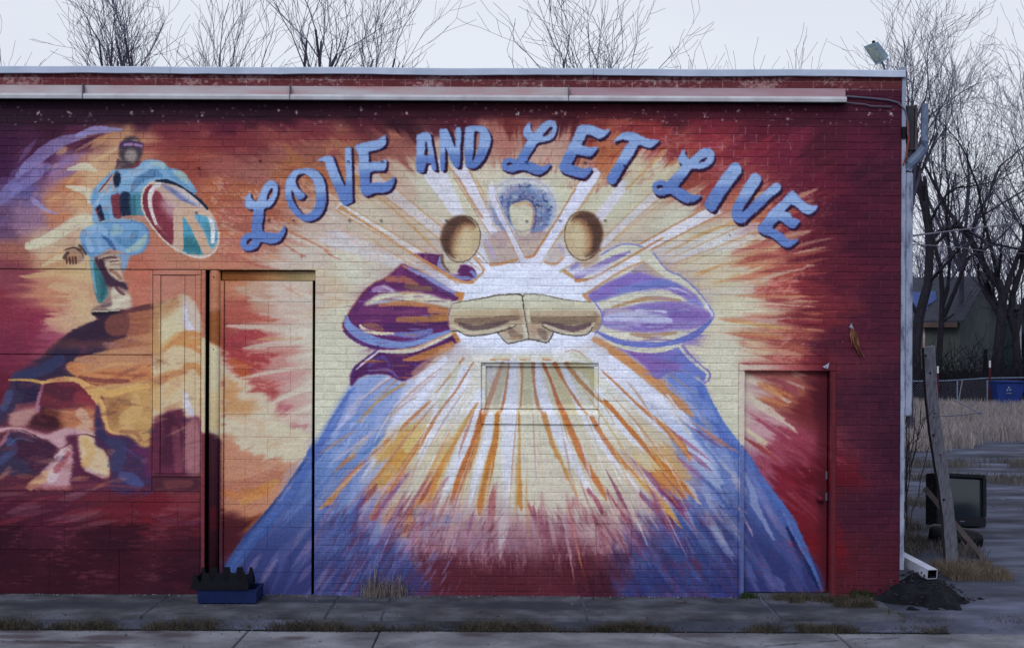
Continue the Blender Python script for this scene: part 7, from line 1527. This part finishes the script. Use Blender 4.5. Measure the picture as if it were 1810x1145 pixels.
fb = A - ov; fe = Dc - ov; hp(MB().add([Z(fb, EV - .34), Z(fe, EV - .34), Z(fe, EV - .14), Z(fb, EV - .14)] + [Z(fb - ov * .1, EV - .34), Z(fe - ov * .1, EV - .34), Z(fe - ov * .1, EV - .14), Z(fb - ov * .1, EV - .14)], [(0, 1, 2, 3), (4, 5, 6, 7), (0, 1, 5, 4), (3, 2, 6, 7), (0, 3, 7, 4), (1, 2, 6, 5)]), 'fascia_board', mat('brown_fascia', '#5c4c48', .8))
hp(MB().tube([Z(A + fdir * 1.4 - gdir * .05, 0), Z(A + fdir * 1.4 - gdir * .05, EV)], .05, 8), 'downspout', M_TROUGH)
wv = A + gdir * 4.3 + Vector((.05, -.03, 0)); hp(MB().add([Z(wv, 1.0), Z(wv + gdir * .5, 1.0), Z(wv + gdir * .5, 2.2), Z(wv, 2.2)], [(0, 1, 2, 3)]), 'window', M_DARK)
tp0 = ridge0.lerp(A, .62) + fdir * 3.4; m = MB(); V = []; n = 8; sl = (RG - EV + .18) / (GW / 2 + .35)
for j in range(n + 1):
    for i in range(n + 1):
        p_ = A - ov + fdir * (1.4 + 2.4 * i / n + .1 * math.sin(j)) + gdir * (.9 + 1.7 * j / n + .1 * math.sin(i * 2)); hgt = (p_ - (A - ov)).dot(gdir) * sl
        V.append(Z(p_, EV - .15 + hgt + .13 + .04 * random.random()))
m.add(V, [(j * (n + 1) + i, j * (n + 1) + i + 1, (j + 1) * (n + 1) + i + 1, (j + 1) * (n + 1) + i) for j in range(n) for i in range(n)])
m.add([v + Vector((0, 0, -.02)) for v in V], [(j * (n + 1) + i, j * (n + 1) + i + 1, (j + 1) * (n + 1) + i + 1, (j + 1) * (n + 1) + i) for j in range(n) for i in range(n)])
tag(m.build('tarp', mat('blue_tarp', '#3c5088', .6, '#2e3e70', 2, .3)), 'wrinkled bright blue tarp lying on the left of the house roof', 'tarp')
sp_ = Vector((25.0, 54, 0)); sh = thing('shed', sp_, 'dark teal shed with a black window at the right edge of the picture', 'shed'); M_SHED = mat('dark_teal_boards', '#2a3840', .85, '#202c34', 2, .2)
child_of(MB().box(22.9, 31, 54, 59, -.1, 4.0).build('wall', M_SHED), sh); child_of(MB().box(22.6, 31.3, 53.6, 59.4, 4.0, 4.25).build('roof', M_SHIN), sh)
wsh = child_of(MB().box(23.2, 24.9, 53.92, 53.98, 1.9, 2.9).build('window', M_DARK), sh); child_of(MB().box(23.05, 23.17, 53.9, 53.98, .8, 3.4).build('trim_board', M_WHITE), sh)
# fence line
Yf = 41.0; fc = thing('wire_fence', at(1700, 720, Yf) * 1, 'low chain-link fence with a thin top rail in front of the house', 'fence'); fc.location.z = 0
ch = lambda o: child_of(o, fc)
ch(MB().tube([at(1590, 674, Yf), at(1668, 673, Yf), at(1745, 668, Yf), at(1815, 667, Yf)], .022, 6).build('top_rail', M_PIPE))
for x in (1600, 1692, 1745, 1812): q2 = at(x, 672, Yf); ch(MB().tube([(q2.x, Yf, -.05), (q2.x, Yf, q2.z)], .028, 6).build('fence_post', M_PIPE))
a_, b_ = at(1590, 674, Yf), at(1815, 667, Yf); m = MB(); x = a_.x - 1.1
while x < b_.x:
    for s_ in (1, -1):
        p0, p1 = Vector((x if s_ > 0 else x + 1.1, Yf + .02, 0)), Vector((x + 1.1 if s_ > 0 else x, Yf + .02, 1.08))
        if min(p0.x, p1.x) > a_.x - .3 and max(p0.x, p1.x) < b_.x + .4: m.tube([p0, p1], .004, 3, cap=False)
    x += .10
tag(ch(m.build('wire_mesh', M_CABLE)), kind='stuff')
M_RED = mat('rusty_red_steel', '#4c2028', .8); 
for i, (x, yt, lab) in enumerate(((1657.5, 647, 'red steel fence stake with white tip, left of the two, beside the leaning post'), (1749.5, 637, 'red steel fence stake with white tip, just left of the blue bin'))):
    q2 = at(x, yt, 40.0); tt = thing('fence_stake', (q2.x, 40.0, 0), lab, 'stake', 'white-tipped red stakes along the back fence')
    child_of(MB().box(q2.x - .035, q2.x + .035, 39.99, 40.01, -.1, q2.z - .25).box(q2.x - .006, q2.x + .006, 39.95, 39.99, -.1, q2.z - .25).build('stake_shaft', M_RED), tt)
    child_of(MB().box(q2.x - .032, q2.x + .032, 39.985, 40.015, q2.z - .25, q2.z).build('stake_tip', M_LIP), tt)
Yb = 39.0; q2 = at(1779, 727, Yb); sc_ = (D + Yb) / F; bn = thing('waste_bin', (q2.x, Yb, 0), 'blue wheeled waste bin standing in the dry grass before the fence', 'bin'); bx = q2.x; tz = at(1779, 676, Yb).z
m = MB(); wt, wb, h0 = .50, .38, .05
m.add([(bx - wb, Yb - .3, h0), (bx + wb, Yb - .3, h0), (bx + wb, Yb + .3, h0), (bx - wb, Yb + .3, h0), (bx - wt + .02, Yb - .38, tz), (bx + wt - .02, Yb - .38, tz), (bx + wt - .02, Yb + .38, tz), (bx - wt + .02, Yb + .38, tz)], [(0, 1, 2, 3), (0, 1, 5, 4), (1, 2, 6, 5), (2, 3, 7, 6), (3, 0, 4, 7)])
M_BIN = mat('bin_blue', '#1c3070', .5, '#162658', 3, .05); child_of(m.build('bin_body', M_BIN), bn)
child_of(MB().box(bx - wt, bx + wt, Yb - .43, Yb + .40, tz, tz + .07, ch=.02).build('lid', M_BIN), bn)
for s_ in (-1, 1): child_of(MB().tube([(bx + s_ * .30, Yb + .30, .11), (bx + s_ * .36, Yb + .30, .11)], .11, 16).build('wheel', M_BLACKP), bn)
em = MB()
for k in range(3):
    a = math.pi / 2 + k * 2 * math.pi / 3; c_ = Vector((bx - .05 + .06 * math.cos(a), Yb - .372, tz - .22 + .06 * math.sin(a)))
    em.add([c_ + Vector((.045 * math.cos(a + t), -.004, .045 * math.sin(a + t))) for t in (0.3, 1.8, 3.2, 4.6)], [(0, 1, 2, 3)])
em.box(bx - .14, bx + .04, Yb - .374, Yb - .370, tz - .38, tz - .35); child_of(em.build('emblem', M_PIPE), bn)
# thicket of dark brush along the fence
segs = []; rnd = random.Random(99)
for _ in range(420):
    x = rnd.uniform(11, 32); p0 = Vector((x, rnd.uniform(41.4, 45), 0))
    if x < (p0.y + D) * .255: continue
    grow(segs, p0, Vector((rnd.gauss(0, .3), rnd.gauss(0, .2), 1)).normalized(), rnd.uniform(.8, 1.6), .018, 2, rnd, .05, 1.0, .010)
o = seg_mesh('thicket', segs, 3, mat('brush', '#1c1b24', .95, '#121218', 3, 0), None); tag(o, 'dark tangled brush along the back fence', 'brush', kind='stuff')
r = np.random.default_rng(77); pts = np.stack([r.uniform(11, 34, 30000), r.uniform(41.3, 44.5, 30000), np.zeros(30000)], 1); pts = pts[pts[:, 0] > (pts[:, 1] + D) * .25]
o = blades('dead_weeds', pts, 1.25, .035, mat('dead_weeds', '#23222c', .95, '#14141a', 2, 0), 17, .5); tag(o, 'tall dark dead weeds behind the wire fence', 'weeds', kind='stuff')
# a far line of trees, one mass
segs = []
for _ in range(150):
    p0 = Vector((rnd.uniform(-60, 75), rnd.uniform(75, 100), 0)); grow(segs, p0, Vector((rnd.gauss(0, .15), 0, 1)).normalized(), rnd.uniform(2.5, 4.2), .12, 3, rnd, .10, .8, .02)
o = seg_mesh('far_wood', segs, 3, mat('far_wood', '#3c3c50', .95, '#2c2c3c', 1, 0), None); tag(o, 'distant bare wood beyond the houses', 'wood', kind='stuff')
# thin poles lying in the grass
for pts, lab in (([(1686, 706, 30), (1735, 731, 28)], 'pale straight pole lying across the tall dry grass'), ([(1664, 735, 24.6), (1700, 733, 25), (1735, 728, 25.4)], 'long bent grey stick in the grass crossing the pale pole'), ([(1701, 671, 40.5), (1693, 715, 40.2)], 'pale thin stake leaning on the wire fence')):
    P = [at(*p_) for p_ in pts]; o = MB().tube(P, .022, 6).build('pole', M_WOOD); tag(o, lab, 'pole')
# dead weed with long stems beside the corner trim
segs = []; rnd = random.Random(12)
for x, y, x2, y2 in ((1601, 905, 1604, 690), (1603, 930, 1608, 660), (1602, 900, 1618, 730), (1604, 870, 1628, 725), (1604, 840, 1632, 740), (1603, 960, 1640, 790), (1603, 940, 1600, 700)):
    Yw = 1.3; a_, b_ = at(x, y, Yw), at(x2, y2, Yw); a_.z = max(a_.z, 0); pr_ = a_
    for i in range(1, 7):
        q_ = a_.lerp(b_, i / 6) + Vector((rnd.gauss(0, .008), rnd.gauss(0, .02), 0)); segs.append((pr_, q_, .005, .004, 1)); 
        if i > 2: grow(segs, q_, ((b_ - a_).normalized() + Vector((rnd.gauss(0, .4), 0, 0))).normalized(), .10, .0025, 1, rnd, .1, .8, .0018)
        pr_ = q_
o = seg_mesh('dead_weed', segs, 4, mat('weed_stems', '#3a343a', .95)); tag(o, 'tall thin dead weed stems beside the white corner trim', 'weed') if False else None
o = bpy.data.objects['dead_weed'] if 'dead_weed' in bpy.data.objects else o; tag(o, 'tall thin dead weed stems beside the white corner trim', 'weed')
# overhead cables
for pts, rad, lab in (([(1603, 418, .3), (1660, 411, 4), (1740, 401, 9), (1830, 390, 15), (2300, 340, 40)], .010, 'upper overhead cable running right from the building corner'), ([(1603, 431, .3), (1690, 437, 5), (1760, 446, 10), (1830, 449, 15), (2300, 450, 40)], .006, 'lower thin overhead cable running right from the building corner')):
    o = MB().tube([at(*p_) for p_ in pts], rad, 6).build('cable', M_CABLE); tag(o, lab, 'cable')
